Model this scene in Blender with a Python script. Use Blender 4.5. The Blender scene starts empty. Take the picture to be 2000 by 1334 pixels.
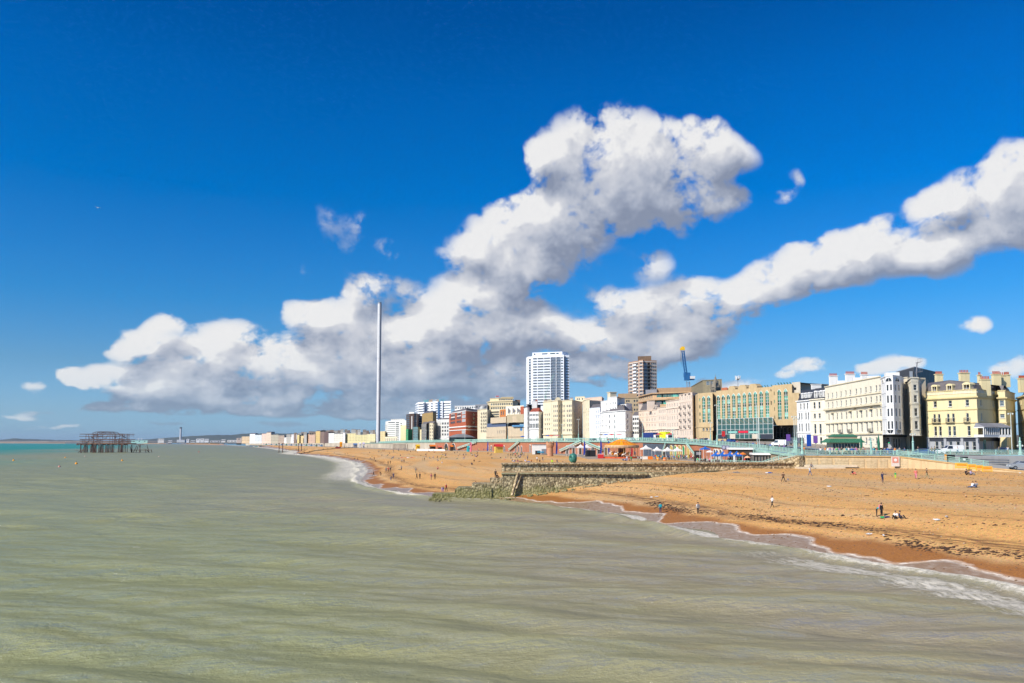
import bpy, bmesh, math, random
import numpy as np
from mathutils import Vector, Matrix
C = bpy.context.scene.collection
SC = bpy.context.scene
random.seed(7); np.random.seed(7)
R = math.radians
# ------------------------------------------------------------------ camera
CAMZ = 12.2
FPX = 1555.6                       # focal length in photo pixels (photo is 2000 wide)
TH = R(4.0)
SHIFT = 87.3
cd = bpy.data.cameras.new("camera"); cam = bpy.data.objects.new("camera", cd); C.objects.link(cam)
cd.lens = 36 * FPX / 2000; cd.sensor_width = 36
cd.shift_y = SHIFT / 2000
cd.clip_start = 0.5; cd.clip_end = 60000
cam.location = (0, 0, CAMZ); cam.rotation_euler = (R(90) + TH, 0, 0)
SC.camera = cam
cT, sT = math.cos(TH), math.sin(TH)
def ray(px, py):
    u = (px - 1000) / FPX; v = (667 + SHIFT - py) / FPX
    return Vector((u, cT - v * sT, v * cT + sT))
def P(px, py, Y):                  # world point seen at a photo pixel, at depth Y
    d = ray(px, py); return Vector((0, 0, CAMZ)) + d * (Y / d.y)
def G(px, py, z=0.0):              # world point on the level z
    d = ray(px, py); return Vector((0, 0, CAMZ)) + d * ((z - CAMZ) / d.z)
def XX(px, Y): return P(px, 863, Y).x
def ZZ(py, Y, px=1000): return P(px, py, Y).z
def PX(x, y): return 1000 + FPX * x / (y * (1 / cT)) if y > 1 else 0
# ------------------------------------------------------------------ light
SUN_EL = R(37); SUN_TO = Vector((-0.80, -0.60, 0)).normalized()
sund = Vector((SUN_TO.x * math.cos(SUN_EL), SUN_TO.y * math.cos(SUN_EL), math.sin(SUN_EL)))
sl = bpy.data.lights.new("sun", 'SUN'); sl.energy = 5.0; sl.angle = R(0.53); sl.color = (1.0, 0.93, 0.82)
so = bpy.data.objects.new("sun", sl); C.objects.link(so); so.rotation_euler = sund.to_track_quat('Z', 'Y').to_euler()
SC.view_settings.view_transform = 'Standard'; SC.view_settings.look = 'None'
SC.view_settings.exposure = 0.22; SC.view_settings.gamma = 1
SC.cycles.use_denoising = True; SC.cycles.denoising_prefilter = 'ACCURATE'; SC.cycles.denoising_input_passes = 'RGB_ALBEDO_NORMAL'
try: SC.cycles.denoiser = 'OPENIMAGEDENOISE'
except Exception: pass
SC.cycles.use_adaptive_sampling = True; SC.cycles.adaptive_threshold = 0.012; SC.cycles.adaptive_min_samples = 8
SC.cycles.max_bounces = 6; SC.cycles.diffuse_bounces = 2; SC.cycles.glossy_bounces = 3; SC.cycles.volume_bounces = 0
SC.cycles.transparent_max_bounces = 8

# ------------------------------------------------------------------ sky with cumulus
W = bpy.data.worlds.new("World"); SC.world = W; W.use_nodes = True
nt = W.node_tree; nt.nodes.clear()
def N(t, typ, **kw):
    n = t.nodes.new(typ)
    for k, v in kw.items():
        if k.startswith('i_'):
            key = k[2:]; n.inputs[int(key) if key.isdigit() else key].default_value = v
        else: setattr(n, k, v)
    return n
def mth(t, op, a, b=None, c=None, clamp=False):
    n = t.nodes.new('ShaderNodeMath'); n.operation = op; n.use_clamp = clamp
    for i, x in enumerate((a, b, c)):
        if x is None: continue
        if isinstance(x, (int, float)): n.inputs[i].default_value = x
        else: t.links.new(x, n.inputs[i])
    return n.outputs[0]
def mixc(t, f, a, b, mode='MIX'):
    n = t.nodes.new('ShaderNodeMix'); n.data_type = 'RGBA'; n.blend_type = mode
    for s, x in ((n.inputs[0], f), (n.inputs[6], a), (n.inputs[7], b)):
        if isinstance(x, (int, float)): s.default_value = x
        elif isinstance(x, (tuple, list)): s.default_value = (*x[:3], 1)
        else: t.links.new(x, s)
    return n.outputs[2]
def ramp(t, f, stops, interp='LINEAR'):
    n = t.nodes.new('ShaderNodeValToRGB'); n.color_ramp.interpolation = interp
    el = n.color_ramp.elements
    while len(el) < len(stops): el.new(0.5)
    for e, (p, c) in zip(el, stops):
        e.position = p; e.color = (c, c, c, 1) if isinstance(c, (int, float)) else (*c[:3], 1)
    if f is not None: t.links.new(f, n.inputs[0])
    return n.outputs[0]
def azel(px, py):
    d = ray(px, py).normalized(); return math.atan2(d.x, d.y), math.asin(d.z)
CLOUDS = [  # photo-pixel ellipses of the cumulus banks, turned into azimuth / elevation
 (1190,290,125,72,1),(1375,272,60,48,.9),(1432,305,60,44,.85),(1250,345,150,88,1),(1345,345,75,50,.8),(1130,385,115,95,1),(1330,405,115,52,.8),(1410,385,62,22,.55),
 (1060,300,30,30,.5),(975,450,85,62,.9),(905,492,60,38,.8),(1060,470,125,85,1),(1000,540,110,55,1),(900,600,120,66,1),(930,645,165,62,1.1),
 (1020,640,70,46,.9),(845,665,95,52,.9),(330,632,42,24,.75),(285,660,60,28,.85),(240,688,40,20,.7),(440,665,80,42,.95),(530,705,62,48,.9),(600,612,54,30,.8),
 (700,580,42,42,.7),(665,655,100,62,.9),(180,730,56,24,.75),(130,732,26,18,.7),(68,752,36,12,.65),(350,705,95,34,.9),(290,742,140,30,.9),(350,778,120,22,.7),
 (480,750,160,52,1),(300,765,120,30,.8),(620,742,150,58,1),(760,722,125,62,1),(880,732,140,46,1),(560,785,170,20,.7),(730,792,150,18,.6),(990,735,85,42,.9),
 (1110,660,60,32,.8),(1190,685,100,48,1),(1290,635,115,58,1),(1400,600,105,52,.95),(1480,562,62,42,.9),(1560,532,95,48,.95),(1640,505,95,55,.95),
 (1725,492,115,62,1),(1702,432,30,36,.75),(1835,500,90,55,.95),(1875,462,55,42,.8),(1310,685,105,32,.85),(1150,725,110,32,.9),
 (1800,388,66,30,.8),(1880,372,75,46,.95),(1972,340,64,58,1),(1985,435,75,60,1),(1925,420,66,42,.9),(2060,400,80,120,1),
 (1535,368,30,32,.34),(1508,390,36,16,.32),(1550,343,16,20,.3),(1893,640,34,20,.58),(1918,632,26,20,.5),(1570,722,52,18,.5),(1600,712,36,14,.5),(1540,728,30,9,.45),(1735,714,54,24,.66),(1700,722,40,14,.6),(1770,720,34,16,.6),(1985,718,48,26,.75),(1940,722,20,12,.5),
 (1265,515,58,48,.62),(1195,590,90,36,.62),(1350,560,60,24,.5),(1300,575,70,24,.45),
 (660,450,84,60,.22),(770,492,40,24,.5),(690,510,52,66,.22),(590,522,24,30,.28),(720,440,50,28,.22),(760,550,50,36,.55),(630,430,30,40,.2),
 (30,815,60,11,.55),(75,800,60,9,.45),(200,790,70,10,.5),(600,812,110,11,.62),(250,800,110,12,.62),(430,806,120,12,.6),(760,806,90,12,.6),(120,835,90,8,.5),(330,838,110,8,.45),(560,836,120,8,.45),(880,790,90,16,.6),(1010,775,70,18,.6),(160,820,50,8,.35),(1400,745,60,18,.62),(1470,745,50,16,.5),(1830,410,50,30,.7),(1160,755,36,10,.45),(700,815,60,10,.4),(500,820,80,8,.3),(380,812,60,8,.3)]
g = bpy.data.node_groups.new("cloud_density", 'ShaderNodeTree')
g.interface.new_socket("uv", in_out='INPUT', socket_type='NodeSocketVector')
g.interface.new_socket("d", in_out='OUTPUT', socket_type='NodeSocketFloat'); g.interface.new_socket("s", in_out='OUTPUT', socket_type='NodeSocketFloat'); g.interface.new_socket("m", in_out='OUTPUT', socket_type='NodeSocketFloat')
gi = g.nodes.new('NodeGroupInput'); go = g.nodes.new('NodeGroupOutput')
uv = gi.outputs[0]
sp = N(g, 'ShaderNodeSeparateXYZ'); g.links.new(uv, sp.inputs[0])
s_ = mth(g, 'ADD', mth(g, 'MAXIMUM', sp.outputs[1], -0.05), 0.13)
q = N(g, 'ShaderNodeCombineXYZ')
g.links.new(mth(g, 'MULTIPLY', sp.outputs[0], 4.2), q.inputs[0]); g.links.new(mth(g, 'MULTIPLY', mth(g, 'SQRT', s_), 6.0), q.inputs[1])
n1 = N(g, 'ShaderNodeTexNoise', i_Scale=3.6, i_Detail=11, i_Roughness=0.64, i_Distortion=0.2); n1.noise_dimensions = '3D'
g.links.new(q.outputs[0], n1.inputs['Vector'])
n2 = N(g, 'ShaderNodeTexNoise', i_Scale=2.2, i_Detail=3, i_Roughness=0.55)
g.links.new(q.outputs[0], n2.inputs['Vector'])
vo = N(g, 'ShaderNodeTexVoronoi', feature='SMOOTH_F1', i_Scale=9.0, i_Detail=2.0, i_Roughness=0.5, i_Smoothness=0.25)
g.links.new(q.outputs[0], vo.inputs['Vector'])
# gentle warp of the blob coordinates
wv = N(g, 'ShaderNodeVectorMath', operation='MULTIPLY_ADD'); g.links.new(n2.outputs['Color'], wv.inputs[0])
wv.inputs[1].default_value = (0.060, 0.045, 0)
wsub = N(g, 'ShaderNodeVectorMath', operation='SUBTRACT'); g.links.new(uv, wsub.inputs[0]); wsub.inputs[1].default_value = (0.030, 0.0225, 0)
g.links.new(wsub.outputs[0], wv.inputs[2])
acc = None
for (bx, by, rx, ry, wt) in CLOUDS:
    a, e = azel(bx, by); a2, e2 = azel(bx + rx, by); a3, e3 = azel(bx, by - ry)
    ra = (a2 - a) * 1.5; re = (e3 - e) * 1.5
    v = N(g, 'ShaderNodeVectorMath', operation='MULTIPLY_ADD'); g.links.new(wv.outputs[0], v.inputs[0])
    v.inputs[1].default_value = (1 / ra, 1 / re, 0); v.inputs[2].default_value = (-a / ra, -e / re, 0)
    dt = N(g, 'ShaderNodeVectorMath', operation='DOT_PRODUCT'); g.links.new(v.outputs[0], dt.inputs[0]); g.links.new(v.outputs[0], dt.inputs[1])
    k = mth(g, 'SUBTRACT', 1.0, dt.outputs['Value'], clamp=True)
    if acc is None: acc = mth(g, 'MULTIPLY', k, wt)
    else: acc = mth(g, 'MULTIPLY_ADD', mth(g, 'MULTIPLY', k, k), wt, acc)
M = mth(g, 'SUBTRACT', 1.0, mth(g, 'EXPONENT', mth(g, 'MULTIPLY', acc, -2.6)))
nn = mth(g, 'MULTIPLY', mth(g, 'SUBTRACT', n1.outputs[0], 0.5), 1.9)
vv = mth(g, 'MULTIPLY', mth(g, 'SUBTRACT', 0.40, vo.outputs['Distance']), 0.34)
d_ = mth(g, 'ADD', mth(g, 'SUBTRACT', M, 0.38), mth(g, 'ADD', nn, vv))
d_ = mth(g, 'MINIMUM', d_, mth(g, 'MULTIPLY', M, 3.0))          # nothing where there is no bank at all
g.links.new(d_, go.inputs[0])
S_ = mth(g, 'SUBTRACT', 1.0, mth(g, 'EXPONENT', mth(g, 'MULTIPLY', acc, -0.8)))
S_ = mth(g, 'ADD', S_, mth(g, 'ADD', mth(g, 'MULTIPLY', n2.outputs[0], 0.75), mth(g, 'MULTIPLY', n1.outputs[0], 0.55)))
g.links.new(S_, go.inputs[1]); g.links.new(M, go.inputs[2])

geo = N(nt, 'ShaderNodeTexCoord')
sx = N(nt, 'ShaderNodeSeparateXYZ'); nt.links.new(geo.outputs['Generated'], sx.inputs[0])
az = mth(nt, 'ARCTAN2', sx.outputs[0], sx.outputs[1]); elv = mth(nt, 'ARCSINE', sx.outputs[2])
cuv = N(nt, 'ShaderNodeCombineXYZ'); nt.links.new(az, cuv.inputs[0]); nt.links.new(elv, cuv.inputs[1])
def dens(off):
    gn = nt.nodes.new('ShaderNodeGroup'); gn.node_tree = g
    if off:
        a = N(nt, 'ShaderNodeVectorMath', operation='ADD'); nt.links.new(cuv.outputs[0], a.inputs[0]); a.inputs[1].default_value = (off[0], off[1], 0)
        nt.links.new(a.outputs[0], gn.inputs[0])
    else: nt.links.new(cuv.outputs[0], gn.inputs[0])
    return gn.outputs
G0 = dens(None); G2 = dens((-0.016, 0.030)); D0, D2 = G0[0], G2[0]
def sstep(t, x, a, b):
    n = N(t, 'ShaderNodeMapRange', interpolation_type='SMOOTHSTEP'); t.links.new(x, n.inputs[0])
    n.inputs[1].default_value = a; n.inputs[2].default_value = b; return n.outputs[0]
alpha = mth(nt, 'MULTIPLY', sstep(nt, D0, -0.05, 0.30), sstep(nt, G0[2], 0.40, 0.90))
lit = mth(nt, 'MULTIPLY_ADD', mth(nt, 'SUBTRACT', G0[1], G2[1]), 1.55, 0.37)
lit = mth(nt, 'MULTIPLY_ADD', mth(nt, 'SUBTRACT', D0, D2), 0.46, lit)
lit = mth(nt, 'SUBTRACT', lit, mth(nt, 'MULTIPLY', sstep(nt, D0, 0.35, 1.0), 0.10))
cloudc = ramp(nt, lit, [(0.0, (2.2, 2.55, 3.4)), (0.28, (3.25, 3.6, 4.45)), (0.52, (4.5, 4.75, 5.4)), (0.78, (5.7, 5.8, 6.2)), (1.0, (7.5, 7.45, 7.4))])
# the blue
sky = N(nt, 'ShaderNodeTexSky', sky_type='NISHITA'); sky.sun_disc = False; sky.sun_elevation = SUN_EL
sky.sun_rotation = math.atan2(SUN_TO.x, SUN_TO.y) ; sky.air_density = 1.0; sky.dust_density = 0.6; sky.ozone_density = 2.0; sky.altitude = 10
TINT = [(0.0, (1, 1, 1)), (1.0, (1, 1, 1))]
TINT = [(0.0, (.52, .90, 1.66)), (0.05, (.47, .77, 1.28)), (0.13, (.34, .65, 1.0)), (0.24, (.13, .62, 1.08)), (0.42, (0.0, .55, 1.16)), (0.6, (0.0, .50, 1.15)), (0.72, (0.0, .41, 1.0))]
tint = ramp(nt, mth(nt, 'MULTIPLY', elv, 1 / 0.7), TINT)
blue = mixc(nt, 1.0, sky.outputs[0], tint, 'MULTIPLY')
# the far clouds pale into the horizon air
fade = sstep(nt, elv, 0.0, 0.13)
cloudc = mixc(nt, mth(nt, 'MULTIPLY_ADD', fade, 0.42, 0.58), mixc(nt, 0.25, blue, cloudc), cloudc)
skyc = mixc(nt, mth(nt, 'MULTIPLY', alpha, 0.97), blue, cloudc)
bg = N(nt, 'ShaderNodeBackground', i_Strength=0.1); nt.links.new(skyc, bg.inputs[0])
wo = N(nt, 'ShaderNodeOutputWorld'); nt.links.new(bg.outputs[0], wo.inputs[0])
W.cycles.sampling_method = 'MANUAL'; W.cycles.sample_map_resolution = 512
# ------------------------------------------------------------------ materials
MATS = {}
def newmat(name):
    m = bpy.data.materials.new(name); m.use_nodes = True
    t = m.node_tree; b = t.nodes.get('Principled BSDF'); return m, t, b
def mat(name, col, rough=0.7, metal=0.0, var=0.12, scale=0.6, spec=0.4, bump=0.0, bscale=8.0, grime=0.0):
    """plain paint / stone / cloth with a cloudy variation of tone"""
    if name in MATS: return MATS[name]
    m, t, b = newmat(name)
    b.inputs['Roughness'].default_value = rough; b.inputs['Metallic'].default_value = metal
    b.inputs['Specular IOR Level'].default_value = spec
    if var > 0:
        tc = N(t, 'ShaderNodeNewGeometry')
        no = N(t, 'ShaderNodeTexNoise', i_Scale=scale, i_Detail=5, i_Roughness=0.6); t.links.new(tc.outputs['Position'], no.inputs['Vector'])
        f = ramp(t, no.outputs[0], [(0.3, 1 - var), (0.7, 1 + var * 0.6)])
        c = mixc(t, 1.0, col, f, 'MULTIPLY')
        if grime > 0:   # rain streaks: noise stretched downwards
            mp = N(t, 'ShaderNodeMapping'); mp.inputs['Scale'].default_value = (1.3, 1.3, 0.12); t.links.new(tc.outputs['Position'], mp.inputs[0])
            n2 = N(t, 'ShaderNodeTexNoise', i_Scale=1.1, i_Detail=4, i_Roughness=0.65); t.links.new(mp.outputs[0], n2.inputs['Vector'])
            f2 = ramp(t, n2.outputs[0], [(0.48, 0.0), (0.72, grime)])
            c = mixc(t, f2, c, (col[0] * .55, col[1] * .5, col[2] * .42))
        t.links.new(c, b.inputs['Base Color'])
        if bump > 0:
            bp = N(t, 'ShaderNodeBump', i_Strength=bump, i_Distance=0.05)
            n3 = N(t, 'ShaderNodeTexNoise', i_Scale=bscale, i_Detail=3); t.links.new(tc.outputs['Position'], n3.inputs['Vector'])
            t.links.new(n3.outputs[0], bp.inputs['Height']); t.links.new(bp.outputs[0], b.inputs['Normal'])
    else:
        b.inputs['Base Color'].default_value = (*col, 1)
    MATS[name] = m; return m
def glass(name, col=(0.03, 0.04, 0.05), rough=0.08, var=0.6, scale=0.35):
    if name in MATS: return MATS[name]
    m, t, b = newmat(name); b.inputs['Roughness'].default_value = rough; b.inputs['Specular IOR Level'].default_value = 0.7
    oi = N(t, 'ShaderNodeObjectInfo')
    f = ramp(t, oi.outputs['Random'], [(0.0, 1 - var), (0.75, 1.0), (1.0, 3.0)])
    t.links.new(mixc(t, 1.0, col, f, 'MULTIPLY'), b.inputs['Base Color'])
    MATS[name] = m; return m
# ------------------------------------------------------------------ mesh building
class MB:
    def __init__(s): s.v = []; s.f = []; s.mi = []
    def poly(s, pts, mi=0):
        n = len(s.v); s.v.extend([tuple(p) for p in pts]); s.f.append(tuple(range(n, n + len(pts)))); s.mi.append(mi); return s
    def prism(s, foot, z0, z1, mi=0, bottom=True):     # vertical prism over a plan polygon; z may be lists
        n = len(s.v); k = len(foot)
        a = z0 if isinstance(z0, (list, tuple)) else [z0] * k; b = z1 if isinstance(z1, (list, tuple)) else [z1] * k
        s.v += [(p[0], p[1], z) for p, z in zip(foot, a)] + [(p[0], p[1], z) for p, z in zip(foot, b)]
        for i in range(k):
            j = (i + 1) % k; s.f.append((n + i, n + j, n + k + j, n + k + i)); s.mi.append(mi)
        s.f.append(tuple(n + k + i for i in range(k))); s.mi.append(mi)
        if bottom: s.f.append(tuple(n + k - 1 - i for i in range(k))); s.mi.append(mi)
        return s
    def box(s, c, d, rz=0.0, mi=0):                     # centre of the base, size, turn about z
        ca, sa = math.cos(rz), math.sin(rz); hx, hy = d[0] / 2, d[1] / 2
        ft = [(c[0] + x * ca - y * sa, c[1] + x * sa + y * ca) for x, y in ((-hx, -hy), (hx, -hy), (hx, hy), (-hx, hy))]
        return s.prism(ft, c[2], c[2] + d[2], mi)
    def bar(s, a, b, w, h=None, mi=0):                  # rectangular bar between two points
        a = Vector(a); b = Vector(b); h = h or w; d = (b - a)
        if d.length < 1e-6: return s
        d.normalize(); up = Vector((0, 0, 1)) if abs(d.z) < 0.95 else Vector((1, 0, 0))
        x = d.cross(up).normalized() * w / 2; y = x.cross(d).normalized() * h / 2
        n = len(s.v)
        for p in (a, b): s.v += [tuple(p - x - y), tuple(p + x - y), tuple(p + x + y), tuple(p - x + y)]
        for q in ((0, 1, 5, 4), (1, 2, 6, 5), (2, 3, 7, 6), (3, 0, 4, 7), (3, 2, 1, 0), (4, 5, 6, 7)):
            s.f.append(tuple(n + i for i in q)); s.mi.append(mi)
        return s
    def tube(s, a, b, r0, r1=None, n=8, mi=0):
        a = Vector(a); b = Vector(b); r1 = r0 if r1 is None else r1; d = (b - a).normalized()
        up = Vector((0, 0, 1)) if abs(d.z) < 0.95 else Vector((1, 0, 0))
        x = d.cross(up).normalized(); y = x.cross(d).normalized(); k = len(s.v)
        for p, r in ((a, r0), (b, r1)):
            for i in range(n):
                t = 2 * math.pi * i / n; s.v.append(tuple(p + x * math.cos(t) * r + y * math.sin(t) * r))
        for i in range(n):
            j = (i + 1) % n; s.f.append((k + i, k + j, k + n + j, k + n + i)); s.mi.append(mi)
        s.f.append(tuple(k + n - 1 - i for i in range(n))); s.mi.append(mi)
        s.f.append(tuple(k + n + i for i in range(n))); s.mi.append(mi)
        return s
    def lathe(s, prof, n=16, c=(0, 0, 0), mi=0):        # profile of (r, z)
        k = len(s.v)
        for r, z in prof:
            for i in range(n):
                t = 2 * math.pi * i / n; s.v.append((c[0] + r * math.cos(t), c[1] + r * math.sin(t), c[2] + z))
        for q in range(len(prof) - 1):
            for i in range(n):
                j = (i + 1) % n; a = k + q * n
                s.f.append((a + i, a + j, a + n + j, a + n + i)); s.mi.append(mi)
        return s
    def mesh(s, name, mats):
        me = bpy.data.meshes.new(name); me.from_pydata(s.v, [], s.f)
        for m in (mats if isinstance(mats, (list, tuple)) else [mats]): me.materials.append(m)
        me.polygons.foreach_set('material_index', s.mi); me.update(); return me
    def build(s, name, mats, parent=None, loc=None, rz=0.0, smooth=False):
        me = s.mesh(name, mats)
        if smooth: me.polygons.foreach_set('use_smooth', [True] * len(me.polygons))
        return link(name, me, parent, loc, rz)
def link(name, me, parent=None, loc=None, rz=0.0):
    o = bpy.data.objects.new(name, me); C.objects.link(o)
    if loc is not None: o.location = loc
    if rz: o.rotation_euler = (0, 0, rz)
    if parent is not None: o.parent = parent
    return o
def tag(o, label=None, cat=None, group=None, kind=None):
    if label: o['label'] = label
    if cat: o['category'] = cat
    if group: o['group'] = group
    if kind: o['kind'] = kind
    return o
def thing(name, label, cat, loc=(0, 0, 0), rz=0.0, group=None):
    o = bpy.data.objects.new(name, None); C.objects.link(o); o.location = loc; o.rotation_euler = (0, 0, rz)
    o.empty_display_size = 0.2
    return tag(o, label, cat, group)
KIDS = {}
def copy_tree(o, loc=None, rz=None, label=None, group=None):
    c = o.copy(); C.objects.link(c)
    if loc is not None: c.location = loc
    if rz is not None: c.rotation_euler = (0, 0, rz)
    if label: c['label'] = label
    if group: c['group'] = group
    if o not in KIDS: KIDS[o] = [(ch, list(ch.children)) for ch in o.children]
    for ch, gs in KIDS[o]:
        k = ch.copy(); C.objects.link(k); k.parent = c
        for g_ in gs:
            h = g_.copy(); C.objects.link(h); h.parent = k
    return c
def lerp(a, b, t): return a + (b - a) * t
def interp(x, xs, ys): return float(np.interp(x, xs, ys))
# ------------------------------------------------------------------ plan of the coast
def GP(px, py, z): v = G(px, py, z); return (v.x, v.y)
def DP(px, d): return (XX(px, d), d)
SHORE = [(60, -120), (52, -30), (48, 20), (45, 50)] + [GP(x, y, 0) for x, y in (
    (2000, 1150), (1850, 1122), (1700, 1100), (1600, 1083), (1500, 1064), (1400, 1048), (1340, 1038), (1250, 1012), (1180, 1002), (1100, 990),
    (1000, 982), (930, 979), (860, 975), (800, 967), (740, 957), (700, 940), (716, 920), (704, 905), (665, 896), (620, 890), (585, 887.5), (572, 886),
    (582, 882), (556, 879), (545, 877), (500, 872.5), (450, 870), (400, 868.6), (345, 867.2))] + [(-3600, 6600), (-6000, 8500), (-12000, 10500), (-20000, 12000)]
TOPL = [((100, -120), 6.5), ((100, 60), 6.5), ((98, 110), 6.5), (DP(2000, 146), 6.45), (DP(1900, 159), 6.5), (DP(1750, 170), 6.6), (DP(1570, 175), 6.4), (DP(1500, 190), 6.3),
        (DP(1400, 222), 6.2), (GP(1300, 897.5, 6.1), 6.1), (GP(1150, 897.5, 6.0), 6.0), (GP(1130, 892.5, 6), 6.0), (GP(1040, 885.5, 6), 6.0), (GP(960, 882.5, 6), 6), (GP(880, 881, 5.8), 5.8),
        (GP(800, 880, 5.5), 5.5), (GP(740, 877.5, 5.4), 5.4), (GP(650, 873.2, 5.4), 5.4), (GP(600, 871.6, 5.4), 5.4), (GP(540, 870, 5.2), 5.2), (GP(480, 868.4, 5), 5.0),
        ((-1350, 3600), 4.5), ((-2000, 4700), 4), ((-3500, 6900), 3.5), ((-6000, 8900), 3), ((-20000, 13000), 3)]
def polydist(X, Y, pts, vals=None):
    """distance to a polyline, sign (+ on its inland side), value along it, length along it"""
    best = np.full(X.shape, 1e12); sg = np.zeros(X.shape); va = np.zeros(X.shape); ln = np.zeros(X.shape); L = 0.0
    for i in range(len(pts) - 1):
        ax, ay = pts[i]; bx, by = pts[i + 1]; dx, dy = bx - ax, by - ay; l2 = dx * dx + dy * dy
        t = np.clip(((X - ax) * dx + (Y - ay) * dy) / l2, 0, 1)
        ex = X - (ax + t * dx); ey = Y - (ay + t * dy); d = ex * ex + ey * ey
        m = d < best - 1e-9
        cr = dx * (Y - ay) - dy * (X - ax)
        best = np.where(m, d, best); sg = np.where(m, np.where(cr < 0, 1.0, -1.0), sg)
        if vals is not None: va = np.where(m, vals[i] + (vals[i + 1] - vals[i]) * t, va)
        ln = np.where(m, L + t * math.sqrt(l2), ln); L += math.sqrt(l2)
    return np.sqrt(best), sg, va, ln
def beach_z(X, Y):
    dA, sA, _, l = polydist(X, Y, SHORE); dB, sB, zB, _ = polydist(X, Y, [p for p, z in TOPL], [z for p, z in TOPL])
    t = dA / (dA + dB + 1e-6); z = zB * (1 - (1 - t) ** 2.2)
    z = np.where(sB > 0, zB, z)
    z = np.where(sA < 0, -np.minimum(dA * 0.13, 8.0), z)
    # storm berm and small undulations
    z = z + np.where(sA > 0, np.clip(t * 6, 0, 1) * np.clip((1 - t) * 6, 0, 1), 0) * (0.12 * np.sin(dA * 0.42 + 1.2 * np.sin(l * 0.045)) + 0.06 * np.sin(l * 0.31) * np.sin(dA * 0.23))
    # beach cusps: the swash line waves in and out
    return z, dA * sA, l, sB * dB
def bz(x, y): return float(beach_z(np.array([x * 1.0]), np.array([y * 1.0]))[0][0])
def grid_mesh(name, X, Y, Z, keep, attrs):
    """sheet over an (n, m) grid of points; keep = mask over vertices"""
    n, m = X.shape; idx = -np.ones(n * m, int); k = keep.ravel()
    q = np.arange(n * m).reshape(n, m)
    a, b, c, d = q[:-1, :-1].ravel(), q[:-1, 1:].ravel(), q[1:, 1:].ravel(), q[1:, :-1].ravel()
    ok = k[a] & k[b] & k[c] & k[d]; F = np.stack([a[ok], b[ok], c[ok], d[ok]], 1)
    used = np.unique(F); idx[used] = np.arange(len(used)); F = idx[F]
    me = bpy.data.meshes.new(name); me.vertices.add(len(used)); co = np.stack([X.ravel()[used], Y.ravel()[used], Z.ravel()[used]], 1)
    me.vertices.foreach_set('co', co.astype(np.float32).ravel()); me.loops.add(F.size); me.loops.foreach_set('vertex_index', F.ravel().astype(np.int32))
    me.polygons.add(len(F)); me.polygons.foreach_set('loop_start', (np.arange(len(F)) * 4).astype(np.int32))
    me.polygons.foreach_set('use_smooth', np.ones(len(F), bool))
    for nm, arr in attrs.items():
        at = me.attributes.new(nm, 'FLOAT', 'POINT'); at.data.foreach_set('value', arr.ravel()[used].astype(np.float32))
    me.update(calc_edges=True); me.validate(); return me
def smooth_noise(X, Y, s, seed, octs=3):
    """value noise on the plan"""
    rs = np.random.RandomState(seed); T = rs.rand(256, 256); out = np.zeros(X.shape); amp = 1.0; tot = 0
    for o in range(octs):
        x = X / s + 37.1 * o; y = Y / s + 11.7 * o; xi = np.floor(x).astype(int); yi = np.floor(y).astype(int); fx = x - xi; fy = y - yi
        fx = fx * fx * (3 - 2 * fx); fy = fy * fy * (3 - 2 * fy); g_ = lambda i, j: T[(xi + i) % 256, (yi + j) % 256]
        out += amp * ((g_(0, 0) * (1 - fx) + g_(1, 0) * fx) * (1 - fy) + (g_(0, 1) * (1 - fx) + g_(1, 1) * fx) * fy); tot += amp; amp *= 0.5; s /= 2.03
    return out / tot
# ------------------------------------------------------------------ beach
azs = np.radians(np.linspace(-45, 60, 760)); ds = np.concatenate([np.linspace(2, 44, 16, endpoint=False), 44 * (16000 / 44) ** (np.linspace(0, 1, 560) ** 1.15)])
A_, D_ = np.meshgrid(azs, ds); bX = D_ * np.tan(np.clip(A_, -1.05, 1.05)) ; bY = D_ - 0.0 * A_
bZ, bS, bL, bT = beach_z(bX, bY)
beach_me = grid_mesh('beach', bX, bY, bZ, (bS > -45) & (bT < 9), {'shore': bS, 'along': bL, 'top': bT})
m, t, b = newmat('shingle')
A1 = N(t, 'ShaderNodeAttribute', attribute_name='shore'); A2 = N(t, 'ShaderNodeAttribute', attribute_name='along'); pos = N(t, 'ShaderNodeNewGeometry')
cs = N(t, 'ShaderNodeCombineXYZ'); t.links.new(A2.outputs['Fac'], cs.inputs[0]); t.links.new(A1.outputs['Fac'], cs.inputs[1])
def shn(scale_l, scale_s, detail=4, rough=0.6, seed=0.0):
    mp = N(t, 'ShaderNodeMapping'); mp.inputs['Scale'].default_value = (scale_l, scale_s, 1); mp.inputs['Location'].default_value = (seed, seed * 1.7, seed)
    t.links.new(cs.outputs[0], mp.inputs[0]); n = N(t, 'ShaderNodeTexNoise', i_Scale=1.0, i_Detail=detail, i_Roughness=rough); t.links.new(mp.outputs[0], n.inputs['Vector']); return n.outputs[0]
band = shn(0.012, 0.10, 5, 0.62, 3.1); fine = N(t, 'ShaderNodeTexNoise', i_Scale=5.0, i_Detail=4, i_Roughness=0.75); t.links.new(pos.outputs['Position'], fine.inputs['Vector'])
peb = N(t, 'ShaderNodeTexVoronoi', i_Scale=11.0); t.links.new(pos.outputs['Position'], peb.inputs['Vector'])
dry = mixc(t, ramp(t, band, [(0.46, 0.0), (0.60, 1.0)]), (0.75, 0.40, 0.130), (0.68, 0.43, 0.20))
dry = mixc(t, 1.0, dry, ramp(t, fine.outputs[0], [(0.25, 0.55), (0.5, 1.0), (0.75, 1.25)]), 'MULTIPLY')
mid_ = N(t, 'ShaderNodeTexNoise', i_Scale=1.1, i_Detail=6, i_Roughness=0.8); t.links.new(pos.outputs['Position'], mid_.inputs['Vector'])
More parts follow.
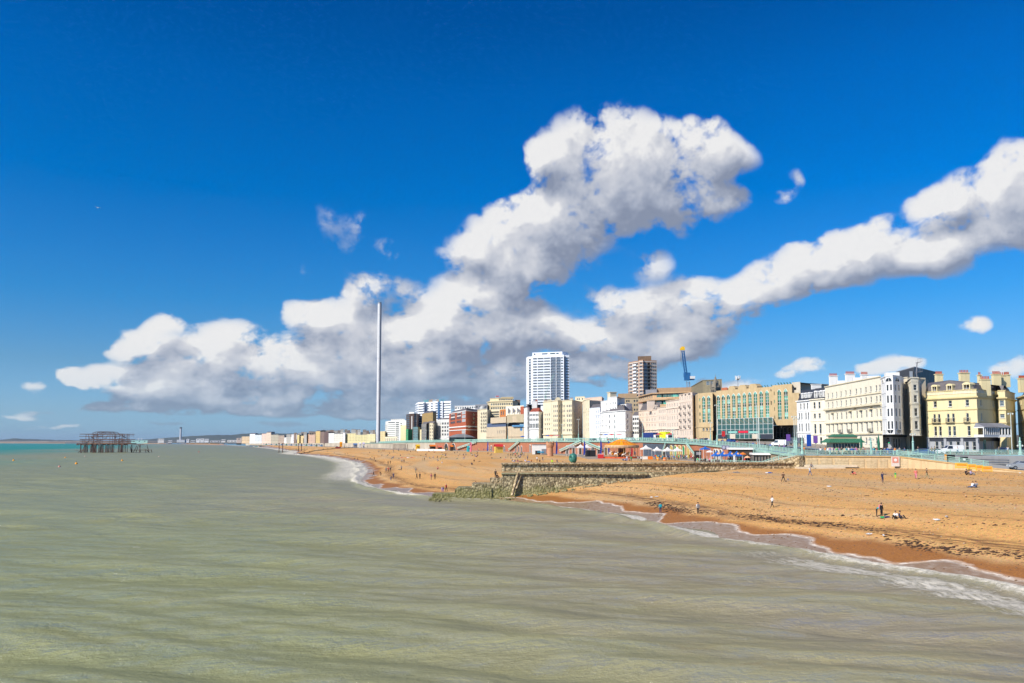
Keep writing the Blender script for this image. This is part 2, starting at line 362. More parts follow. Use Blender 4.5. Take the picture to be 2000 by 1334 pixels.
dry = mixc(t, 1.0, dry, ramp(t, mid_.outputs[0], [(0.28, 0.72), (0.5, 1.0), (0.72, 1.16)]), 'MULTIPLY')
spk = N(t, 'ShaderNodeTexVoronoi', i_Scale=0.55); t.links.new(pos.outputs['Position'], spk.inputs['Vector']); dry = mixc(t, ramp(t, spk.outputs['Distance'], [(0.06, 0.75), (0.10, 0.0)]), dry, (0.12, 0.07, 0.04))
dry = mixc(t, 0.30, dry, mixc(t, 1.0, dry, peb.outputs['Color'], 'MULTIPLY'))
big = shn(0.03, 0.03, 3, 0.5, 9.0); dry = mixc(t, 1.0, dry, ramp(t, big, [(0.3, 0.9), (0.7, 1.07)]), 'MULTIPLY')
# weed lines left by earlier tides
wd = mth(t, 'ADD', A1.outputs['Fac'], mth(t, 'MULTIPLY', mth(t, 'SUBTRACT', shn(0.035, 0.02, 4, 0.6, 5.0), 0.5), 9.0))
wline = mth(t, 'SUBTRACT', 1.0, mth(t, 'MULTIPLY', mth(t, 'ABSOLUTE', mth(t, 'SUBTRACT', wd, 9.8)), 0.38), clamp=True)
wline2 = mth(t, 'SUBTRACT', 1.0, mth(t, 'MULTIPLY', mth(t, 'ABSOLUTE', mth(t, 'SUBTRACT', wd, 34.0)), 1.6), clamp=True)
wline3 = mth(t, 'SUBTRACT', 1.0, mth(t, 'MULTIPLY', mth(t, 'ABSOLUTE', mth(t, 'SUBTRACT', wd, 19.0)), 1.1), clamp=True)
brk = ramp(t, shn(0.22, 1.6, 6, 0.75, 1.0), [(0.42, 0.0), (0.54, 1.0)])
lump = ramp(t, shn(0.020, 0.03, 3, 0.5, 14.0), [(0.25, 0.35), (0.48, 1.0)])
weed = mth(t, 'MULTIPLY', mth(t, 'MULTIPLY', mth(t, 'MAXIMUM', wline, mth(t, 'MULTIPLY', mth(t, 'MAXIMUM', wline2, wline3), 0.6)), brk), lump)
dry = mixc(t, mth(t, 'MULTIPLY', weed, 0.9), dry, (0.10, 0.045, 0.02))
# wet shingle
edge = mth(t, 'ADD', A1.outputs['Fac'], mth(t, 'MULTIPLY', mth(t, 'SUBTRACT', shn(0.06, 0.01, 4, 0.6, 7.0), 0.5), 9.0))
wet = mth(t, 'SUBTRACT', 1.0, sstep(t, edge, 4.5, 7.2))
wcol = mixc(t, ramp(t, fine.outputs[0], [(0.3, 0.0), (0.7, 1.0)]), (0.22, 0.085, 0.02), (0.42, 0.175, 0.04))
col = mixc(t, wet, dry, wcol)
# films of wash running back down
film_e = mth(t, 'ADD', A1.outputs['Fac'], mth(t, 'MULTIPLY', mth(t, 'SUBTRACT', shn(0.075, 0.03, 2, 0.5, 21.0), 0.5), 14.0))
film = mth(t, 'SUBTRACT', 1.0, sstep(t, film_e, 2.6, 3.2))
lace = ramp(t, shn(0.9, 2.4, 5, 0.7, 4.0), [(0.46, 0.0), (0.62, 1.0)])
rim = mth(t, 'SUBTRACT', 1.0, mth(t, 'MULTIPLY', mth(t, 'ABSOLUTE', mth(t, 'SUBTRACT', film_e, 2.9)), 2.0), clamp=True)
foamf = mth(t, 'MAXIMUM', mth(t, 'MULTIPLY', mth(t, 'MULTIPLY', film, lace), 0.20), mth(t, 'MULTIPLY', rim, ramp(t, lace, [(0.0, 0.3), (1.0, 1.0)])))
col = mixc(t, mth(t, 'MULTIPLY', film, 0.6), col, (0.24, 0.19, 0.11)); col = mixc(t, foamf, col, (0.76, 0.70, 0.60))
t.links.new(col, b.inputs['Base Color'])
t.links.new(mth(t, 'SUBTRACT', 0.93, mth(t, 'ADD', mth(t, 'MULTIPLY', wet, 0.30), mth(t, 'MULTIPLY', film, 0.35))), b.inputs['Roughness'])
b.inputs['Specular IOR Level'].default_value = 0.25
bp = N(t, 'ShaderNodeBump', i_Strength=0.55, i_Distance=0.12); hb = mth(t, 'ADD', mth(t, 'MULTIPLY', fine.outputs[0], 0.8), mth(t, 'MULTIPLY', shn(0.5, 0.9, 3, 0.6, 2.0), 1.4))
t.links.new(mth(t, 'MULTIPLY', hb, mth(t, 'SUBTRACT', 1.0, film)), bp.inputs['Height']); t.links.new(bp.outputs[0], b.inputs['Normal'])
beach_me.materials.append(m); tag(link('beach', beach_me), kind='structure')
# ------------------------------------------------------------------ sea
azs = np.radians(np.linspace(-58, 52, 1100)); ds = np.concatenate([np.linspace(-60, 30, 24, endpoint=False), 30 * (15500 / 30) ** (np.linspace(0, 1, 900) ** 1.35)])
A_, D_ = np.meshgrid(azs, ds); sX = (np.abs(D_) + 60) * np.tan(A_); sY = D_ * 1.0
dS, sg, _, lS = polydist(sX, sY, SHORE); off = -dS * sg            # metres offshore
damp = np.clip(off / 14, 0, 1) ; far = np.clip(1 - D_ / 1800, 0, 1)
sZ = np.zeros(sX.shape); rs = np.random.RandomState(5)
for i in range(34):
    lam = 3.0 * (26 / 3.0) ** rs.rand(); th = R(78 + rs.randn() * 17); amp = 0.0092 * lam ** 0.75; k = 2 * math.pi / lam
    ph = k * (sX * math.cos(th) + sY * math.sin(th)) + rs.rand() * 6.28 + 1.5 * smooth_noise(sX, sY, 60, i + 3, 1)
    rowgap = np.abs(np.gradient(ds))[:, None]
    ok = np.clip(lam / (2.6 * rowgap) - 0.4, 0, 1)
    sZ += ok * amp * (np.sin(ph) + 0.25 * np.sin(2 * ph + 0.8))
sZ *= (0.25 + 0.75 * damp) * (0.35 + 1.1 * smooth_noise(sX, sY, 45, 77, 2))
wav = off + 5 * (smooth_noise(lS, off * 0.3, 30, 9, 2) - 0.5)
ridge = np.exp(-((wav - 2.6) / 1.1) ** 2) * (0.25 + 0.55 * smooth_noise(lS, off * 0, 22, 12, 2)) * (D_ < 900)
ridge2 = np.exp(-((wav - 10.5) / 2.2) ** 2) * 0.30 * smooth_noise(lS, off * 0, 40, 14, 2) * (D_ < 900)
sZ += ridge + ridge2; sZ += 0.10
sea_me = grid_mesh('sea', sX, sY, sZ, off > -9, {'off': off, 'along': lS, 'ridge': ridge, 'crest': sZ})
m, t, b = newmat('sea_water')
pos = N(t, 'ShaderNodeNewGeometry'); ao = N(t, 'ShaderNodeAttribute', attribute_name='off'); al = N(t, 'ShaderNodeAttribute', attribute_name='along'); cr = N(t, 'ShaderNodeAttribute', attribute_name='crest')
spx = N(t, 'ShaderNodeSeparateXYZ'); t.links.new(pos.outputs['Position'], spx.inputs[0])
def wn(sx_, sy_, detail, rough, seed, src=None, rot=0.0):
    mp = N(t, 'ShaderNodeMapping'); mp.inputs['Scale'].default_value = (sx_, sy_, 0); mp.inputs['Location'].default_value = (seed, seed, seed); mp.inputs['Rotation'].default_value = (0, 0, rot)
    t.links.new(src or pos.outputs['Position'], mp.inputs[0]); n = N(t, 'ShaderNodeTexNoise', i_Scale=1.0, i_Detail=detail, i_Roughness=rough); t.links.new(mp.outputs[0], n.inputs['Vector']); return n.outputs[0]
olive = (0.250, 0.258, 0.118); grey = (0.285, 0.240, 0.150); teal = (0.018, 0.235, 0.165)
plume = mth(t, 'ADD', mth(t, 'MULTIPLY', wn(0.02, 0.012, 4, 0.6, 2.0), 1.0), 0.0)
near_shore = mth(t, 'SUBTRACT', 1.0, sstep(t, mth(t, 'ADD', ao.outputs['Fac'], mth(t, 'MULTIPLY', mth(t, 'SUBTRACT', plume, 0.5), 50.0)), 10.0, 75.0))
c = mixc(t, near_shore, olive, grey)
tealf = mth(t, 'MULTIPLY', sstep(t, mth(t, 'ADD', ao.outputs['Fac'], mth(t, 'MULTIPLY', mth(t, 'SUBTRACT', wn(0.004, 0.0018, 3, 0.5, 8.0), 0.5), 420.0)), 170.0, 420.0), sstep(t, spx.outputs[1], 170.0, 420.0))
midf = sstep(t, spx.outputs[1], 60.0, 260.0)
c = mixc(t, mth(t, 'MULTIPLY', midf, 0.6), c, (0.200, 0.215, 0.130)); c = mixc(t, tealf, c, teal)
# sand stirred up by the waves
stir = ramp(t, wn(0.09, 0.30, 6, 0.7, 5.0, rot=0.12), [(0.47, 0.0), (0.66, 1.0)])
c = mixc(t, mth(t, 'MULTIPLY', mth(t, 'MULTIPLY', stir, 0.28), mth(t, 'SUBTRACT', 1.0, tealf)), c, (0.34, 0.31, 0.11))
c = mixc(t, mth(t, 'MULTIPLY', ramp(t, cr.outputs['Fac'], [(0.10, 0.0), (0.55, 1.0)]), 0.25), c, (0.36, 0.35, 0.14))
# foam
sc_ = N(t, 'ShaderNodeCombineXYZ'); t.links.new(al.outputs['Fac'], sc_.inputs[0]); t.links.new(ao.outputs['Fac'], sc_.inputs[1])
lace = wn(0.8, 1.5, 7, 0.75, 3.0, sc_.outputs[0]); edge = wn(0.07, 0.02, 4, 0.6, 6.0, sc_.outputs[0])
o2 = mth(t, 'ADD', ao.outputs['Fac'], mth(t, 'MULTIPLY', mth(t, 'SUBTRACT', edge, 0.5), 4.5))
amt = wn(0.035, 0.0, 2, 0.5, 15.0, sc_.outputs[0]); nearp = mth(t, 'SUBTRACT', 1.0, sstep(t, al.outputs['Fac'], 205.0, 222.0)); nears = mth(t, 'SUBTRACT', 1.0, sstep(t, al.outputs['Fac'], 245.0, 300.0))
surf = mth(t, 'MULTIPLY', sstep(t, o2, -1.3, -0.1), mth(t, 'SUBTRACT', 1.0, sstep(t, mth(t, 'MULTIPLY_ADD', nears, -0.5, o2), 1.2, 4.2)))
farboost = sstep(t, spx.outputs[1], 160.0, 300.0)
surfw = mth(t, 'MULTIPLY', sstep(t, o2, -6.0, -1.0), mth(t, 'SUBTRACT', 1.0, sstep(t, o2, 6.0, 26.0)))
surfb = mth(t, 'MAXIMUM', surf, mth(t, 'MULTIPLY', mth(t, 'MULTIPLY', surfw, farboost), 0.85))
f1 = sstep(t, mth(t, 'ADD', mth(t, 'MULTIPLY', surfb, 0.56), mth(t, 'MULTIPLY', lace, 0.75)), 0.62, 0.86)
patch = mth(t, 'MULTIPLY', mth(t, 'MULTIPLY', sstep(t, ao.outputs['Fac'], 1.0, 5.0), mth(t, 'SUBTRACT', 1.0, sstep(t, ao.outputs['Fac'], 7.0, 17.0))), mth(t, 'MAXIMUM', nearp, ramp(t, amt, [(0.52, 0.0), (0.62, 1.0)])))
f2 = mth(t, 'MULTIPLY', sstep(t, mth(t, 'ADD', mth(t, 'MULTIPLY', patch, 0.50), mth(t, 'MULTIPLY', lace, 0.75)), 0.74, 0.92), patch)
caps = mth(t, 'MULTIPLY', ramp(t, wn(0.10, 0.30, 6, 0.7, 31.0), [(0.735, 0.0), (0.77, 0.8)]), 1.0)
lnf = mth(t, 'SUBTRACT', 1.0, mth(t, 'MULTIPLY', mth(t, 'ABSOLUTE', mth(t, 'ADD', mth(t, 'SUBTRACT', ao.outputs['Fac'], 1.5), mth(t, 'MULTIPLY', mth(t, 'SUBTRACT', edge, 0.5), 2.4))), 0.62), clamp=True)
lnf = mth(t, 'MULTIPLY', sstep(t, lnf, 0.1, 0.6), ramp(t, lace, [(0.36, 0.35), (0.58, 1.0)]))
f1 = mth(t, 'MULTIPLY', f1, ramp(t, wn(1.6, 2.6, 5, 0.7, 13.0, sc_.outputs[0]), [(0.38, 0.35), (0.56, 1.0)])); f1 = mth(t, 'MAXIMUM', f1, lnf)
foam = mth(t, 'MAXIMUM', mth(t, 'MAXIMUM', f1, mth(t, 'MULTIPLY', f2, 0.8)), caps)
c = mixc(t, foam, c, (0.80, 0.73, 0.60))
# ripples: three sizes, crests lying across the wind
h = mth(t, 'ADD', mth(t, 'MULTIPLY', wn(0.16, 0.42, 3, 0.55, 1.0, rot=0.10), 0.50), mth(t, 'ADD', mth(t, 'MULTIPLY', wn(0.95, 1.35, 5, 0.66, 4.0, rot=-0.12), 0.24), mth(t, 'MULTIPLY', wn(3.4, 4.2, 4, 0.65, 9.0, rot=0.2), 0.06)))
h = mth(t, 'ADD', h, mth(t, 'MULTIPLY', mth(t, 'MULTIPLY', foam, lace), 0.5))
bp = N(t, 'ShaderNodeBump', i_Strength=1.0, i_Distance=2.2); t.links.new(h, bp.inputs['Height'])
bs_ = N(t, 'ShaderNodeBump', i_Strength=0.70, i_Distance=1.0); t.links.new(h, bs_.inputs['Height'])
# silty water: light comes back softly from inside, the ripples show in what the surface mirrors
t.nodes.remove(b); df = N(t, 'ShaderNodeBsdfDiffuse'); t.links.new(c, df.inputs['Color']); t.links.new(bs_.outputs[0], df.inputs['Normal'])
gs = N(t, 'ShaderNodeBsdfGlossy'); gs.inputs['Color'].default_value = (.92, .95, 1, 1); t.links.new(mth(t, 'MULTIPLY_ADD', midf, 0.20, 0.12), gs.inputs['Roughness']); t.links.new(bp.outputs[0], gs.inputs['Normal'])
fr = N(t, 'ShaderNodeFresnel', i_IOR=1.33); t.links.new(bp.outputs[0], fr.inputs['Normal'])
mx = N(t, 'ShaderNodeMixShader'); t.links.new(mth(t, 'MULTIPLY', mth(t, 'MULTIPLY', fr.outputs[0], mth(t, 'MULTIPLY_ADD', midf, -0.38, 0.88)), mth(t, 'SUBTRACT', 1.0, foam)), mx.inputs[0]); t.links.new(df.outputs[0], mx.inputs[1]); t.links.new(gs.outputs[0], mx.inputs[2])
t.links.new(mx.outputs[0], t.nodes['Material Output'].inputs['Surface'])
sea_me.materials.append(m); tag(link('sea', sea_me), kind='structure')

# weed and stones washed up on the near beach
def litter(name, label, m_, n, prob, smin, smax, flat, seed):
    rs = np.random.RandomState(seed); X = rs.uniform(12, 88, n * 40); Y = rs.uniform(62, 168, n * 40); dd, sg, _, l = polydist(X, Y, SHORE); s = dd * sg
    k = np.where((s > .5) & (rs.rand(len(s)) < prob(s, l, rs)))[0][:n]; Z = beach_z(X[k], Y[k])[0]; mb = MB()
    for x, y, z in zip(X[k], Y[k], Z):
        r = rs.uniform(smin, smax); h = r * flat; a = rs.rand() * 6.28; e = rs.uniform(1.0, 2.2)
        pts = [(x + r * e * math.cos(a + t_) * .7, y + r * math.sin(a + t_) * rs.uniform(.5, 1), z - .02) for t_ in (0, 1.57, 3.14, 4.71)]; top = (x, y, z + h)
        for i in range(4): mb.poly([pts[i], pts[(i + 1) % 4], top])
    tag(mb.build(name, m_), label, name.replace('_', ' '), kind='stuff')
cen = lambda l: 8.6 + 2.0 * np.sin(l / 11.0) + 1.0 * np.sin(l / 3.7)
litter('seaweed', 'dark brown seaweed strewn in broken lines above the wet shingle', mat('seaweed', (0.06, 0.028, 0.012), .8, var=.3, scale=2), 2500, lambda s, l, rs: np.exp(-((s - cen(l)) / 1.1) ** 2) * (.35 + .65 * (np.sin(l / 5.0) > -.3)) * (l < 262) + .22 * np.exp(-((s - cen(l + 20) - 6) / .5) ** 2) + .05 * np.exp(-((s - 31 - 2 * np.sin(l / 8)) / .5) ** 2), .10, .34, .22, 3)
litter('pebbles', 'scattered pale and grey stones lying on the near shingle', mat('pebble', (0.52, 0.44, 0.34), .8, var=.5, scale=3), 900, lambda s, l, rs: .05 * (s > 9), .05, .12, .7, 8)
litter('dark_stones', 'scattered small dark stones lying on the near shingle', mat('dark_pebble', (0.16, 0.09, 0.05), .85, var=.4, scale=3), 2600, lambda s, l, rs: .05 + 0 * s, .06, .17, .6, 12)
# ------------------------------------------------------------------ promenade level, roads, esplanade
EDGE = [(125, 60, 9.3), (118, 130, 9.3)] + [(*DP(p, d), z) for p, d, z in ((2000, 168, 9.3), (1830, 175, 9.3), (1750, 171, 9.2), (1570, 176, 9.2), (1500, 205, 9.9), (1470, 220, 10.3), (1360, 270, 11.8),
        (1300, 300, 12.3), (1250, 330, 12.6), (1100, 400, 12.7), (1000, 480, 12.6), (900, 580, 12.6), (800, 700, 12.2), (740, 850, 11.2), (650, 1150, 10.4), (600, 1350, 9.8), (540, 1700, 9), (480, 2100, 8))] + \
       [(-1330, 3630, 7), (-1980, 4730, 6), (-3480, 6930, 5), (-6000, 8930, 4), (-20000, 13030, 4)]
INL = (0.80, 0.60)
def edge_at(px):                    # point of the promenade edge seen in the column px
    k = (px - 1000) / (FPX / cT)
    for (x0, y0, z0), (x1, y1, z1) in zip(EDGE[1:], EDGE[2:]):
        a = x0 - k * y0; b_ = x1 - k * y1
        if a * b_ <= 0 and abs(a - b_) > 1e-9:
            t_ = a / (a - b_); return (x0 + (x1 - x0) * t_, y0 + (y1 - y0) * t_, z0 + (z1 - z0) * t_)
    return EDGE[2]
def top_at(px):
    k = (px - 1000) / (FPX / cT)
    for ((x0, y0), z0), ((x1, y1), z1) in zip(TOPL[2:], TOPL[3:]):
        a = x0 - k * y0; b_ = x1 - k * y1
        if a * b_ <= 0 and abs(a - b_) > 1e-9:
            t_ = a / (a - b_); return (x0 + (x1 - x0) * t_, y0 + (y1 - y0) * t_, z0 + (z1 - z0) * t_)
    return None
LANDX = np.array([e[0] for e in EDGE]); 
def land_z(x, y):                   # height of the upper level under a point
    d, s, z, l = polydist(np.array([x * 1.]), np.array([y * 1.]), [(e[0], e[1]) for e in EDGE], [e[2] for e in EDGE])
    return float(z[0] + 0.012 * max(0, min(float(d[0]), 1500) - 45))
def strip(name, a, b, dz, mt, rise=0.0):
    mb = MB(); pts = []
    for (x, y, z) in EDGE: pts.append(((x + INL[0] * a, y + INL[1] * a, z + dz), (x + INL[0] * b, y + INL[1] * b, z + dz + rise)))
    for (p, q_), (r_, s2) in zip(pts, pts[1:]): mb.poly([p, q_, s2, r_])
    return tag(mb.build(name, mt), kind='structure')
asph = mat('asphalt', (0.06, 0.06, 0.062), 0.9, var=0.25, scale=0.3); paving = mat('paving', (0.33, 0.28, 0.22), 0.85, var=0.2, scale=0.8)
strip('pavement', 0, 10, 0.12, paving); strip('road', 10, 27, 0.0, asph); strip('land', 27, 60, 0.1, paving)
strip('road_line', 18.3, 18.5, 0.006, mat('road_paint', (0.75, 0.75, 0.72), 0.7, var=0.1))
strip('inland_ground', 60, 2500, 0.1, mat('town_ground', (0.14, 0.13, 0.10), 0.95, var=0.4, scale=0.02), rise=25)
mb = MB(); prev = None
for px in list(range(1572, 1300, -8)) + list(range(1300, 470, -10)):
    tp = top_at(px); ed = edge_at(px)
    if tp is None: continue
    cur = ((tp[0], tp[1], tp[2] + 0.22), (ed[0], ed[1], tp[2] + 0.32))
    if prev: mb.poly([prev[0], cur[0], cur[1], prev[1]]); mb.poly([(prev[0][0], prev[0][1], prev[0][2] - 1.2), (cur[0][0], cur[0][1], cur[0][2] - 1.2), cur[0], prev[0]])
    prev = cur
tag(mb.build('esplanade', mat('esplanade_paving', (0.36, 0.29, 0.21), 0.85, var=0.25, scale=0.4)), kind='structure')
# distant downs
mb = MB()
def hill(name, pts, Y, col, depth=1500):
    mb = MB(); prev = None; rs_ = random.Random(3)
    fine_ = []
    for (x0, y0), (x1, y1) in zip(pts, pts[1:]):
        n_ = max(2, int(abs(x1 - x0) / 6))
        for i in range(n_): fine_.append((lerp(x0, x1, i / n_), lerp(y0, y1, i / n_) + rs_.uniform(-.35, .35)))
    fine_.append(pts[-1])
    rows = []
    for (px, py) in fine_:
        p = P(px, py, Y); rows.append([(p.x * .97, p.y * .97, 0), (p.x * .985, p.y * .985, p.z * .55), (p.x, p.y, p.z), (p.x * 1.03, p.y * 1.03 + depth * .2, p.z * .7), (p.x * 1.1, p.y * 1.1 + depth, 0)])
    for a, b_ in zip(rows, rows[1:]):
        for i in range(4): mb.poly([a[i], b_[i], b_[i + 1], a[i + 1]])
    return tag(mb.build(name, mat(name, col, 0.95, var=0.3, scale=0.0022)), kind='structure')
hill('hills', [(-300, 858), (-120, 857), (0, 859), (25, 856.2), (60, 857.5), (110, 859.4), (165, 860), (230, 861), (262, 859.5), (300, 857), (345, 853.5), (385, 851), (425, 849.6), (450, 849.8), (475, 847), (520, 846.2), (560, 847), (620, 845), (700, 844), (800, 845), (950, 850)], 11500, (0.06, 0.075, 0.06))
hill('far_shore', [(-300, 862.4), (0, 862.0), (60, 861.8), (130, 862.3), (200, 862), (300, 862.3), (420, 862), (520, 861)], 8700, (0.34, 0.28, 0.20), 300)
hz = MB().prism([(-26000, -900), (14000, -900), (14000, 21000), (-26000, 21000)], -12, 185).mesh('haze', [])
hm = bpy.data.materials.new('sea_haze'); hm.use_nodes = True; ht = hm.node_tree; ht.nodes.clear(); ho_ = ht.nodes.new('ShaderNodeOutputMaterial'); hv = ht.nodes.new('ShaderNodeVolumePrincipled')
hv.inputs['Color'].default_value = (0.62, 0.76, 0.95, 1); hv.inputs['Density'].default_value = 2.2e-5; hv.inputs['Anisotropy'].default_value = 0.2; ht.links.new(hv.outputs[0], ho_.inputs['Volume'])
hz.materials.append(hm); tag(link('haze', hz), kind='stuff')
# ------------------------------------------------------------------ building kit
def seg_u(A, B, px):                 # distance along A-B of the point seen in column px
    k = (px - 1000) / (FPX / cT); a = A[0] - k * A[1]; b_ = B[0] - k * B[1]
    t_ = a / (a - b_); return t_ * math.hypot(B[0] - A[0], B[1] - A[1])
def offset_poly(pts, o):             # mitred offset of an open plan polyline towards its outside (right of travel A->B seen from above... camera side)
    out = []
    for i, p in enumerate(pts):
        ns = []
        if i > 0: a = pts[i - 1]; d = (p[0] - a[0], p[1] - a[1]); l = math.hypot(*d) or 1; ns.append((d[1] / l, -d[0] / l))
        if i < len(pts) - 1: a = pts[i + 1]; d = (a[0] - p[0], a[1] - p[1]); l = math.hypot(*d) or 1; ns.append((d[1] / l, -d[0] / l))
        nx = sum(n[0] for n in ns) / len(ns); ny = sum(n[1] for n in ns) / len(ns); l2 = nx * nx + ny * ny
        s = min(1 / l2 if l2 > 0.2 else 2.5, 2.5); out.append((p[0] + nx * o * s, p[1] + ny * o * s))
    return out
def band(mb, pts, z0, z1, o0, o1, mi=0):     # moulding from offset o0 to o1 along the front
    a = offset_poly(pts, o1); b_ = offset_poly(pts, o0); mb.prism(a + b_[::-1], z0, z1, mi)
def wall_seg(mb, A, B, z0, z1, wins, dep=0.22, mi=0):
    """wall face from A to B with real openings (u0, u1, v0, v1) and their reveals"""
    L = math.hypot(B[0] - A[0], B[1] - A[1]); dx, dy = (B[0] - A[0]) / L, (B[1] - A[1]) / L; nx, ny = dy, -dx
    pt = lambda u, z, o=0.0: (A[0] + dx * u - nx * o, A[1] + dy * u - ny * o, z)
    wins = [w for w in wins if w[0] > 0.05 and w[1] < L - 0.05 and w[2] > z0 and w[3] < z1]
    us = sorted({0, L} | {w[0] for w in wins} | {w[1] for w in wins})
    for a, b_ in zip(us, us[1:]):
        if b_ - a < 1e-4: continue
        um = (a + b_) / 2; cov = sorted([(w[2], w[3]) for w in wins if w[0] < um < w[1]]); z = z0
        for (v0, v1) in cov:
            if v0 > z: mb.poly([pt(a, z), pt(b_, z), pt(b_, v0), pt(a, v0)], mi)
            z = max(z, v1)
        if z < z1: mb.poly([pt(a, z), pt(b_, z), pt(b_, z1), pt(a, z1)], mi)
    for (u0, u1, v0, v1) in wins:
        mb.poly([pt(u0, v0), pt(u0, v1), pt(u0, v1, dep), pt(u0, v0, dep)], mi); mb.poly([pt(u1, v1), pt(u1, v0), pt(u1, v0, dep), pt(u1, v1, dep)], mi)
        mb.poly([pt(u1, v0), pt(u0, v0), pt(u0, v0, dep), pt(u1, v0, dep)], mi); mb.poly([pt(u0, v1), pt(u1, v1), pt(u1, v1, dep), pt(u0, v1, dep)], mi)
    return wins
WM = {}
GLASS = glass('window_glass'); WHITE = mat('white_paint', (0.78, 0.77, 0.73), 0.5, var=0.06)
def win_mesh(w, h, frame, gl, bars=(1, 1), fw=0.07, arch=False, sill=True):
    key = (round(w, 1), round(h, 1), frame.name, gl.name, bars, arch, sill)
    if key in WM: return WM[key]
    w, h = key[0], key[1]; f = MB()
    if arch:
        n = 8; r = w / 2; hh = h - r
        arc = [(r * math.cos(math.pi * i / n), hh + r * math.sin(math.pi * i / n)) for i in range(n + 1)]
        for (a, c_) in zip(arc, arc[1:]): f.bar((a[0], 0, a[1]), (c_[0], 0, c_[1]), fw * 1.2, fw)
        f.bar((-r, 0, 0), (-r, 0, hh), fw * 1.2, fw); f.bar((r, 0, 0), (r, 0, hh), fw * 1.2, fw)
    else:
        for s in (-1, 1): f.bar((s * (w / 2 - fw / 2), 0, 0), (s * (w / 2 - fw / 2), 0, h), fw, fw)
        f.bar((-w / 2 + fw, 0, h - fw / 2), (w / 2 - fw, 0, h - fw / 2), fw, fw); f.bar((-w / 2 + fw, 0, fw / 2), (w / 2 - fw, 0, fw / 2), fw, fw)
    for i in range(1, bars[0]): f.bar((-w / 2 + w * i / bars[0], 0.006, fw), (-w / 2 + w * i / bars[0], 0.006, h - fw), fw * .8, fw * .8)
    for i in range(1, bars[1]): f.bar((-w / 2 + fw, 0.012, h * i / bars[1]), (w / 2 - fw, 0.012, h * i / bars[1]), fw, fw * .8)
    if sill: f.prism([(-w / 2 - .09, -0.36), (w / 2 + .09, -0.36), (w / 2 + .09, -0.223), (-w / 2 - .09, -0.223)], -0.12, 0.02)
    p = MB()
    if arch: p.poly([(a, 0.04, c_) for a, c_ in arc] + [(-r, 0.04, 0), (r, 0.04, 0)])
    else: p.poly([(-w / 2 - .06, 0.04, -.06), (w / 2 + .06, 0.04, -.06), (w / 2 + .06, 0.04, h + .06), (-w / 2 - .06, 0.04, h + .06)])
    WM[key] = (f.mesh('window', frame), p.mesh('pane', gl)); return WM[key]
def put_window(par, O, A, B, w4, frame, gl, bars=(1, 2), arch=False, sill=True, dep=0.22, name='window', solo=False):
    L = math.hypot(B[0] - A[0], B[1] - A[1]); dx, dy = (B[0] - A[0]) / L, (B[1] - A[1]) / L; nx, ny = dy, -dx
    u = (w4[0] + w4[1]) / 2; fm, pm = win_mesh(w4[1] - w4[0], w4[3] - w4[2], frame, gl, bars, arch=arch, sill=sill)
    o = link(name, fm, par, (A[0] + dx * u - nx * (dep - 0.06) - O[0], A[1] + dy * u - ny * (dep - 0.06) - O[1], w4[2] - O[2]), math.atan2(dy, dx))
    link('pane', pm, o); return o
def balcony(par, O, A, B, u, z, w, proj=0.7, h=1.0, m_=None, solid=False):
    L = math.hypot(B[0] - A[0], B[1] - A[1]); dx, dy = (B[0] - A[0]) / L, (B[1] - A[1]) / L
    key = ('bal', round(w, 1), proj, h, m_.name, solid)
    if key not in WM:
        w_ = key[1]; b_ = MB(); b_.prism([(-w_ / 2, -proj), (w_ / 2, -proj), (w_ / 2, 0), (-w_ / 2, 0)], -0.15, 0)
        if solid: b_.prism([(-w_ / 2, -proj), (w_ / 2, -proj), (w_ / 2, -proj + .08), (-w_ / 2, -proj + .08)], 0.01, h)
        else:
            n = max(4, int(w_ / 0.22))
            for i in range(n + 1): x = -w_ / 2 + .03 + (w_ - .06) * i / n; b_.bar((x, -proj + .04, 0), (x, -proj + .04, h - .03), .035)
            b_.bar((-w_ / 2, -proj + .04, h), (w_ / 2, -proj + .04, h), .06)
            for s in (-1, 1): b_.bar((s * w_ / 2, -proj + .04, h), (s * w_ / 2, -.01, h), .05); b_.bar((s * w_ / 2, -proj / 2, 0), (s * w_ / 2, -proj / 2, h), .035)
        WM[key] = b_.mesh('balcony', m_)
    return link('balcony', WM[key], par, (A[0] + dx * u - O[0], A[1] + dy * u - O[1], z - O[2]), math.atan2(dy, dx))
SLATE = mat('roof_slate', (0.13, 0.115, 0.115), 0.6, var=0.25, scale=1.2); POT = mat('chimney_pot', (0.42, 0.10, 0.05), 0.8, var=0.2, scale=2)
def chimney(par, O, x, y, z0, z1, wx, wy, m_, n=6, rz=0.0, pots=True):
    c_ = MB(); c_.box((x, y, z0), (wx, wy, z1 - z0), rz); c_.box((x, y, z1 + .002), (wx + .35, wy + .35, .22), rz)
    o = c_.build('chimney', m_, par, (-O[0], -O[1], -O[2]))
    if pots:
        key = ('pot',)
        if key not in WM: WM[key] = MB().lathe([(.17, 0), (.19, .1), (.14, .2), (.13, .75), (.17, .8), (.12, .82)], 8).mesh('chimney_pot', POT)
        for i in range(n):
            t_ = (i + .5) / n - .5; px_ = x + math.cos(rz) * t_ * wx; py_ = y + math.sin(rz) * t_ * wx
            link('chimney_pot', WM[key], o, (px_, py_, z1 + .22))
    return o
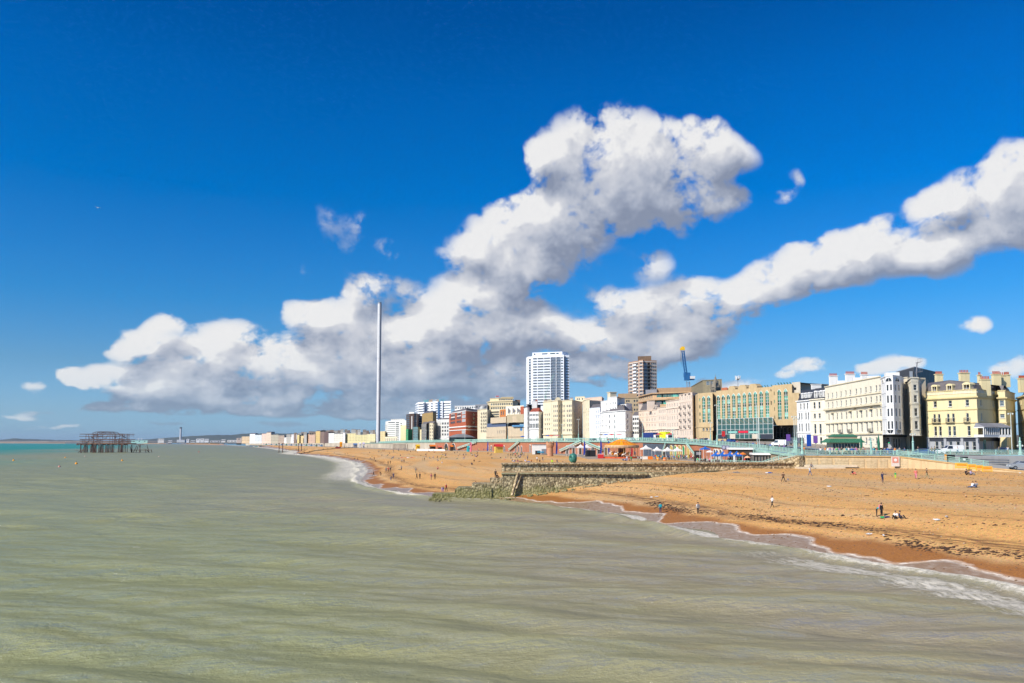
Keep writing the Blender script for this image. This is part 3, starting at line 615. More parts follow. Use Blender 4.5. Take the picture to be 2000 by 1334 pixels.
class Bld:
    """front = [(photo px, depth), ...] left to right; zr(py) turns a photo height at the reference point into metres"""
    def __init__(s, name, label, front, top, wall, ref=None, base=None, back=14, cat='building', group=None, dep=0.22):
        s.pts = [DP(p, d) for p, d in front]; s.front = front; rp = ref or front[0]; s.rd = rp[1]; s.rpx = rp[0]
        cx = sum(p[0] for p in s.pts) / len(s.pts); cy = sum(p[1] for p in s.pts) / len(s.pts)
        s.z0 = (land_z(cx, cy) if base is None else base) - 1.0; s.O = (cx, cy, s.z0 + 1.0)
        s.e = thing(name, label, cat, s.O, 0, group); s.wall = wall; s.back = back; s.zt = s.zr(top); s.holes = {i: [] for i in range(len(s.pts) - 1)}; s.dep = dep; s.wz0 = s.z0
        A, B = s.pts[0], s.pts[-1]; d = (B[0] - A[0], B[1] - A[1]); l = math.hypot(*d); s.inn = (-d[1] / l, d[0] / l)
    def zr(s, py): return ZZ(py, s.rd, s.rpx)
    def loc(s): return (-s.O[0], -s.O[1], -s.O[2])
    def build(s, name, mb, m_): return mb.build(name, m_, s.e, s.loc())
    def rows(s, seg, cols, rows, w=1.1, bars=(1, 2), frame=None, gl=None, arch=False, sill=True, name='window', bycount=False):
        """cols: photo columns, or a number of even columns; rows: [(py top, py bottom)]"""
        A, B = s.pts[seg], s.pts[seg + 1]; L = math.hypot(B[0] - A[0], B[1] - A[1])
        us = [L * (i + .5) / cols for i in range(cols)] if isinstance(cols, int) else [seg_u(A, B, p) for p in cols]
        out = []
        for (pt_, pb) in rows:
            for u in us:
                q_ = (u - w / 2, u + w / 2, s.zr(pb), s.zr(pt_))
                if q_[0] < 0.1 or q_[1] > L - 0.1 or q_[3] > s.zt - .05: continue
                s.holes[seg].append(q_); out.append((u, q_[2], q_[3]))
                put_window(s.e, s.O, A, B, q_, frame or WHITE, gl or GLASS, bars, arch, sill, s.dep, name)
        return out
    def slabs(s, seg, cols, rows_z, w, h, **k): pass
    def finish(s, parapet=0.0, cornices=(), roof=None, name='wall', cm=None, top_slab=True):
        mb = MB()
        for i in range(len(s.pts) - 1):
            A, B = s.pts[i], s.pts[i + 1]
            s.wins = wall_seg(mb, A, B, s.wz0, s.zt, s.holes[i], s.dep)
        def back_(p, side):                  # side walls run straight back from the street front
            r = math.hypot(*p); rx, ry = p[0] / r, p[1] / r; ix, iy = s.inn
            if (rx * iy - ry * ix) * side < 0: ix, iy = rx, ry
            return (p[0] + ix * s.back, p[1] + iy * s.back)
        b0 = back_(s.pts[0], -1); b1 = back_(s.pts[-1], 1)
        for A, B in ((s.pts[-1], b1), (b1, b0), (b0, s.pts[0])): mb.poly([(A[0], A[1], s.wz0), (B[0], B[1], s.wz0), (B[0], B[1], s.zt), (A[0], A[1], s.zt)])
        if s.wz0 > s.z0 + .01: mb.poly([(p[0], p[1], s.wz0) for p in (s.pts + [b1, b0])[::-1]])
        if parapet == 0: mb.poly([(p[0], p[1], s.zt) for p in s.pts + [b1, b0]])
        else:
            zz = s.zt - parapet; mb.poly([(p[0], p[1], zz) for p in s.pts + [b1, b0]])
            loop = s.pts + [b1, b0]; cx = sum(p[0] for p in loop) / len(loop); cy = sum(p[1] for p in loop) / len(loop)
            ins = [(p[0] + (cx - p[0]) * .04, p[1] + (cy - p[1]) * .04) for p in loop]
            for i in range(len(loop)):
                j = (i + 1) % len(loop); mb.poly([(*loop[i], s.zt), (*loop[j], s.zt), (*ins[j], s.zt), (*ins[i], s.zt)]); mb.poly([(*ins[i], s.zt), (*ins[j], s.zt), (*ins[j], zz), (*ins[i], zz)])
        w_ = s.build(name, mb, s.wall)
        if cornices:
            cb = MB()
            for (py, h, pr) in cornices: z = s.zr(py); band(cb, s.pts, z - h / 2, z + h / 2, 0.0, pr)
            s.build('cornice', cb, cm or s.wall)
        s.b0, s.b1 = b0, b1
        return s
    def mansard(s, py_top, inset=1.6, m_=None, flat=True, z0=None, off=0.25, inset2=None):
        z1 = s.zr(py_top); z0 = s.zt if z0 is None else z0; loop = s.pts + [s.b1, s.b0]
        a = offset_poly(s.pts, -off) + [s.b1, s.b0]; b_ = offset_poly(s.pts, -inset); e0 = (s.b0[0], s.b0[1]); e1 = (s.b1[0], s.b1[1]); b_ = b_ + [e1, e0]
        mb = MB(); n = len(a)
        for i in range(n):
            j = (i + 1) % n; mb.poly([(*a[i], z0), (*a[j], z0), (*b_[j], z1), (*b_[i], z1)])
        mb.poly([(*p, z1) for p in b_]); s.build('roof', mb, m_ or SLATE); s.rz1 = z1
    def dormer(s, seg, px, py0, py1, w=1.3, wall=None, inset=0.5, arch=True):
        A, B = s.pts[seg], s.pts[seg + 1]; u = seg_u(A, B, px); L = math.hypot(B[0] - A[0], B[1] - A[1]); dx, dy = (B[0] - A[0]) / L, (B[1] - A[1]) / L; nx, ny = dy, -dx
        z0, z1 = s.zr(py1), s.zr(py0); h = z1 - z0; key = ('dorm', round(w, 1), round(h, 1), (wall or s.wall).name, arch)
        if key not in WM:
            w_, h_ = key[1], key[2]; d_ = MB(); t_ = .22
            for s_ in (-1, 1): d_.prism([(s_ * w_ / 2 - (t_ if s_ > 0 else 0), 0), (s_ * w_ / 2 + (t_ if s_ < 0 else 0), 0), (s_ * w_ / 2 + (t_ if s_ < 0 else 0), 2.2), (s_ * w_ / 2 - (t_ if s_ > 0 else 0), 2.2)], 0, h_)
            n = 6; r = w_ / 2 + .12
            if arch:
                arc = [(r * math.cos(math.pi * i / n), h_ + .6 * r * math.sin(math.pi * i / n)) for i in range(n + 1)]
                d_.poly([(a, -.05, c_) for a, c_ in arc])
                for a, c_ in zip(arc, arc[1:]): d_.poly([(a[0], -.05, a[1]), (c_[0], -.05, c_[1]), (c_[0], 2.3, c_[1]), (a[0], 2.3, a[1])])
            else: d_.prism([(-r, -.1), (r, -.1), (r, 2.3), (-r, 2.3)], h_, h_ + .18)
            WM[key] = d_.mesh('dormer', wall or s.wall)
        o = link('dormer', WM[key], s.e, (A[0] + dx * u - nx * inset - s.O[0], A[1] + dy * u - ny * inset - s.O[1], z0 - s.O[2]), math.atan2(dy, dx))
        fm, pm = win_mesh(w - .44, h, WHITE, GLASS, (2, 2), sill=False); wo_ = link('window', fm, o, (0, .12, 0)); return o
    def chim(s, px, d, py0, py1, wpx, wy=1.1, n=6, m_=None, rz=0.0):
        x = XX(px, d); z1 = ZZ(py0, d, px); z0 = ZZ(py1, d, px) - 1.0
        return chimney(s.e, s.O, x, d, z0, z1, wpx * d / FPX, wy, m_ or s.wall, n, rz)
def text_part(par, O, txt, A, B, u, z, size, m_, name='lettering', off=0.06, ext=0.03, extra_rz=0.0):
    cu = bpy.data.curves.new(name, 'FONT'); cu.body = txt; cu.size = size; cu.extrude = ext; cu.align_x = 'CENTER'; cu.align_y = 'CENTER'
    to = bpy.data.objects.new('tmp', cu); C.objects.link(to); me = bpy.data.meshes.new_from_object(to.evaluated_get(bpy.context.evaluated_depsgraph_get())); bpy.data.objects.remove(to); me.name = name
    me.transform(Matrix.Rotation(R(90), 4, 'X')); me.materials.clear(); me.materials.append(m_)
    for p in me.polygons: p.material_index = 0
    L = math.hypot(B[0] - A[0], B[1] - A[1]); dx, dy = (B[0] - A[0]) / L, (B[1] - A[1]) / L; nx, ny = dy, -dx
    return link(name, me, par, (A[0] + dx * u + nx * off - O[0], A[1] + dy * u + ny * off - O[1], z - O[2]), math.atan2(dy, dx))
# ------------------------------------------------------------------ near buildings
CREAM = mat('cream_stucco', (0.72, 0.63, 0.44), 0.8, var=0.08, scale=0.25, grime=0.30)
YELLOW = mat('yellow_stucco', (0.74, 0.63, 0.36), 0.8, var=0.07, scale=0.25, grime=0.32)
YTRIM = mat('yellow_trim', (0.62, 0.50, 0.25), 0.8, var=0.1, scale=0.5)
IVORY = mat('ivory_stucco', (0.80, 0.73, 0.57), 0.75, var=0.07, scale=0.25, grime=0.25)
WSTUC = mat('white_stucco', (0.80, 0.79, 0.76), 0.7, var=0.06, scale=0.25, grime=0.16)
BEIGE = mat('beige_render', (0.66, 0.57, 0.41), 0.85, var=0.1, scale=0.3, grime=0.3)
PINKC = mat('pinkish_cream', (0.74, 0.60, 0.48), 0.8, var=0.08, scale=0.25, grime=0.25)
IRON = mat('black_iron', (0.03, 0.03, 0.032), 0.5, var=0); GREYM = mat('grey_metal', (0.35, 0.36, 0.37), 0.4, metal=0.6, var=0.05)
DARKM = mat('dark_cladding', (0.055, 0.058, 0.066), 0.45, var=0.2, scale=0.4); LEADG = mat('lead_grey', (0.22, 0.22, 0.24), 0.55, var=0.15)
GREYP = mat('grey_paint', (0.36, 0.37, 0.39), 0.6, var=0.08); TEALP = mat('teal_paint', (0.03, 0.25, 0.28), 0.5, var=0.05); NAVYP = mat('navy_paint', (0.035, 0.04, 0.055), 0.5, var=0.05)
WHITEP = MATS['white_paint']; BRICK = mat('red_brick', (0.40, 0.10, 0.05), 0.85, var=0.2, scale=1.5)
# --- yellow corner pub
p = Bld('pub_building', 'yellow stucco corner pub with grey shopfront, mansard dormers and red chimney pots', [(1811, 229), (1911, 216), (1951, 226), (1954, 222), (1967, 221), (1986, 236)], 761.5, YELLOW, ref=(1890, 219), back=17)
top = p.rows(0, [1829, 1858.5, 1892], [(781, 793)], w=1.0); p.rows(1, [1919, 1943], [(781, 793)], w=0.8); p.rows(3, [1960], [(781, 792), (808, 815.5)], w=1.1)
r2 = p.rows(0, [1827, 1836, 1853.8, 1863.8, 1891.6], [(807, 823.5)], w=0.72, arch=True, sill=False); p.rows(1, [1919.5, 1943.5], [(806, 821)], w=0.7)
p.rows(0, [1828, 1837.3, 1855.5, 1865, 1893.5], [(832, 851)], w=0.85)
GND = [(862.5, 880.5)]; p.rows(0, [1829.5, 1840.2, 1856.5, 1871, 1888.5, 1902.5], GND, w=0.98, sill=False)
p.rows(1, [1936.5, 1942, 1948], GND, w=0.6, sill=False, bars=(1, 1)); p.rows(4, [1976], [(812, 822), (836, 850)], w=0.7)
for px in (1831.5, 1858.8, 1891.6): balcony(p.e, p.O, p.pts[0], p.pts[1], seg_u(p.pts[0], p.pts[1], px), p.zr(825), 2.5 if px < 1880 else 1.7, .6, 1.25, IRON)
p.finish(parapet=1.1, cornices=[(776.2, .35, .55), (778, .25, .3), (799.6, .28, .2), (825.6, .3, .22), (761.6, .22, .18)], cm=YTRIM, roof=None)
bl = MB()                                                   # balusters standing in the parapet
a_ = offset_poly(p.pts, 0.05)
for i in range(2):
    A, B = a_[i], a_[i + 1]; L = math.hypot(B[0] - A[0], B[1] - A[1])
    for k in range(int(L / .38)):
        if (k // 7) % 3 == 2: continue
        u = .5 + k * .38; x = lerp(A[0], B[0], min(u / L, 1)); y = lerp(A[1], B[1], min(u / L, 1)); bl.box((x, y, p.zr(767.6)), (.16, .12, .75), math.atan2(B[1] - A[1], B[0] - A[0]))
band(bl, p.pts[:3], p.zr(767.6) - .1, p.zr(767.6) + .02, -.1, .14); p.build('balustrade', bl, IVORY)
p.mansard(751, inset=1.5, off=.5, z0=p.zt - 1.1)
hp = MB(); A = offset_poly(p.pts, -1.5); z0 = p.rz1; z1 = p.zr(739); L3 = A + [p.b1, p.b0]
rA = (A[0][0] + p.inn[0] * 7 + 5, A[0][1] + p.inn[1] * 7); rB = (A[1][0] + p.inn[0] * 7 - 1, A[1][1] + p.inn[1] * 7); rC = (A[4][0] + p.inn[0] * 8 - 3, A[4][1] + p.inn[1] * 8)
hp.poly([(*A[0], z0), (*A[1], z0), (*rB, z1), (*rA, z1)]); hp.poly([(*A[1], z0), (*A[2], z0), (*A[3], z0), (*A[4], z0), (*rC, z1), (*rB, z1)]); hp.poly([(*p.b0, z0), (*A[0], z0), (*rA, z1)])
hp.poly([(*A[4], z0), (*A[5], z0), (*p.b1, z0), (*rC, z1)]); hp.poly([(*p.b1, z0), (*p.b0, z0), (*rA, z1), (*rB, z1), (*rC, z1)]); p.build('hipped_roof', hp, SLATE)
for px in (1828, 1857.5, 1891): p.dormer(0, px, 751.5, 765.5, w=2.1 if px > 1880 else 1.7, inset=.1)
for (px, d, y0, y1, w_, n) in ((1838.5, 236, 732, 748, 13, 6), (1888, 232, 729.5, 750, 18, 6), (1918, 240, 733.5, 742, 5, 2), (1928.5, 221, 742, 766, 18, 6), (1951, 232, 732, 752, 15, 6), (1963.5, 234, 734, 752, 11, 3), (1972, 238, 733, 750, 9, 4)):
    p.chim(px, d, y0, y1, w_, n=n)
sf = MB(); z0 = p.z0 + 1; band(sf, p.pts[:4], p.zr(861.6), p.zr(855), 0, .16, 1); band(sf, p.pts[:4], p.zr(854.9), p.zr(853.6), 0, .55, 0)   # fascia and pilasters
for px in (1813.5, 1846.5, 1879.5, 1909.5):
    u = seg_u(p.pts[0], p.pts[1], px); A, B = p.pts[0], p.pts[1]; L = math.hypot(B[0] - A[0], B[1] - A[1]); t_ = u / L
    sf.box((lerp(A[0], B[0], t_) - p.inn[0] * .05, lerp(A[1], B[1], t_) - p.inn[1] * .05, z0), (.75, .5, p.zr(855) - z0 + .1), math.atan2(B[1] - A[1], B[0] - A[0]), 0)
fr = p.build('shopfront', sf, [GREYP, NAVYP])
def skirt(bl_, seg, z0, z1, m_, holes, name):                # thin grey skin over the ground storey, with the same openings
    A, B = bl_.pts[seg], bl_.pts[seg + 1]; L = math.hypot(B[0] - A[0], B[1] - A[1]); nx, ny = (B[1] - A[1]) / L * .03, -(B[0] - A[0]) / L * .03
    mb = MB(); wall_seg(mb, (A[0] + nx, A[1] + ny), (B[0] + nx, B[1] + ny), z0, z1, [h for h in holes if h[3] < z1], .03); return bl_.build(name, mb, m_)
for sg_ in (0, 1): skirt(p, sg_, p.z0 + .5, p.zr(861.6), GREYP, p.holes[sg_], 'painted_facing')
A, B = p.pts[0], p.pts[1]
dr = MB(); u = seg_u(p.pts[1], p.pts[2], 1922.5); A, B = p.pts[1], p.pts[2]; L = math.hypot(B[0] - A[0], B[1] - A[1]); cx_, cy_ = lerp(A[0], B[0], u / L), lerp(A[1], B[1], u / L)
dr.box((cx_ - p.inn[0] * .08, cy_ - p.inn[1] * .08, z0), (1.7, .14, 3.3), math.atan2(B[1] - A[1], B[0] - A[0]), 0); d_ = p.build('door', dr, TEALP)
dg = MB(); dg.box((cx_ - p.inn[0] * .17, cy_ - p.inn[1] * .17, z0 + .5), (.55, .05, 1.7), math.atan2(B[1] - A[1], B[0] - A[0]), 0); dg.build('pane', GLASS, d_)
cv = MB(); q = [DP(1911.5, 213.5), DP(1942, 216.5), DP(1967.5, 217)]                       # glazed oriel over the door
zb, zt_ = p.zr(851.5), p.zr(835); rr = offset_poly(q, 1.5); fr_ = MB(); back_ = offset_poly(q, -1.2)
fr_.prism(rr + back_[::-1], zb - .35, zb + .3, 0); fr_.prism(rr + back_[::-1], zt_ - .2, zt_ + .02, 0)
for i in range(2):
    A, B = rr[i], rr[i + 1]; L = math.hypot(B[0] - A[0], B[1] - A[1]); n = int(L / .8)
    for k in range(n + 1): x, y = lerp(A[0], B[0], k / n), lerp(A[1], B[1], k / n); fr_.box((x, y, zb + .3), (.24, .2, zt_ - zb - .3), math.atan2(B[1] - A[1], B[0] - A[0]))
ori = p.build('oriel_window', fr_, WHITEP); gl_ = MB(); ri = offset_poly(q, 1.42)
for i in range(2): gl_.poly([(*ri[i], zb + .3), (*ri[i + 1], zb + .3), (*ri[i + 1], zt_), (*ri[i], zt_)])
gl_.build('pane', GLASS, ori); rf_ = MB(); ro = offset_poly(q, 1.9); zr_ = p.zr(826.5)
rf_.poly([(*ro[0], zt_ + .02), (*ro[1], zt_ + .02), (back_[1][0], back_[1][1], zr_), (back_[0][0] + .6, back_[0][1], zr_)]); rf_.poly([(*ro[1], zt_ + .02), (*ro[2], zt_ + .02), (back_[2][0] - .5, back_[2][1], zr_), (back_[1][0], back_[1][1], zr_)])
rf_.poly([(back_[0][0], back_[0][1], zt_ + .02), (*ro[0], zt_ + .02), (back_[0][0] + .6, back_[0][1], zr_)]); rf_.build('oriel_roof', LEADG, ori)
# --- next cream terrace at the right edge
n_ = Bld('terrace_house', 'cream terraced house beside yellow pub, cut by right edge', [(1990, 240), (2006, 226), (2046, 222), (2080, 214)], 777, YELLOW, back=14)
n_.rows(1, 3, [(812, 821), (834, 850), (868, 877)], w=1.3); n_.rows(2, 3, [(812, 821), (834, 850), (868, 877)], w=1.2); n_.rows(0, [1998], [(783, 792), (811, 822), (835, 850)], w=.8)
n_.finish(parapet=.8, cornices=[(778, .4, .4), (802, .25, .2), (828, .25, .2)], cm=YTRIM); n_.mansard(748, inset=3.5, off=.6, z0=n_.zt - .7)
n_.dormer(1, 2012, 760, 771, w=1.7, inset=.5, arch=False); n_.chim(2001, 238, 740, 760, 12)
# --- lane with fire escape, dark roof block
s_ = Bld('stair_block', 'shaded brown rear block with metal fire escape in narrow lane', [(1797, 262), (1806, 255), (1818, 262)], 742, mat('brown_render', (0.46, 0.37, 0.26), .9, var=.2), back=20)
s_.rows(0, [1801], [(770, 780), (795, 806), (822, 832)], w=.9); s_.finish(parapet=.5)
fe = MB(); 
for k in range(9):
    z = s_.zr(862) + k * 3.05; x0, y0 = DP(1797.5, 246); x1, y1 = DP(1806.5, 244)
    fe.prism([(x0, y0), (x1, y1), (x1 + .3, y1 + 2.2), (x0 + .3, y0 + 2.2)], z, z + .08); fe.bar((x0, y0, z + 1.1), (x1, y1, z + 1.1), .07)
    for q_ in range(4): fe.bar((lerp(x0, x1, q_ / 3), lerp(y0, y1, q_ / 3), z), (lerp(x0, x1, q_ / 3), lerp(y0, y1, q_ / 3), z + 1.1), .05)
    if k < 8: fe.bar((x0 if k % 2 else x1, y0 + 1, z), (x1 if k % 2 else x0, y0 + 1, z + 3.05), .5, .12)
for x, y in (DP(1797.5, 246), DP(1806.5, 244)): fe.bar((x, y, s_.zr(872)), (x, y, s_.zr(748)), .14)
s_.build('fire_escape', fe, LEADG)
k_ = Bld('roof_plant_block', 'black metal clad modern block rising behind the white hotel', [(1755, 292), (1791, 272), (1833, 292)], 716, DARKM, ref=(1791, 272), back=16)
k_.finish(parapet=.4, cornices=[(717, .25, .15)], cm=LEADG); sm = MB(); 
for i, A in enumerate(k_.pts[:2]):
    B = k_.pts[i + 1]; 
    for q_ in range(1, 14): sm.bar((lerp(A[0], B[0], q_ / 14), lerp(A[1], B[1], q_ / 14) - .02, k_.zr(742)), (lerp(A[0], B[0], q_ / 14), lerp(A[1], B[1], q_ / 14) - .02, k_.zr(718)), .06)
k_.build('standing_seam', sm, DARKM); vn = MB(); x, y = DP(1783, 274); vn.box((x, y - .4, k_.zr(738)), (1.0, .5, 2.4), -.4); k_.build('vent', vn, GREYM)
# --- white hotel with glass bay tower
qn = Bld('seafront_hotel', 'long cream hotel of five storeys behind the green roofed kiosk', [(1614, 283), (1724.5, 237)], 735, IVORY, ref=(1722, 238), back=18)
CL = [1620, 1628.2, 1636.4, 1645, 1654.6, 1663.3, 1675.2, 1683.9, 1694, 1703.7, 1714.7, 1721.5]
qn.rows(0, CL, [(751.5, 762.5), (772.3, 784)], w=1.15); qn.rows(0, CL, [(798.5, 813.5), (823, 842.5)], w=1.2, sill=False)
qn.rows(0, [1623, 1641, 1659, 1680.5, 1692, 1699, 1712], [(854, 867)], w=1.3)
qn.finish(parapet=1.3, cornices=[(735.6, .3, .3), (766.8, .3, .28), (788.8, .55, .85), (792, .2, .35), (796, .12, .12), (820.5, .35, .5), (846.5, .4, .5)], cm=CREAM)
pl = MB(); A, B = qn.pts; L = math.hypot(B[0] - A[0], B[1] - A[1])
for i, px in enumerate([1624.2, 1632.3, 1640.7, 1649.8, 1659, 1669.3, 1679.5, 1689, 1698.9, 1709.2, 1718.2]):
    u = seg_u(A, B, px) / L
    for (ya, yb) in ((797, 819.5), (822, 845)): qn.build('pilaster', MB().box((lerp(A[0], B[0], u) - qn.inn[0] * .12, lerp(A[1], B[1], u) - qn.inn[1] * .12, qn.zr(yb)), (.42, .36, qn.zr(ya) - qn.zr(yb)), math.atan2(B[1] - A[1], B[0] - A[0])), IVORY)
pb = MB()
for px in (1628, 1663, 1684, 1703.7):                       # window hoods and balconettes
    u = seg_u(A, B, px) / L; pb.box((lerp(A[0], B[0], u) - qn.inn[0] * .3, lerp(A[1], B[1], u) - qn.inn[1] * .3, qn.zr(797.6)), (2.2, .7, .3), math.atan2(B[1] - A[1], B[0] - A[0]))
qn.build('window_hoods', pb, CREAM)
for px in (1645, 1663, 1703.7): balcony(qn.e, qn.O, A, B, seg_u(A, B, px), qn.zr(843), 2.6, .8, 1.0, IRON)
for tx, px in (('QUEENS', 1672), ('HOTEL', 1704)): text_part(qn.e, qn.O, tx, A, B, seg_u(A, B, px), qn.zr(793.9), .62, mat('dull_gold', (0.42, 0.33, 0.16), .6, var=0), extra_rz=0)
for (px, d, y0, y1, w_, n) in ((1631, 283, 735, 752, 15, 7), (1664, 268, 731.5, 748, 17, 8), (1692, 258, 732.5, 746, 13, 6)): qn.chim(px, d, y0, y1, w_, n=n, m_=WSTUC)
rb = MB()
for (px, d, y0, w_, dp_) in ((1645, 275, 744, 14, 3), (1678, 262, 738, 16, 3), (1708, 252, 735, 22, 4), (1746, 247, 728.5, 24, 4)): x, y = DP(px, d); rb.box((x, y, qn.zt - 1.4), (w_ * d / FPX, dp_, ZZ(y0, d, px) - qn.zt + 1.4), -.3)
qn.build('roof_hut', rb, WSTUC)
tw = Bld('bay_tower', 'white glazed bay tower of the hotel with rounded window heads', [(1723.5, 238), (1733.5, 229), (1748, 225.5), (1763, 229.5), (1769, 238)], 733, WSTUC, ref=(1742, 226), back=5, dep=.15)
tw.wz0 = tw.zr(848)
GR = [(750.5, 762.5), (771.5, 786.5), (797.5, 813), (822, 838)]; gd = glass('dark_glass', (0.02, 0.022, 0.03))
for sg_, cl in ((0, [1726.5, 1730.6]), (1, [1736.6, 1743.4]), (2, [1752.5, 1759.5]), (3, [1765.8])):
    tw.rows(sg_, cl, GR, w=(1.0 if sg_ in (1, 2) else .62 if sg_ == 0 else .9), bars=(1, 1), gl=gd, sill=False)
tw.finish(parapet=.4, cornices=[(733.3, .25, .2), (766, .15, .08), (792, .15, .08), (817.5, .15, .08), (847.5, .2, .15)]); lm = MB(); lf = MB()
for sg_, cp, wd in ((0, 1728.6, 1.7), (1, 1740, 2.3), (2, 1756, 2.3)):         # half-round lights at head and foot
    A, B = tw.pts[sg_], tw.pts[sg_ + 1]; L = math.hypot(B[0] - A[0], B[1] - A[1]); dx, dy = (B[0] - A[0]) / L, (B[1] - A[1]) / L; u = seg_u(A, B, cp)
    wd = min(wd, L / 2 - .15) if sg_ == 0 else wd / 2 * 1.35
    for zb_, sg2 in ((tw.zr(744.5), 1), (tw.zr(839.2), -1)):
        arc = [(wd * math.cos(math.pi * i / 10), 1.15 * math.sin(math.pi * i / 10) * sg2) for i in range(11)]
        W_ = lambda a, c_, o: (A[0] + dx * (u + a) + dy * o, A[1] + dy * (u + a) - dx * o, zb_ + c_)
        lm.poly([W_(a, c_, .03) for a, c_ in (arc if sg2 > 0 else arc[::-1])])
        for a, c_ in zip(arc, arc[1:]): lf.bar(W_(a[0], a[1], .04), W_(c_[0], c_[1], .04), .12)
        lf.bar(W_(0, 0, .05), W_(0, 1.15 * sg2, .05), .1); lf.bar(W_(-wd, 0, .05), W_(wd, 0, .05), .12)
tw.build('lunette_pane', lm, gd); tw.build('lunette_frame', lf, WHITEP)
# entrance below the tower, recessed
en = Bld('hotel_entrance', 'grey columned hotel entrance under the white bay tower', [(1724.5, 240), (1741, 237.5), (1769, 240)], 846.5, GREYP, ref=(1742, 238), back=6)
en.rows(1, [1747, 1752, 1757], [(856, 874)], w=.75, bars=(1, 2), sill=False, name='door'); en.rows(0, [1733.5], [(854, 866)], w=1.1); en.finish(cornices=[(852, .5, .5)], cm=DARKM)
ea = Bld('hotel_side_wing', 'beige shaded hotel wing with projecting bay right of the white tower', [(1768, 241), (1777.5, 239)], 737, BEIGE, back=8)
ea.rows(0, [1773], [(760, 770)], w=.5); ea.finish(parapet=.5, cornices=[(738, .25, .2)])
eb = Bld('projecting_bay', 'ivory four storey bay overhanging the lane right of hotel', [(1777, 235), (1784.5, 225), (1797, 225.5), (1804, 236)], 737, IVORY, ref=(1790, 225), back=8, dep=.15); eb.wz0 = eb.zr(850.5)
RB = [(751, 762), (771.5, 785.5), (797, 812.5), (822, 838)]
eb.rows(0, [1780.8], RB, w=.95); eb.rows(1, [1791.4], RB, w=1.15); eb.rows(2, [1800.5], RB, w=.6); eb.finish(parapet=.4, cornices=[(737.4, .3, .25), (745, .15, .1), (789, .2, .15), (817, .15, .1), (850, .3, .15)])
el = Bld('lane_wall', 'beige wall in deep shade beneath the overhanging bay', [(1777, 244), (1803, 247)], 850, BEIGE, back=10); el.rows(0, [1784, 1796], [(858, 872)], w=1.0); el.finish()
# --- two white houses with mansards
d1 = Bld('white_townhouse', 'narrow white townhouse with black mansard beside the blue panel', [(1558, 302), (1584, 293)], 782.5, WSTUC, ref=(1571, 297), back=14)
d1.rows(0, [1565.5, 1572, 1578.8], [(787.5, 799)], w=1.0); d1.rows(0, [1562.3, 1567, 1575.2, 1580.2], [(806, 819.5), (827, 842.5)], w=.95); d1.rows(0, [1562, 1567, 1572, 1577, 1581], [(850, 863)], w=.7)
d1.finish(parapet=.3, cornices=[(782.7, .35, .55), (802.5, .2, .15), (822, .2, .15), (845, .3, .3)]); DM = mat('black_slate', (0.045, 0.047, 0.055), .5, var=.2)
d1.mansard(761, inset=2.2, m_=DM, z0=d1.zt - .2)
for px in (1567, 1573.8, 1580.4): d1.dormer(0, px, 769, 777.5, w=1.25, inset=.35, wall=WSTUC)
d2 = Bld('cream_townhouse', 'cream townhouse with black mansard left of the long hotel', [(1584, 292.5), (1614, 284)], 780, IVORY, ref=(1599, 288), back=14)
d2.rows(0, [1592.5, 1602, 1612], [(785, 797.5), (807.5, 816.5)], w=1.25); d2.rows(0, [1592.8, 1603, 1612], [(828, 847)], w=1.3); d2.rows(0, [1593, 1603.5, 1612], [(854, 867)], w=1.4)
d2.finish(parapet=.3, cornices=[(779.6, .35, .45), (802, .2, .12), (822.5, .2, .15), (849, .2, .2)]); d2.mansard(757, inset=2.4, m_=DM, z0=d2.zt - .2)
for px in (1593.3, 1604, 1611.5): d2.dormer(0, px, 765, 776, w=1.5, inset=.35, wall=WSTUC)
d2.chim(1597, 300, 751.5, 764, 18, n=0, m_=WSTUC)
# --- sandstone hotel with tall green arched windows
SAND = mat('sandy_panel', (0.52, 0.385, 0.21), 0.85, var=0.12, scale=0.35, grime=0.35); SAND2 = mat('pale_concrete', (0.56, 0.50, 0.40), 0.85, var=0.1, grime=.2)
def teal_glass():
    m, t, b = newmat('green_glass'); b.inputs['Roughness'].default_value = .12; b.inputs['Specular IOR Level'].default_value = .6
    po = N(t, 'ShaderNodeNewGeometry'); s = N(t, 'ShaderNodeSeparateXYZ'); t.links.new(po.outputs['Position'], s.inputs[0])
    fl = mth(t, 'FLOOR', mth(t, 'DIVIDE', s.outputs[2], 1.75)); xx = mth(t, 'FLOOR', mth(t, 'DIVIDE', s.outputs[0], 2.1))
    cb = N(t, 'ShaderNodeCombineXYZ'); t.links.new(xx, cb.inputs[0]); t.links.new(fl, cb.inputs[2]); w = N(t, 'ShaderNodeTexWhiteNoise'); t.links.new(cb.outputs[0], w.inputs['Vector'])
    odd = mth(t, 'FLOORED_MODULO', fl, 2.0)
    f = mth(t, 'ADD', mth(t, 'MULTIPLY', odd, .45), mth(t, 'MULTIPLY', w.outputs[0], .55))
    t.links.new(ramp(t, f, [(0.1, (0.015, 0.06, 0.045)), (0.45, (0.03, 0.18, 0.13)), (0.75, (0.06, 0.34, 0.25)), (1.0, (0.25, 0.56, 0.46))]), b.inputs['Base Color']); return m
TG = teal_glass(); MATS['green_glass'] = TG; GG = glass('teal_pane', (0.03, 0.17, 0.13))
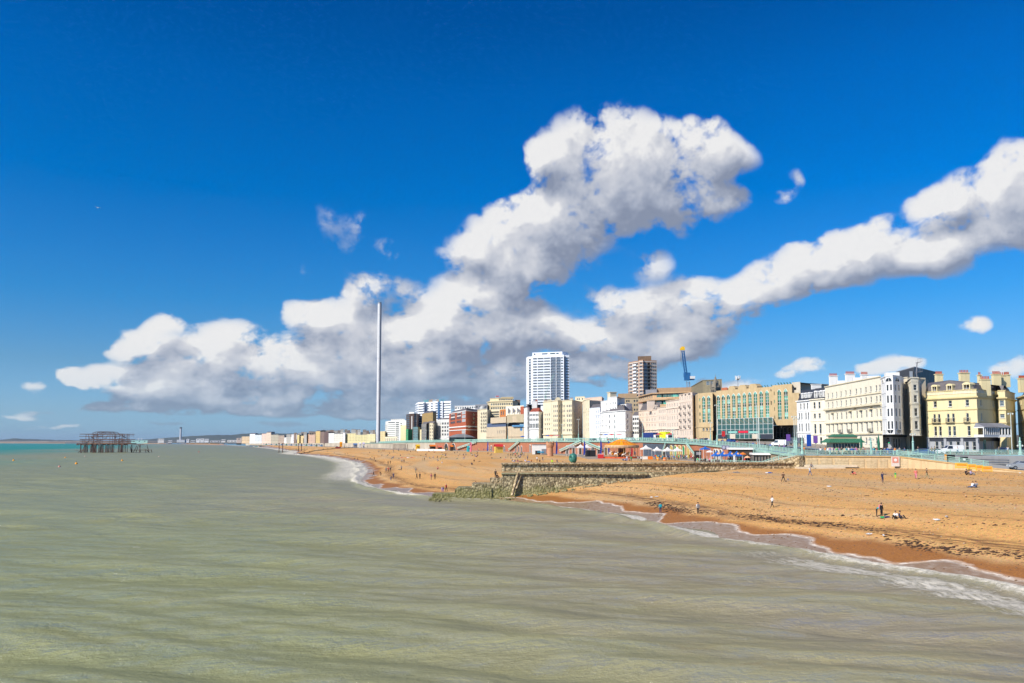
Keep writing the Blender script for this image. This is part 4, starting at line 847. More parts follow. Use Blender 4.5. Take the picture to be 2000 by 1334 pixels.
def tall_windows(bd, seg, cols, y0s, y1s, w):
    A, B = bd.pts[seg], bd.pts[seg + 1]; L = math.hypot(B[0] - A[0], B[1] - A[1]); dx, dy = (B[0] - A[0]) / L, (B[1] - A[1]) / L
    for i, px in enumerate(cols):
        u = seg_u(A, B, px); d = lerp(A[1], B[1], u / L); z1 = ZZ(y0s[i], d, px); z0 = ZZ(y1s[i], d, px); zc = z1 - w * .62
        bd.holes[seg].append((u - w / 2, u + w / 2, z0, zc)); n = 8
        arc = [(w / 2 * (1 - 2 * k / n), zc + (z1 - zc) * (1 - abs(1 - 2 * k / n) ** 1.7)) for k in range(n + 1)]
        f = MB(); W_ = lambda a, z, o: (dx * a + dy * o, dy * a - dx * o, z - z0)
        for a, c_ in zip(arc, arc[1:]): f.bar(W_(a[0], a[1], .05), W_(c_[0], c_[1], .05), .16)
        f.bar(W_(0, z0, -.2), W_(0, z1, -.02), .14); nfl = 8
        for k in range(nfl + 1): f.bar(W_(-w / 2, lerp(z0, zc, k / nfl), -.21), W_(w / 2, lerp(z0, zc, k / nfl), -.21), .12)
        o = f.build('window', GREYM if False else WHITEP, bd.e, (A[0] + dx * u - bd.O[0], A[1] + dy * u - bd.O[1], z0 - bd.O[2]))
        g_ = MB(); g_.poly([W_(-w / 2, z0, -.28), W_(w / 2, z0, -.28), W_(w / 2, zc, -.28), W_(-w / 2, zc, -.28)]); g_.poly([W_(w / 2, zc, .02)] + [W_(a, z, .02) for a, z in arc[1:-1]] + [W_(-w / 2, zc, .02)])
        g_.build('pane', TG, o)
th = Bld('conference_hotel', 'sandstone hotel with tall arched green glass windows and glazed porch', [(1358, 404), (1365, 386), (1393, 378), (1393.5, 381), (1400, 379), (1401, 375), (1510.5, 345.5), (1511, 343), (1549, 334), (1550, 336), (1562, 333)], 757, SAND, ref=(1450, 361), back=26)
# stepped tops: separate wall pieces
def piece(name, label, front, top, ref, back=20): b_ = Bld(name, label, front, top, SAND, ref=ref, back=back); return b_
def sub(name_, front, top_l, ref, base_py=None, back=22, m_=SAND):   # a block of the same hotel kept as a part
    b_ = Bld.__new__(Bld); b_.pts = [DP(a, d) for a, d in front]; b_.front = front; b_.rd = ref[1]; b_.rpx = ref[0]; b_.O = th.O; b_.e = th.e; b_.wall = m_; b_.back = back; b_.z0 = th.z0; b_.wz0 = th.z0 if base_py is None else b_.zr(base_py)
    b_.zt = b_.zr(top_l); b_.holes = {i: [] for i in range(len(front) - 1)}; b_.dep = .3; A, B = b_.pts[0], b_.pts[-1]; d = (B[0] - A[0], B[1] - A[1]); l = math.hypot(*d); b_.inn = (-d[1] / l, d[0] / l); return b_
for k in th.holes: pass
b1_ = sub('left', [(1358, 402), (1365, 386), (1393.5, 378)], 767.3, (1379, 382)); tall_windows(b1_, 1, [1375.7, 1385.6], [773.5, 772.8], [825, 824.3], 1.95)
b1_.rows(1, [1367.9], [(777.5, 783.3), (791, 797.5), (805, 811.5), (818, 825)], w=.7, gl=GG, frame=SAND, sill=False, bars=(1, 1))
b1_.rows(1, [1374.5, 1381, 1387.5], [(836, 841.5)], w=1.3, sill=False); b1_.finish(parapet=.6, name='wall', cornices=[(833.5, .5, .25)])
b2_ = sub('return', [(1393.5, 382), (1400.5, 379.5)], 766, (1397, 380)); b2_.rows(0, [1396.8], [(776, 781), (791, 797), (805, 812), (818, 826)], w=.5, gl=GG, frame=SAND, sill=False, bars=(1, 1)); b2_.finish(parapet=.6)
cc = [1404.6, 1414.3, 1424.4, 1434.6, 1444.8, 1455.5, 1466.3, 1477.3, 1488.5, 1500.2]
b3_ = sub('centre', [(1400.5, 375), (1511, 345)], 763.3, (1405, 374)); tall_windows(b3_, 0, cc, [lerp(772, 762.2, (x - 1404.6) / 95.6) for x in cc], [lerp(820, 815.5, (x - 1404.6) / 95.6) for x in cc], 2.0)
b3_.rows(0, [1508], [(764.5, 772), (789, 796.5)], w=.6, frame=SAND, sill=False, bars=(1, 1))
A, B = b3_.pts; b3_.finish(parapet=.5)
cm_ = MB()                                                     # stepped parapet blocks with chamfered ends
for (xa, xb, yt, yb) in ((1424, 1438, 754.7, 764), (1443.5, 1460, 752.6, 763), (1464.5, 1481, 750.4, 761), (1482, 1511, 757.5, 759.2)):
    ua, ub = seg_u(A, B, xa), seg_u(A, B, xb); L = math.hypot(B[0] - A[0], B[1] - A[1]); pa = (lerp(A[0], B[0], ua / L), lerp(A[1], B[1], ua / L)); pb_ = (lerp(A[0], B[0], ub / L), lerp(A[1], B[1], ub / L))
    z1 = ZZ(yt, pa[1], xa); z0 = b3_.zt - .02; ch = min(2.2, (ub - ua) * .22); dx, dy = (pb_[0] - pa[0]) / (ub - ua), (pb_[1] - pa[1]) / (ub - ua)
    f_ = [(0, z0), (ub - ua, z0), (ub - ua, z1 - ch), (ub - ua - ch, z1), (ch, z1), (0, z1 - ch)]; nx, ny = dy, -dx
    fr1 = [(pa[0] + dx * u_ + nx * .02, pa[1] + dy * u_ + ny * .02, z) for u_, z in f_]; fr2 = [(x - nx * 3, y - ny * 3, z) for x, y, z in fr1]
    cm_.poly(fr1); cm_.poly(fr2[::-1])
    for i in range(6): j = (i + 1) % 6; cm_.poly([fr1[j], fr1[i], fr2[i], fr2[j]])
b3_.build('parapet', cm_, SAND)
b4_ = sub('right', [(1511, 343.5), (1549.5, 334)], 751.3, (1530, 339), base_py=830.5); tall_windows(b4_, 0, [1524.2, 1537], [760.3, 759.3], [819.5, 818.5], 2.0)
b4_.rows(0, [1514.2], [(764, 771), (780, 787), (795, 802), (811, 818)], w=.5, gl=GG, frame=SAND, sill=False, bars=(1, 1)); b4_.finish(parapet=.5)
b5_ = sub('right_low', [(1549.5, 331), (1563, 329)], 768, (1555, 333), base_py=830.5); b5_.rows(0, [1550.9], [(778, 786), (794.5, 802.5), (810, 819)], w=1.1, gl=GG, frame=SAND, sill=False, bars=(1, 1)); b5_.finish(parapet=.4)
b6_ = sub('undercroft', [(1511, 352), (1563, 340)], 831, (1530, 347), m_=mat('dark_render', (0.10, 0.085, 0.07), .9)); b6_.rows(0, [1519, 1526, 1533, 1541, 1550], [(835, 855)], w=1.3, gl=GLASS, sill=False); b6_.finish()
b7_ = sub('upper', [(1549.6, 336), (1566, 332)], 751.6, (1550, 350), base_py=800, m_=SAND2); b7_.rows(0, [1555], [(761.5, 766.5)], w=1.5, sill=False, bars=(1, 1)); b7_.finish(parapet=.3)
b8_ = sub('steps', [(1371, 379), (1392, 372.5)], 841.5, (1380, 376), m_=SAND); b8_.finish(cornices=[(842, .25, .2)])
rf = MB()                                                      # ribbed green roof lights behind
for (xa, xb, ya, yb, d) in ((1461, 1472, 753, 757, 372), (1483, 1501, 753.3, 757, 368), (1499, 1523, 752, 757, 362), (1521, 1563, 747, 751.5, 356)):
    a = DP(xa, d); b_ = DP(xb, d - 6); n = max(3, int((b_[0] - a[0]) / 1.0)); z1 = ZZ(ya, d, xa); z0 = z1 - 1.3
    rf.prism([a, b_, (b_[0] + 1, b_[1] + 6), (a[0] + 1, a[1] + 6)], z0 - 3, z0, 1)
    for i in range(n): x, y = lerp(a[0], b_[0], (i + .5) / n), lerp(a[1], b_[1], (i + .5) / n); rf.bar((x, y - .6, z0), (x + .5, y + 3, z1), .3, .3, 0)
b3_.build('ribbed_roof', rf, [mat('green_roof', (0.05, 0.16, 0.13), .5, var=.1), SAND2])
pc = MB(); pg = MB(); a = DP(1402, 366); b_ = DP(1510.5, 337.5); c1 = DP(1402, 373); c2 = DP(1510.5, 344); n = 12                 # glass porch
for i in range(n + 1):
    t_ = i / n; f0 = (lerp(a[0], b_[0], t_), lerp(a[1], b_[1], t_)); f1 = (lerp(c1[0], c2[0], t_), lerp(c1[1], c2[1], t_)); px_ = lerp(1402, 1510.5, t_)
    zt_ = ZZ(lerp(818.5, 815, t_), f1[1], px_); zm = ZZ(lerp(830, 827.5, t_), f0[1], px_); zb = ZZ(857, f0[1], px_)
    pc.bar((*f1, zt_), (*f0, zm), .16); pc.bar((*f0, zm), (*f0, zb), .16); pc.bar((*f1, zm - 1.5), (*f0, zm), .12); cur = (f0, f1, zt_, zm, zb)
    if i: pf0, pf1, pzt, pzm, pzb = prev; pg.poly([(*pf0, pzm), (*f0, zm), (*f1, zt_), (*pf1, pzt)]); pg.poly([(*pf0, pzb), (*f0, zb), (*f0, zm), (*pf0, pzm)])
    if i:
        for q_ in (0, .33, .66, 1): pc.bar((pf0[0], pf0[1], lerp(pzb, pzm, q_)), (f0[0], f0[1], lerp(zb, zm, q_)), .09)
        pc.bar((*pf1, pzt), (*f1, zt_), .14)
    prev = cur
po = b3_.build('glass_porch', pc, WHITEP); pgm = glass('porch_glass', (0.035, 0.10, 0.095)); pg.build('pane', pgm, po)
pd = MB(); 
for (xa, xb, ya, yb, mi) in ((1424, 1442, 842.5, 846, 1), (1464, 1485, 842.5, 846, 1), (1403, 1421, 848.5, 857, 2), (1487, 1509, 848, 857, 2), (1427, 1438, 848, 857, 3), (1471, 1482, 848, 857, 3)):
    t0_, t1_ = (xa - 1402) / 108.5, (xb - 1402) / 108.5; A_0 = (lerp(a[0], b_[0], t0_), lerp(a[1], b_[1], t0_)); A_1 = (lerp(a[0], b_[0], t1_), lerp(a[1], b_[1], t1_)); d = A_0[1]
    pd.prism([(A_0[0], A_0[1] - .25), (A_1[0], A_1[1] - .25), (A_1[0], A_1[1] - .1), (A_0[0], A_0[1] - .1)], ZZ(yb, d, xa), ZZ(ya, d, xa), mi)
pd.build('entrance_panels', [WHITEP, mat('pale_teal', (0.25, 0.5, 0.45), .5), NAVYP, SAND2], po)
rs_ = MB(); t0_, t1_ = (1444 - 1402) / 108.5, (1463 - 1402) / 108.5; A_0 = (lerp(a[0], b_[0], t0_), lerp(a[1], b_[1], t0_)); A_1 = (lerp(a[0], b_[0], t1_), lerp(a[1], b_[1], t1_))
rs_.prism([(A_0[0], A_0[1] - .55), (A_1[0], A_1[1] - .55), (A_1[0], A_1[1] - .3), (A_0[0], A_0[1] - .3)], ZZ(845.7, A_0[1], 1444), ZZ(841.5, A_0[1], 1444)); rs_ = rs_.build('sign_board', mat('red_sign', (0.62, 0.02, 0.05), .5, var=0), po)
# the placeholder shell: remove unused outline points (the hotel is built from its blocks)
# --- white hotel with rows of round balconies
os_ = Bld('balcony_hotel', 'tall white hotel with black bow balconies and lettered parapet', [(1328, 418), (1353.5, 397), (1366, 409)], 766.3, PINKC, ref=(1352, 398), back=16)
CO = [1330.5, 1334.5, 1339.3, 1343.6, 1348.3, 1352]; RO = [(772.3, 778.5), (785.5, 793), (799, 806.5), (812, 819.5), (825, 833), (841, 850)]
os_.rows(0, CO, RO, w=.95, sill=False); os_.finish(parapet=.6, cornices=[(766.6, .3, .2), (783, .25, .25), (838, .35, .35)])
for px in CO[0::2]:
    for z in (794.5, 808, 821.5, 834.8): balcony(os_.e, os_.O, os_.pts[0], os_.pts[1], seg_u(os_.pts[0], os_.pts[1], px + .4), os_.zr(z), 2.1, .9, 1.1, IRON)
A, B = os_.pts[0], os_.pts[1]
for tx, px in (('OLD', 1333.5), ('SHIP', 1340.3), ('HOTEL', 1347.8)): text_part(os_.e, os_.O, tx, A, B, seg_u(A, B, px), os_.zr(769.2), 1.15, NAVYP)
# ------------------------------------------------------------------ middle distance
def simple(name, label, front, top, wall, ref=None, back=14, rows=None, par=.5, corn=(), cm=None, mans=None, base=None, group=None, gl=None):
    """rows: list of (seg, cols, [(y0, y1)...], w[, kwargs])"""
    b_ = Bld(name, label, front, top, wall, ref=ref, back=back, base=base, group=group)
    for r_ in (rows or []): b_.rows(r_[0], r_[1], r_[2], w=r_[3], sill=False, gl=gl, **(r_[4] if len(r_) > 4 else {}))
    b_.finish(parapet=par, cornices=corn, cm=cm)
    if mans: b_.mansard(mans, inset=2.5, z0=b_.zt - par)
    return b_
def ev(y0, dy, h, n): return [(y0 + i * dy, y0 + i * dy + h) for i in range(n)]
ORANGE = mat('orange_tile', (0.50, 0.17, 0.04), .8, var=.2, scale=.5)
# pinkish row left of the balcony hotel
a1 = simple('seafront_house', 'pinkish cream house with mansard and tall chimney, left end of pale row', [(1248, 480), (1262, 470), (1284.5, 454)], 800.6, PINKC, ref=(1265, 467), rows=[(0, [1251, 1256], ev(807, 10.6, 4.6, 4), .9), (1, [1264, 1268.5, 1274, 1279.5], ev(807, 10.6, 4.8, 4), 1.0)],
            corn=[(801, .3, .4), (814, .2, .15), (825, .2, .15), (840, .35, .5)], mans=787)
a1.chim(1272, 462, 783.5, 800, 14, n=0, wy=2); a1.dormer(1, 1279.5, 794, 799, w=1.4, inset=.4); a1.chim(1252, 480, 789, 800, 7, n=3)
a2 = simple('seafront_house', 'pale pink house with three windows a floor in pale row', [(1284.5, 454), (1302, 441)], 796, PINKC, rows=[(0, [1288, 1291.5, 1295.5, 1299.3], ev(800.8, 13, 6.8, 4), 1.0)], corn=[(796.4, .25, .3), (811, .2, .12), (824, .2, .12), (838.5, .35, .5)])
a3 = simple('seafront_house', 'taller pale pink house with roof terrace beside balcony hotel', [(1302, 441), (1328, 421)], 781.5, PINKC, ref=(1315, 430), rows=[(0, [1305, 1309, 1313.5, 1318.5, 1323.5], [(788, 795), (800, 807), (812.5, 820), (826, 833.5), (841.5, 850)], 1.0)],
            corn=[(781.8, .3, .35), (797, .35, .4), (809, .15, .1), (838, .35, .6)])
rl = MB(); 
for i in range(9): x, y = DP(1304 + i * 2.8, 440 - i * 2.4); rl.bar((x, y, a3.zt), (x, y, a3.zt + 1.2), .06)
for i in range(8): rl.bar((*DP(1304 + i * 2.8, 440 - i * 2.4), a3.zt + 1.2), (*DP(1304 + (i + 1) * 2.8, 440 - (i + 1) * 2.4), a3.zt + 1.2), .08)
a3.build('roof_railing', rl, IRON)
# brown and orange stepped hotel behind
BRN = mat('brown_concrete', (0.36, 0.24, 0.14), .85, var=.12, grime=.25)
b_ = simple('stepped_hotel', 'tan stepped hotel with green windows behind the pale pink row', [(1249, 560), (1276, 520), (1352, 505)], 768, mat('tan_band', (0.55, 0.36, 0.20), .85, var=.1, grime=.2), ref=(1276, 520),
            rows=[(0, 7, [(772.5, 777.5), (783, 789)], 2.2), (1, 8, [(770.5, 776.5), (783, 790)], 4.6)], gl=GG, corn=[(768.4, .6, 1.2), (780.5, .9, 1.8)], back=30)
pb = MB(); a = DP(1284, 540); c_ = DP(1358, 530); pb.prism([a, c_, (c_[0] + 8, c_[1] + 18), (a[0] + 8, a[1] + 18)], b_.zt - .5, ZZ(757, 535, 1320), 0); a = DP(1262, 545); c_ = DP(1284, 538); b_.build('plant_room', pb, BRN)
pb = MB(); pb.prism([a, c_, (c_[0] + 8, c_[1] + 14), (a[0] + 8, a[1] + 14)], b_.zt - .5, ZZ(760.5, 540, 1275), 0); b_.build('roof_block', pb, LEADG)
# long dull block with ribbed top and the church
simple('ribbed_block', 'long ribbed brown office block beside the church spire', [(1352, 525), (1375, 470), (1412, 462)], 755, mat('ribbed_tan', (0.25, 0.21, 0.13), .9, var=.2, scale=.6), rows=[(1, 6, [(757.5, 764)], 1.9)], corn=[(755.4, .3, .3)], back=20)
ch = thing('church', 'grey stone church tower with pointed spire above hotel roofs', 'church', (*DP(1399.5, 440), 14))
STONE = mat('grey_flint', (0.23, 0.20, 0.155), .9, var=.25, scale=1.2); x, y = DP(1399.5, 440); t_ = MB(); z1 = ZZ(757, 440); z2 = ZZ(735, 440)
t_.box((0, 0, 0), (3.9, 3.9, z1 - 14), .5); t_.build('tower', STONE, ch)
sp_ = MB(); sp_.lathe([(2.6, z1 - 14 + .01), (.12, z2 - 14), (0.02, z2 - 12.4)], 8); sp_.build('spire', STONE, ch)
for k in range(4):
    a = .5 + math.pi / 4 + k * math.pi / 2; q_ = MB(); q_.lathe([(.45, 0), (.45, 2.6), (.03, 5.2)], 6, (2.55 * math.cos(a), 2.55 * math.sin(a), z1 - 14 - .6)); q_.build('pinnacle', STONE, ch)
lv = MB()
for k in range(4):
    a = .5 + k * math.pi / 2 - math.pi / 2; 
    for s in (-.7, .7): lv.box((1.98 * math.cos(a) - s * math.sin(a), 1.98 * math.sin(a) + s * math.cos(a), z1 - 14 - 4.6), (.1, .8, 3.4), a)
lv.build('belfry_louvres', mat('louvre_dark', (0.03, 0.03, 0.03), .8, var=0), ch)
simple('brick_gable_house', 'orange brick upper storey peeping over the sandstone hotel', [(1411, 450), (1423, 446)], 757.5, mat('orange_brick', (0.48, 0.15, 0.07), .85, var=.15), back=10)
# white round-cornered hotel
h_ = simple('corner_hotel', 'white victorian hotel with round corner bay above the seafront', [(1173, 492), (1189, 478), (1206, 470), (1212, 464), (1222, 463), (1230, 468), (1236, 482)], 802, WSTUC, ref=(1214, 464), back=22,
            rows=[(0, [1177, 1184], ev(809, 9.6, 5.2, 4), 1.0), (1, [1191, 1201], ev(808.5, 11, 6.2, 3), 1.1), (2, [1209], ev(809, 11, 6, 3), .9), (3, [1214, 1220], ev(809, 11, 6.4, 3), 1.15), (4, [1226.5], ev(809, 11, 6.4, 3), 1.4), (5, [1233], ev(810, 11, 6, 3), 1.0)],
            corn=[(802.3, .4, .6), (817.6, .2, .2), (828.6, .2, .2), (842, .4, .5)], par=.9)
def topper(bd, name, front, top, m_, base, rows=(), back=12, ref=None, corn=()):
    q_ = Bld.__new__(Bld); q_.pts = [DP(a, d) for a, d in front]; q_.front = front; rp = ref or front[0]; q_.rd = rp[1]; q_.rpx = rp[0]; q_.O = bd.O; q_.e = bd.e; q_.wall = m_; q_.back = back; q_.z0 = q_.wz0 = base
    q_.zt = q_.zr(top); q_.holes = {i: [] for i in range(len(front) - 1)}; q_.dep = .2; A, B = q_.pts[0], q_.pts[-1]; d = (B[0] - A[0], B[1] - A[1]); l = math.hypot(*d); q_.inn = (-d[1] / l, d[0] / l)
    for (sg_, cl, rw, w) in rows: q_.rows(sg_, cl, rw, w=w, sill=False)
    q_.finish(parapet=.3, name=name, cornices=corn); return q_
zb = h_.zt - .6
topper(h_, 'upper_storey', [(1174, 494), (1189, 482)], 783.5, WSTUC, zb, [(0, [1178, 1184.5], [(788, 794), (798, 804)], 1.0)], corn=[(784, .25, .25)])
topper(h_, 'upper_storey', [(1189, 481), (1206, 473)], 776, WSTUC, zb, [(0, [1192, 1198, 1203], [(786, 791), (796, 800)], .9)], corn=[(776.4, .3, .3)])
topper(h_, 'upper_storey', [(1208, 476), (1224, 472)], 790, WSTUC, zb, [(0, [1212, 1219], [(794, 799)], 1.2)])
topper(h_, 'upper_storey', [(1224, 474), (1235, 484)], 787, WSTUC, zb, [(0, [1228, 1232], [(797, 803)], 1.0)])
lt = MB(); x, y = DP(1196, 490); lt.box((x, y, h_.zt), (4.2, 4.2, ZZ(767, 490, 1196) - h_.zt), .3); lt.box((x, y, ZZ(767, 490, 1196)), (5, 5, .4), .3); h_.build('lift_tower', lt, BEIGE)
x, y = DP(1199, 478); h_.chim(1207.5, 480, 778, 800, 5, n=3); h_.mansard(790, inset=3, z0=h_.zt - .7, m_=SLATE)
simple('gap_house', 'small white terrace with orange roof in side street gap', [(1235, 530), (1249, 525)], 812, WSTUC, rows=[(0, [1238, 1242, 1246], ev(816, 9, 5, 4), 1.4)], mans=804, gl=GLASS).e
simple('brown_block', 'dull brown upper block with square windows behind corner hotel', [(1206, 590), (1250, 580), (1262, 600)], 777.5, mat('dull_brown', (0.38, 0.30, 0.19), .85, var=.1, grime=.3), rows=[(0, [1225, 1229, 1240, 1245], ev(782, 8.5, 4.2, 4), 1.3)], corn=[(778, .4, .5)], back=20)
simple('low_tan_block', 'low tan roof block left of the brown brick tower', [(1208, 640), (1245, 632)], 769, BRN, back=16)
simple('pale_blue_house', 'pale plain rendered house with blank bays on the seafront', [(1152, 512), (1162, 506), (1172.5, 497)], 797, mat('cool_white', (0.70, 0.73, 0.78), .7, var=.06), rows=[(1, [1165, 1169.5], ev(803, 9.8, 5.5, 5), .9)], corn=[(797.4, .2, .2), (812, .2, .2), (827, .2, .2)], mans=790)
simple('narrow_fronts', 'narrow cream shopfront house beside pale blank bays', [(1138.5, 540), (1144, 524), (1152, 516)], 783, CREAM, rows=[(0, [1141], ev(790, 10, 5, 5), .8), (1, [1146, 1149.5], ev(800, 9.4, 5, 5), .8)], corn=[(783.5, .3, .3), (806, .2, .2)])
simple('blank_gable_block', 'pinkish blank gable wall above the seafront terraces', [(1141, 580), (1176, 560), (1180, 585)], 777.5, mat('pink_render', (0.70, 0.52, 0.40), .85, var=.08, grime=.3), back=24, corn=[(778, .25, .2)])
# big cream hotel
g_ = simple('cream_hotel', 'large cream hotel with curved gable and shaded east side', [(1061, 566), (1077, 556), (1079, 551), (1090, 546), (1097, 549), (1105, 545), (1117.5, 541), (1121, 545), (1138, 572)], 782, CREAM, ref=(1100, 547), back=26,
            rows=[(0, [1065, 1069, 1073], ev(806, 9.6, 5, 4), 1.0), (2, [1082, 1085.5, 1088.5], ev(791, 9.4, 5, 6), .95), (3, [1093.5], ev(791, 9.4, 5, 6), 1.0), (4, [1100, 1103], ev(791, 9.4, 5, 6), .9), (5, [1108, 1112, 1115.4], ev(791, 9.4, 5, 6), .95), (7, [1123.5, 1133], ev(791.5, 9.3, 4.6, 6), 1.5)],
            corn=[(782.3, .4, .4), (797.7, .2, .15), (807.1, .2, .15), (816.5, .2, .15), (826, .2, .15), (835.3, .2, .15), (848, .6, .9)], par=.8)
gb = MB(); x0, y0 = DP(1084, 549); x1, y1 = DP(1096, 549); z0 = g_.zt - .02; n = 10
arc = [(lerp(x0, x1, .5 - .5 * math.cos(math.pi * i / n)), z0 + 2.3 * math.sin(math.pi * i / n)) for i in range(n + 1)]
gb.poly([(a, y0 - .3, c_) for a, c_ in arc]); gb.poly([(a, y0 + .5, c_) for a, c_ in arc[::-1]]); 
for a, c_ in zip(arc, arc[1:]): gb.poly([(c_[0], y0 - .3, c_[1]), (a[0], y0 - .3, a[1]), (a[0], y0 + .5, a[1]), (c_[0], y0 + .5, c_[1])])
g_.build('curved_gable', gb, CREAM); g_.chim(1066, 575, 783, 806, 7, n=4); g_.chim(1117, 560, 779, 786, 5, n=3); g_.chim(1074, 572, 781, 790, 7, n=0)
topper(g_, 'roof_storey', [(1124, 590), (1143, 584)], 775, CREAM, g_.zt - 1, [(0, [1128, 1132, 1138], [(778, 781.5)], 1.3)], corn=[(775.3, .3, .4)])
# white victorian pair, left of it
v1 = simple('gothic_house', 'tall white house with red roofed neighbour at foot of tower block', [(1023.5, 592), (1030, 582), (1034, 584)], 797, WSTUC, rows=[(1, [1031.5, 1034], ev(806, 9.5, 5, 4), .8), (0, [1026.5], ev(803, 9, 5, 5), .9)], corn=[(797.4, .3, .3), (818, .3, .4), (834, .3, .4)])
v1.mansard(790, inset=3, z0=v1.zt); v2 = simple('red_roofed_house', 'white house with red tiled roof and many tall windows', [(1034, 582), (1052, 576), (1061, 584)], 804, WSTUC, ref=(1052, 576), rows=[(0, 6, [(808, 813), (817, 822), (827, 836)], 1.1), (1, 2, [(809, 814), (818, 823), (829, 835)], .9)], corn=[(804.3, .25, .3), (815, .2, .15), (824.5, .2, .15), (838, .5, .8)], par=.0)
rr = MB(); p_ = v2.pts; z0, z1 = v2.zt, v2.zr(796); q1 = (p_[0][0] + 3, p_[0][1] + 4); q2 = (p_[1][0] + 1, p_[1][1] + 6); rr.poly([(*p_[0], z0), (*p_[1], z0), (*q2, z1), (*q1, z1)]); rr.poly([(*p_[1], z0), (*p_[2], z0), (*q2, z1)]); v2.build('roof', rr, mat('red_tile', (0.30, 0.07, 0.04), .8, var=.2))
v2.chim(1044, 590, 784, 803, 10, n=0, m_=WSTUC); v2.chim(1048, 592, 783, 800, 4, n=3, m_=BRICK)
# ---- white 24-storey tower
WT = mat('tower_white', (0.80, 0.82, 0.86), .55, var=.05); tb = Bld('tower_block', 'white twenty storey tower block with ribbon windows and rooftop masts', [(1028, 856), (1031, 846), (1038.5, 843), (1039, 838), (1102, 826), (1102.5, 834), (1105, 833.5), (1105.5, 829), (1112.7, 829.5)], 694, WT, ref=(1070, 832), back=22, cat='tower block')
sb = tb.zr(790); nfl = 18; dy = 5.38
bm_ = {}
def ribbon(bd, seg, pa, pb, py, h, name='window_band', n=4, m_=None, gl=None, proj=.04):
    A, B = bd.pts[seg], bd.pts[seg + 1]; ua, ub = seg_u(A, B, pa), seg_u(A, B, pb); w = ub - ua; key = ('rib', round(w, 1), h, n, name, (gl or GLASS).name)
    if key not in WM:
        f = MB(); f.poly([(-w / 2, -.03, 0), (w / 2, -.03, 0), (w / 2, -.03, h), (-w / 2, -.03, h)], 1)
        for i in range(n + 1): f.bar((-w / 2 + w * i / n, -.06, 0), (-w / 2 + w * i / n, -.06, h), .26 if n > 1 else .12, .1)
        f.prism([(-w / 2 - .1, -.2), (w / 2 + .1, -.2), (w / 2 + .1, -.01), (-w / 2 - .1, -.01)], -.12, 0)
        WM[key] = f.mesh(name, [m_ or WT, gl or GLASS])
    L = math.hypot(B[0] - A[0], B[1] - A[1]); dx, dy_ = (B[0] - A[0]) / L, (B[1] - A[1]) / L; u = (ua + ub) / 2
    return link(name, WM[key], bd.e, (A[0] + dx * u - bd.O[0], A[1] + dy_ * u - bd.O[1], bd.zr(py) - bd.O[2]), math.atan2(dy_, dx))
for k in range(nfl):
    py = 701 + k * dy
    ribbon(tb, 3, 1041.5, 1049, py, 1.35, n=4); ribbon(tb, 3, 1050.5, 1062, py, 1.35, n=6); ribbon(tb, 3, 1063.2, 1074.5, py, 1.35, n=6); ribbon(tb, 3, 1096, 1100.5, py, 1.35, n=3)
    ribbon(tb, 7, 1106.3, 1112, py, 1.35, n=3) if k < 18 else None
    for (pa, pb) in ((1076, 1086), (1087, 1095.5)):
        A, B = tb.pts[3], tb.pts[4]; ua, ub = seg_u(A, B, pa), seg_u(A, B, pb); tb.holes[3].append((ua, ub, tb.zr(py + .3), tb.zr(py - 2.9)))
        balcony(tb.e, tb.O, A, B, (ua + ub) / 2, tb.zr(py + .6), ub - ua, .9, 1.0, GREYM)
lw = MB()
tb.dep = 1.6; tb.finish(parapet=.8); 
bk = MB(); A, B = tb.pts[3], tb.pts[4]; L = math.hypot(B[0] - A[0], B[1] - A[1]); ua, ub = seg_u(A, B, 1075.5) / L, seg_u(A, B, 1096) / L; ix, iy = tb.inn[0] * 1.55, tb.inn[1] * 1.55
bk.poly([(lerp(A[0], B[0], ua) + ix, lerp(A[1], B[1], ua) + iy, sb), (lerp(A[0], B[0], ub) + ix, lerp(A[1], B[1], ub) + iy, sb), (lerp(A[0], B[0], ub) + ix, lerp(A[1], B[1], ub) + iy, tb.zt - 1), (lerp(A[0], B[0], ua) + ix, lerp(A[1], B[1], ua) + iy, tb.zt - 1)])
tb.build('balcony_glazing', bk, glass('blue_grey_glass', (0.10, 0.12, 0.16)))
for k in range(nfl): 
    A, B = tb.pts[1], tb.pts[2]; key = ('lw',)
    if key not in WM: f = MB(); f.poly([(-1.4, -.04, 0), (1.4, -.04, 0), (1.4, -.04, 1.6), (-1.4, -.04, 1.6)], 1); f.prism([(-1.5, -.9), (1.5, -.9), (1.5, -.06), (-1.5, -.06)], -.3, .05); WM[key] = f.mesh('window', [WT, GLASS])
    link('window', WM[key], tb.e, (lerp(A[0], B[0], .55) - tb.O[0], lerp(A[1], B[1], .55) - tb.O[1], tb.zr(702 + k * dy) - tb.O[2]), math.atan2(B[1] - A[1], B[0] - A[0]))
ph = topper(tb, 'penthouse', [(1040, 842), (1099, 832), (1110, 842)], 688.8, WT, tb.zt - .9, back=16)
for a_0, a_1 in ((1043, 1046), (1059, 1070), (1075, 1085), (1087, 1092)):
    A, B = ph.pts[0], ph.pts[1]; ua, ub = seg_u(A, B, a_0), seg_u(A, B, a_1); L = math.hypot(B[0] - A[0], B[1] - A[1]); m1 = MB(); m1.bar((lerp(A[0], B[0], ua / L), lerp(A[1], B[1], ua / L) - .05, ph.zr(692)), (lerp(A[0], B[0], ub / L), lerp(A[1], B[1], ub / L) - .05, ph.zr(692)), .1, 1.3); tb.build('penthouse_window', m1, GLASS)
for px, py in ((1071, 668), (1101, 676), (1104, 680)):
    mm = MB(); x, y = DP(px, 842); mm.tube((x, y, ph.zt - 1), (x, y, ZZ(py, 842, px)), .22, .08, 6); tb.build('mast', mm, GREYM)
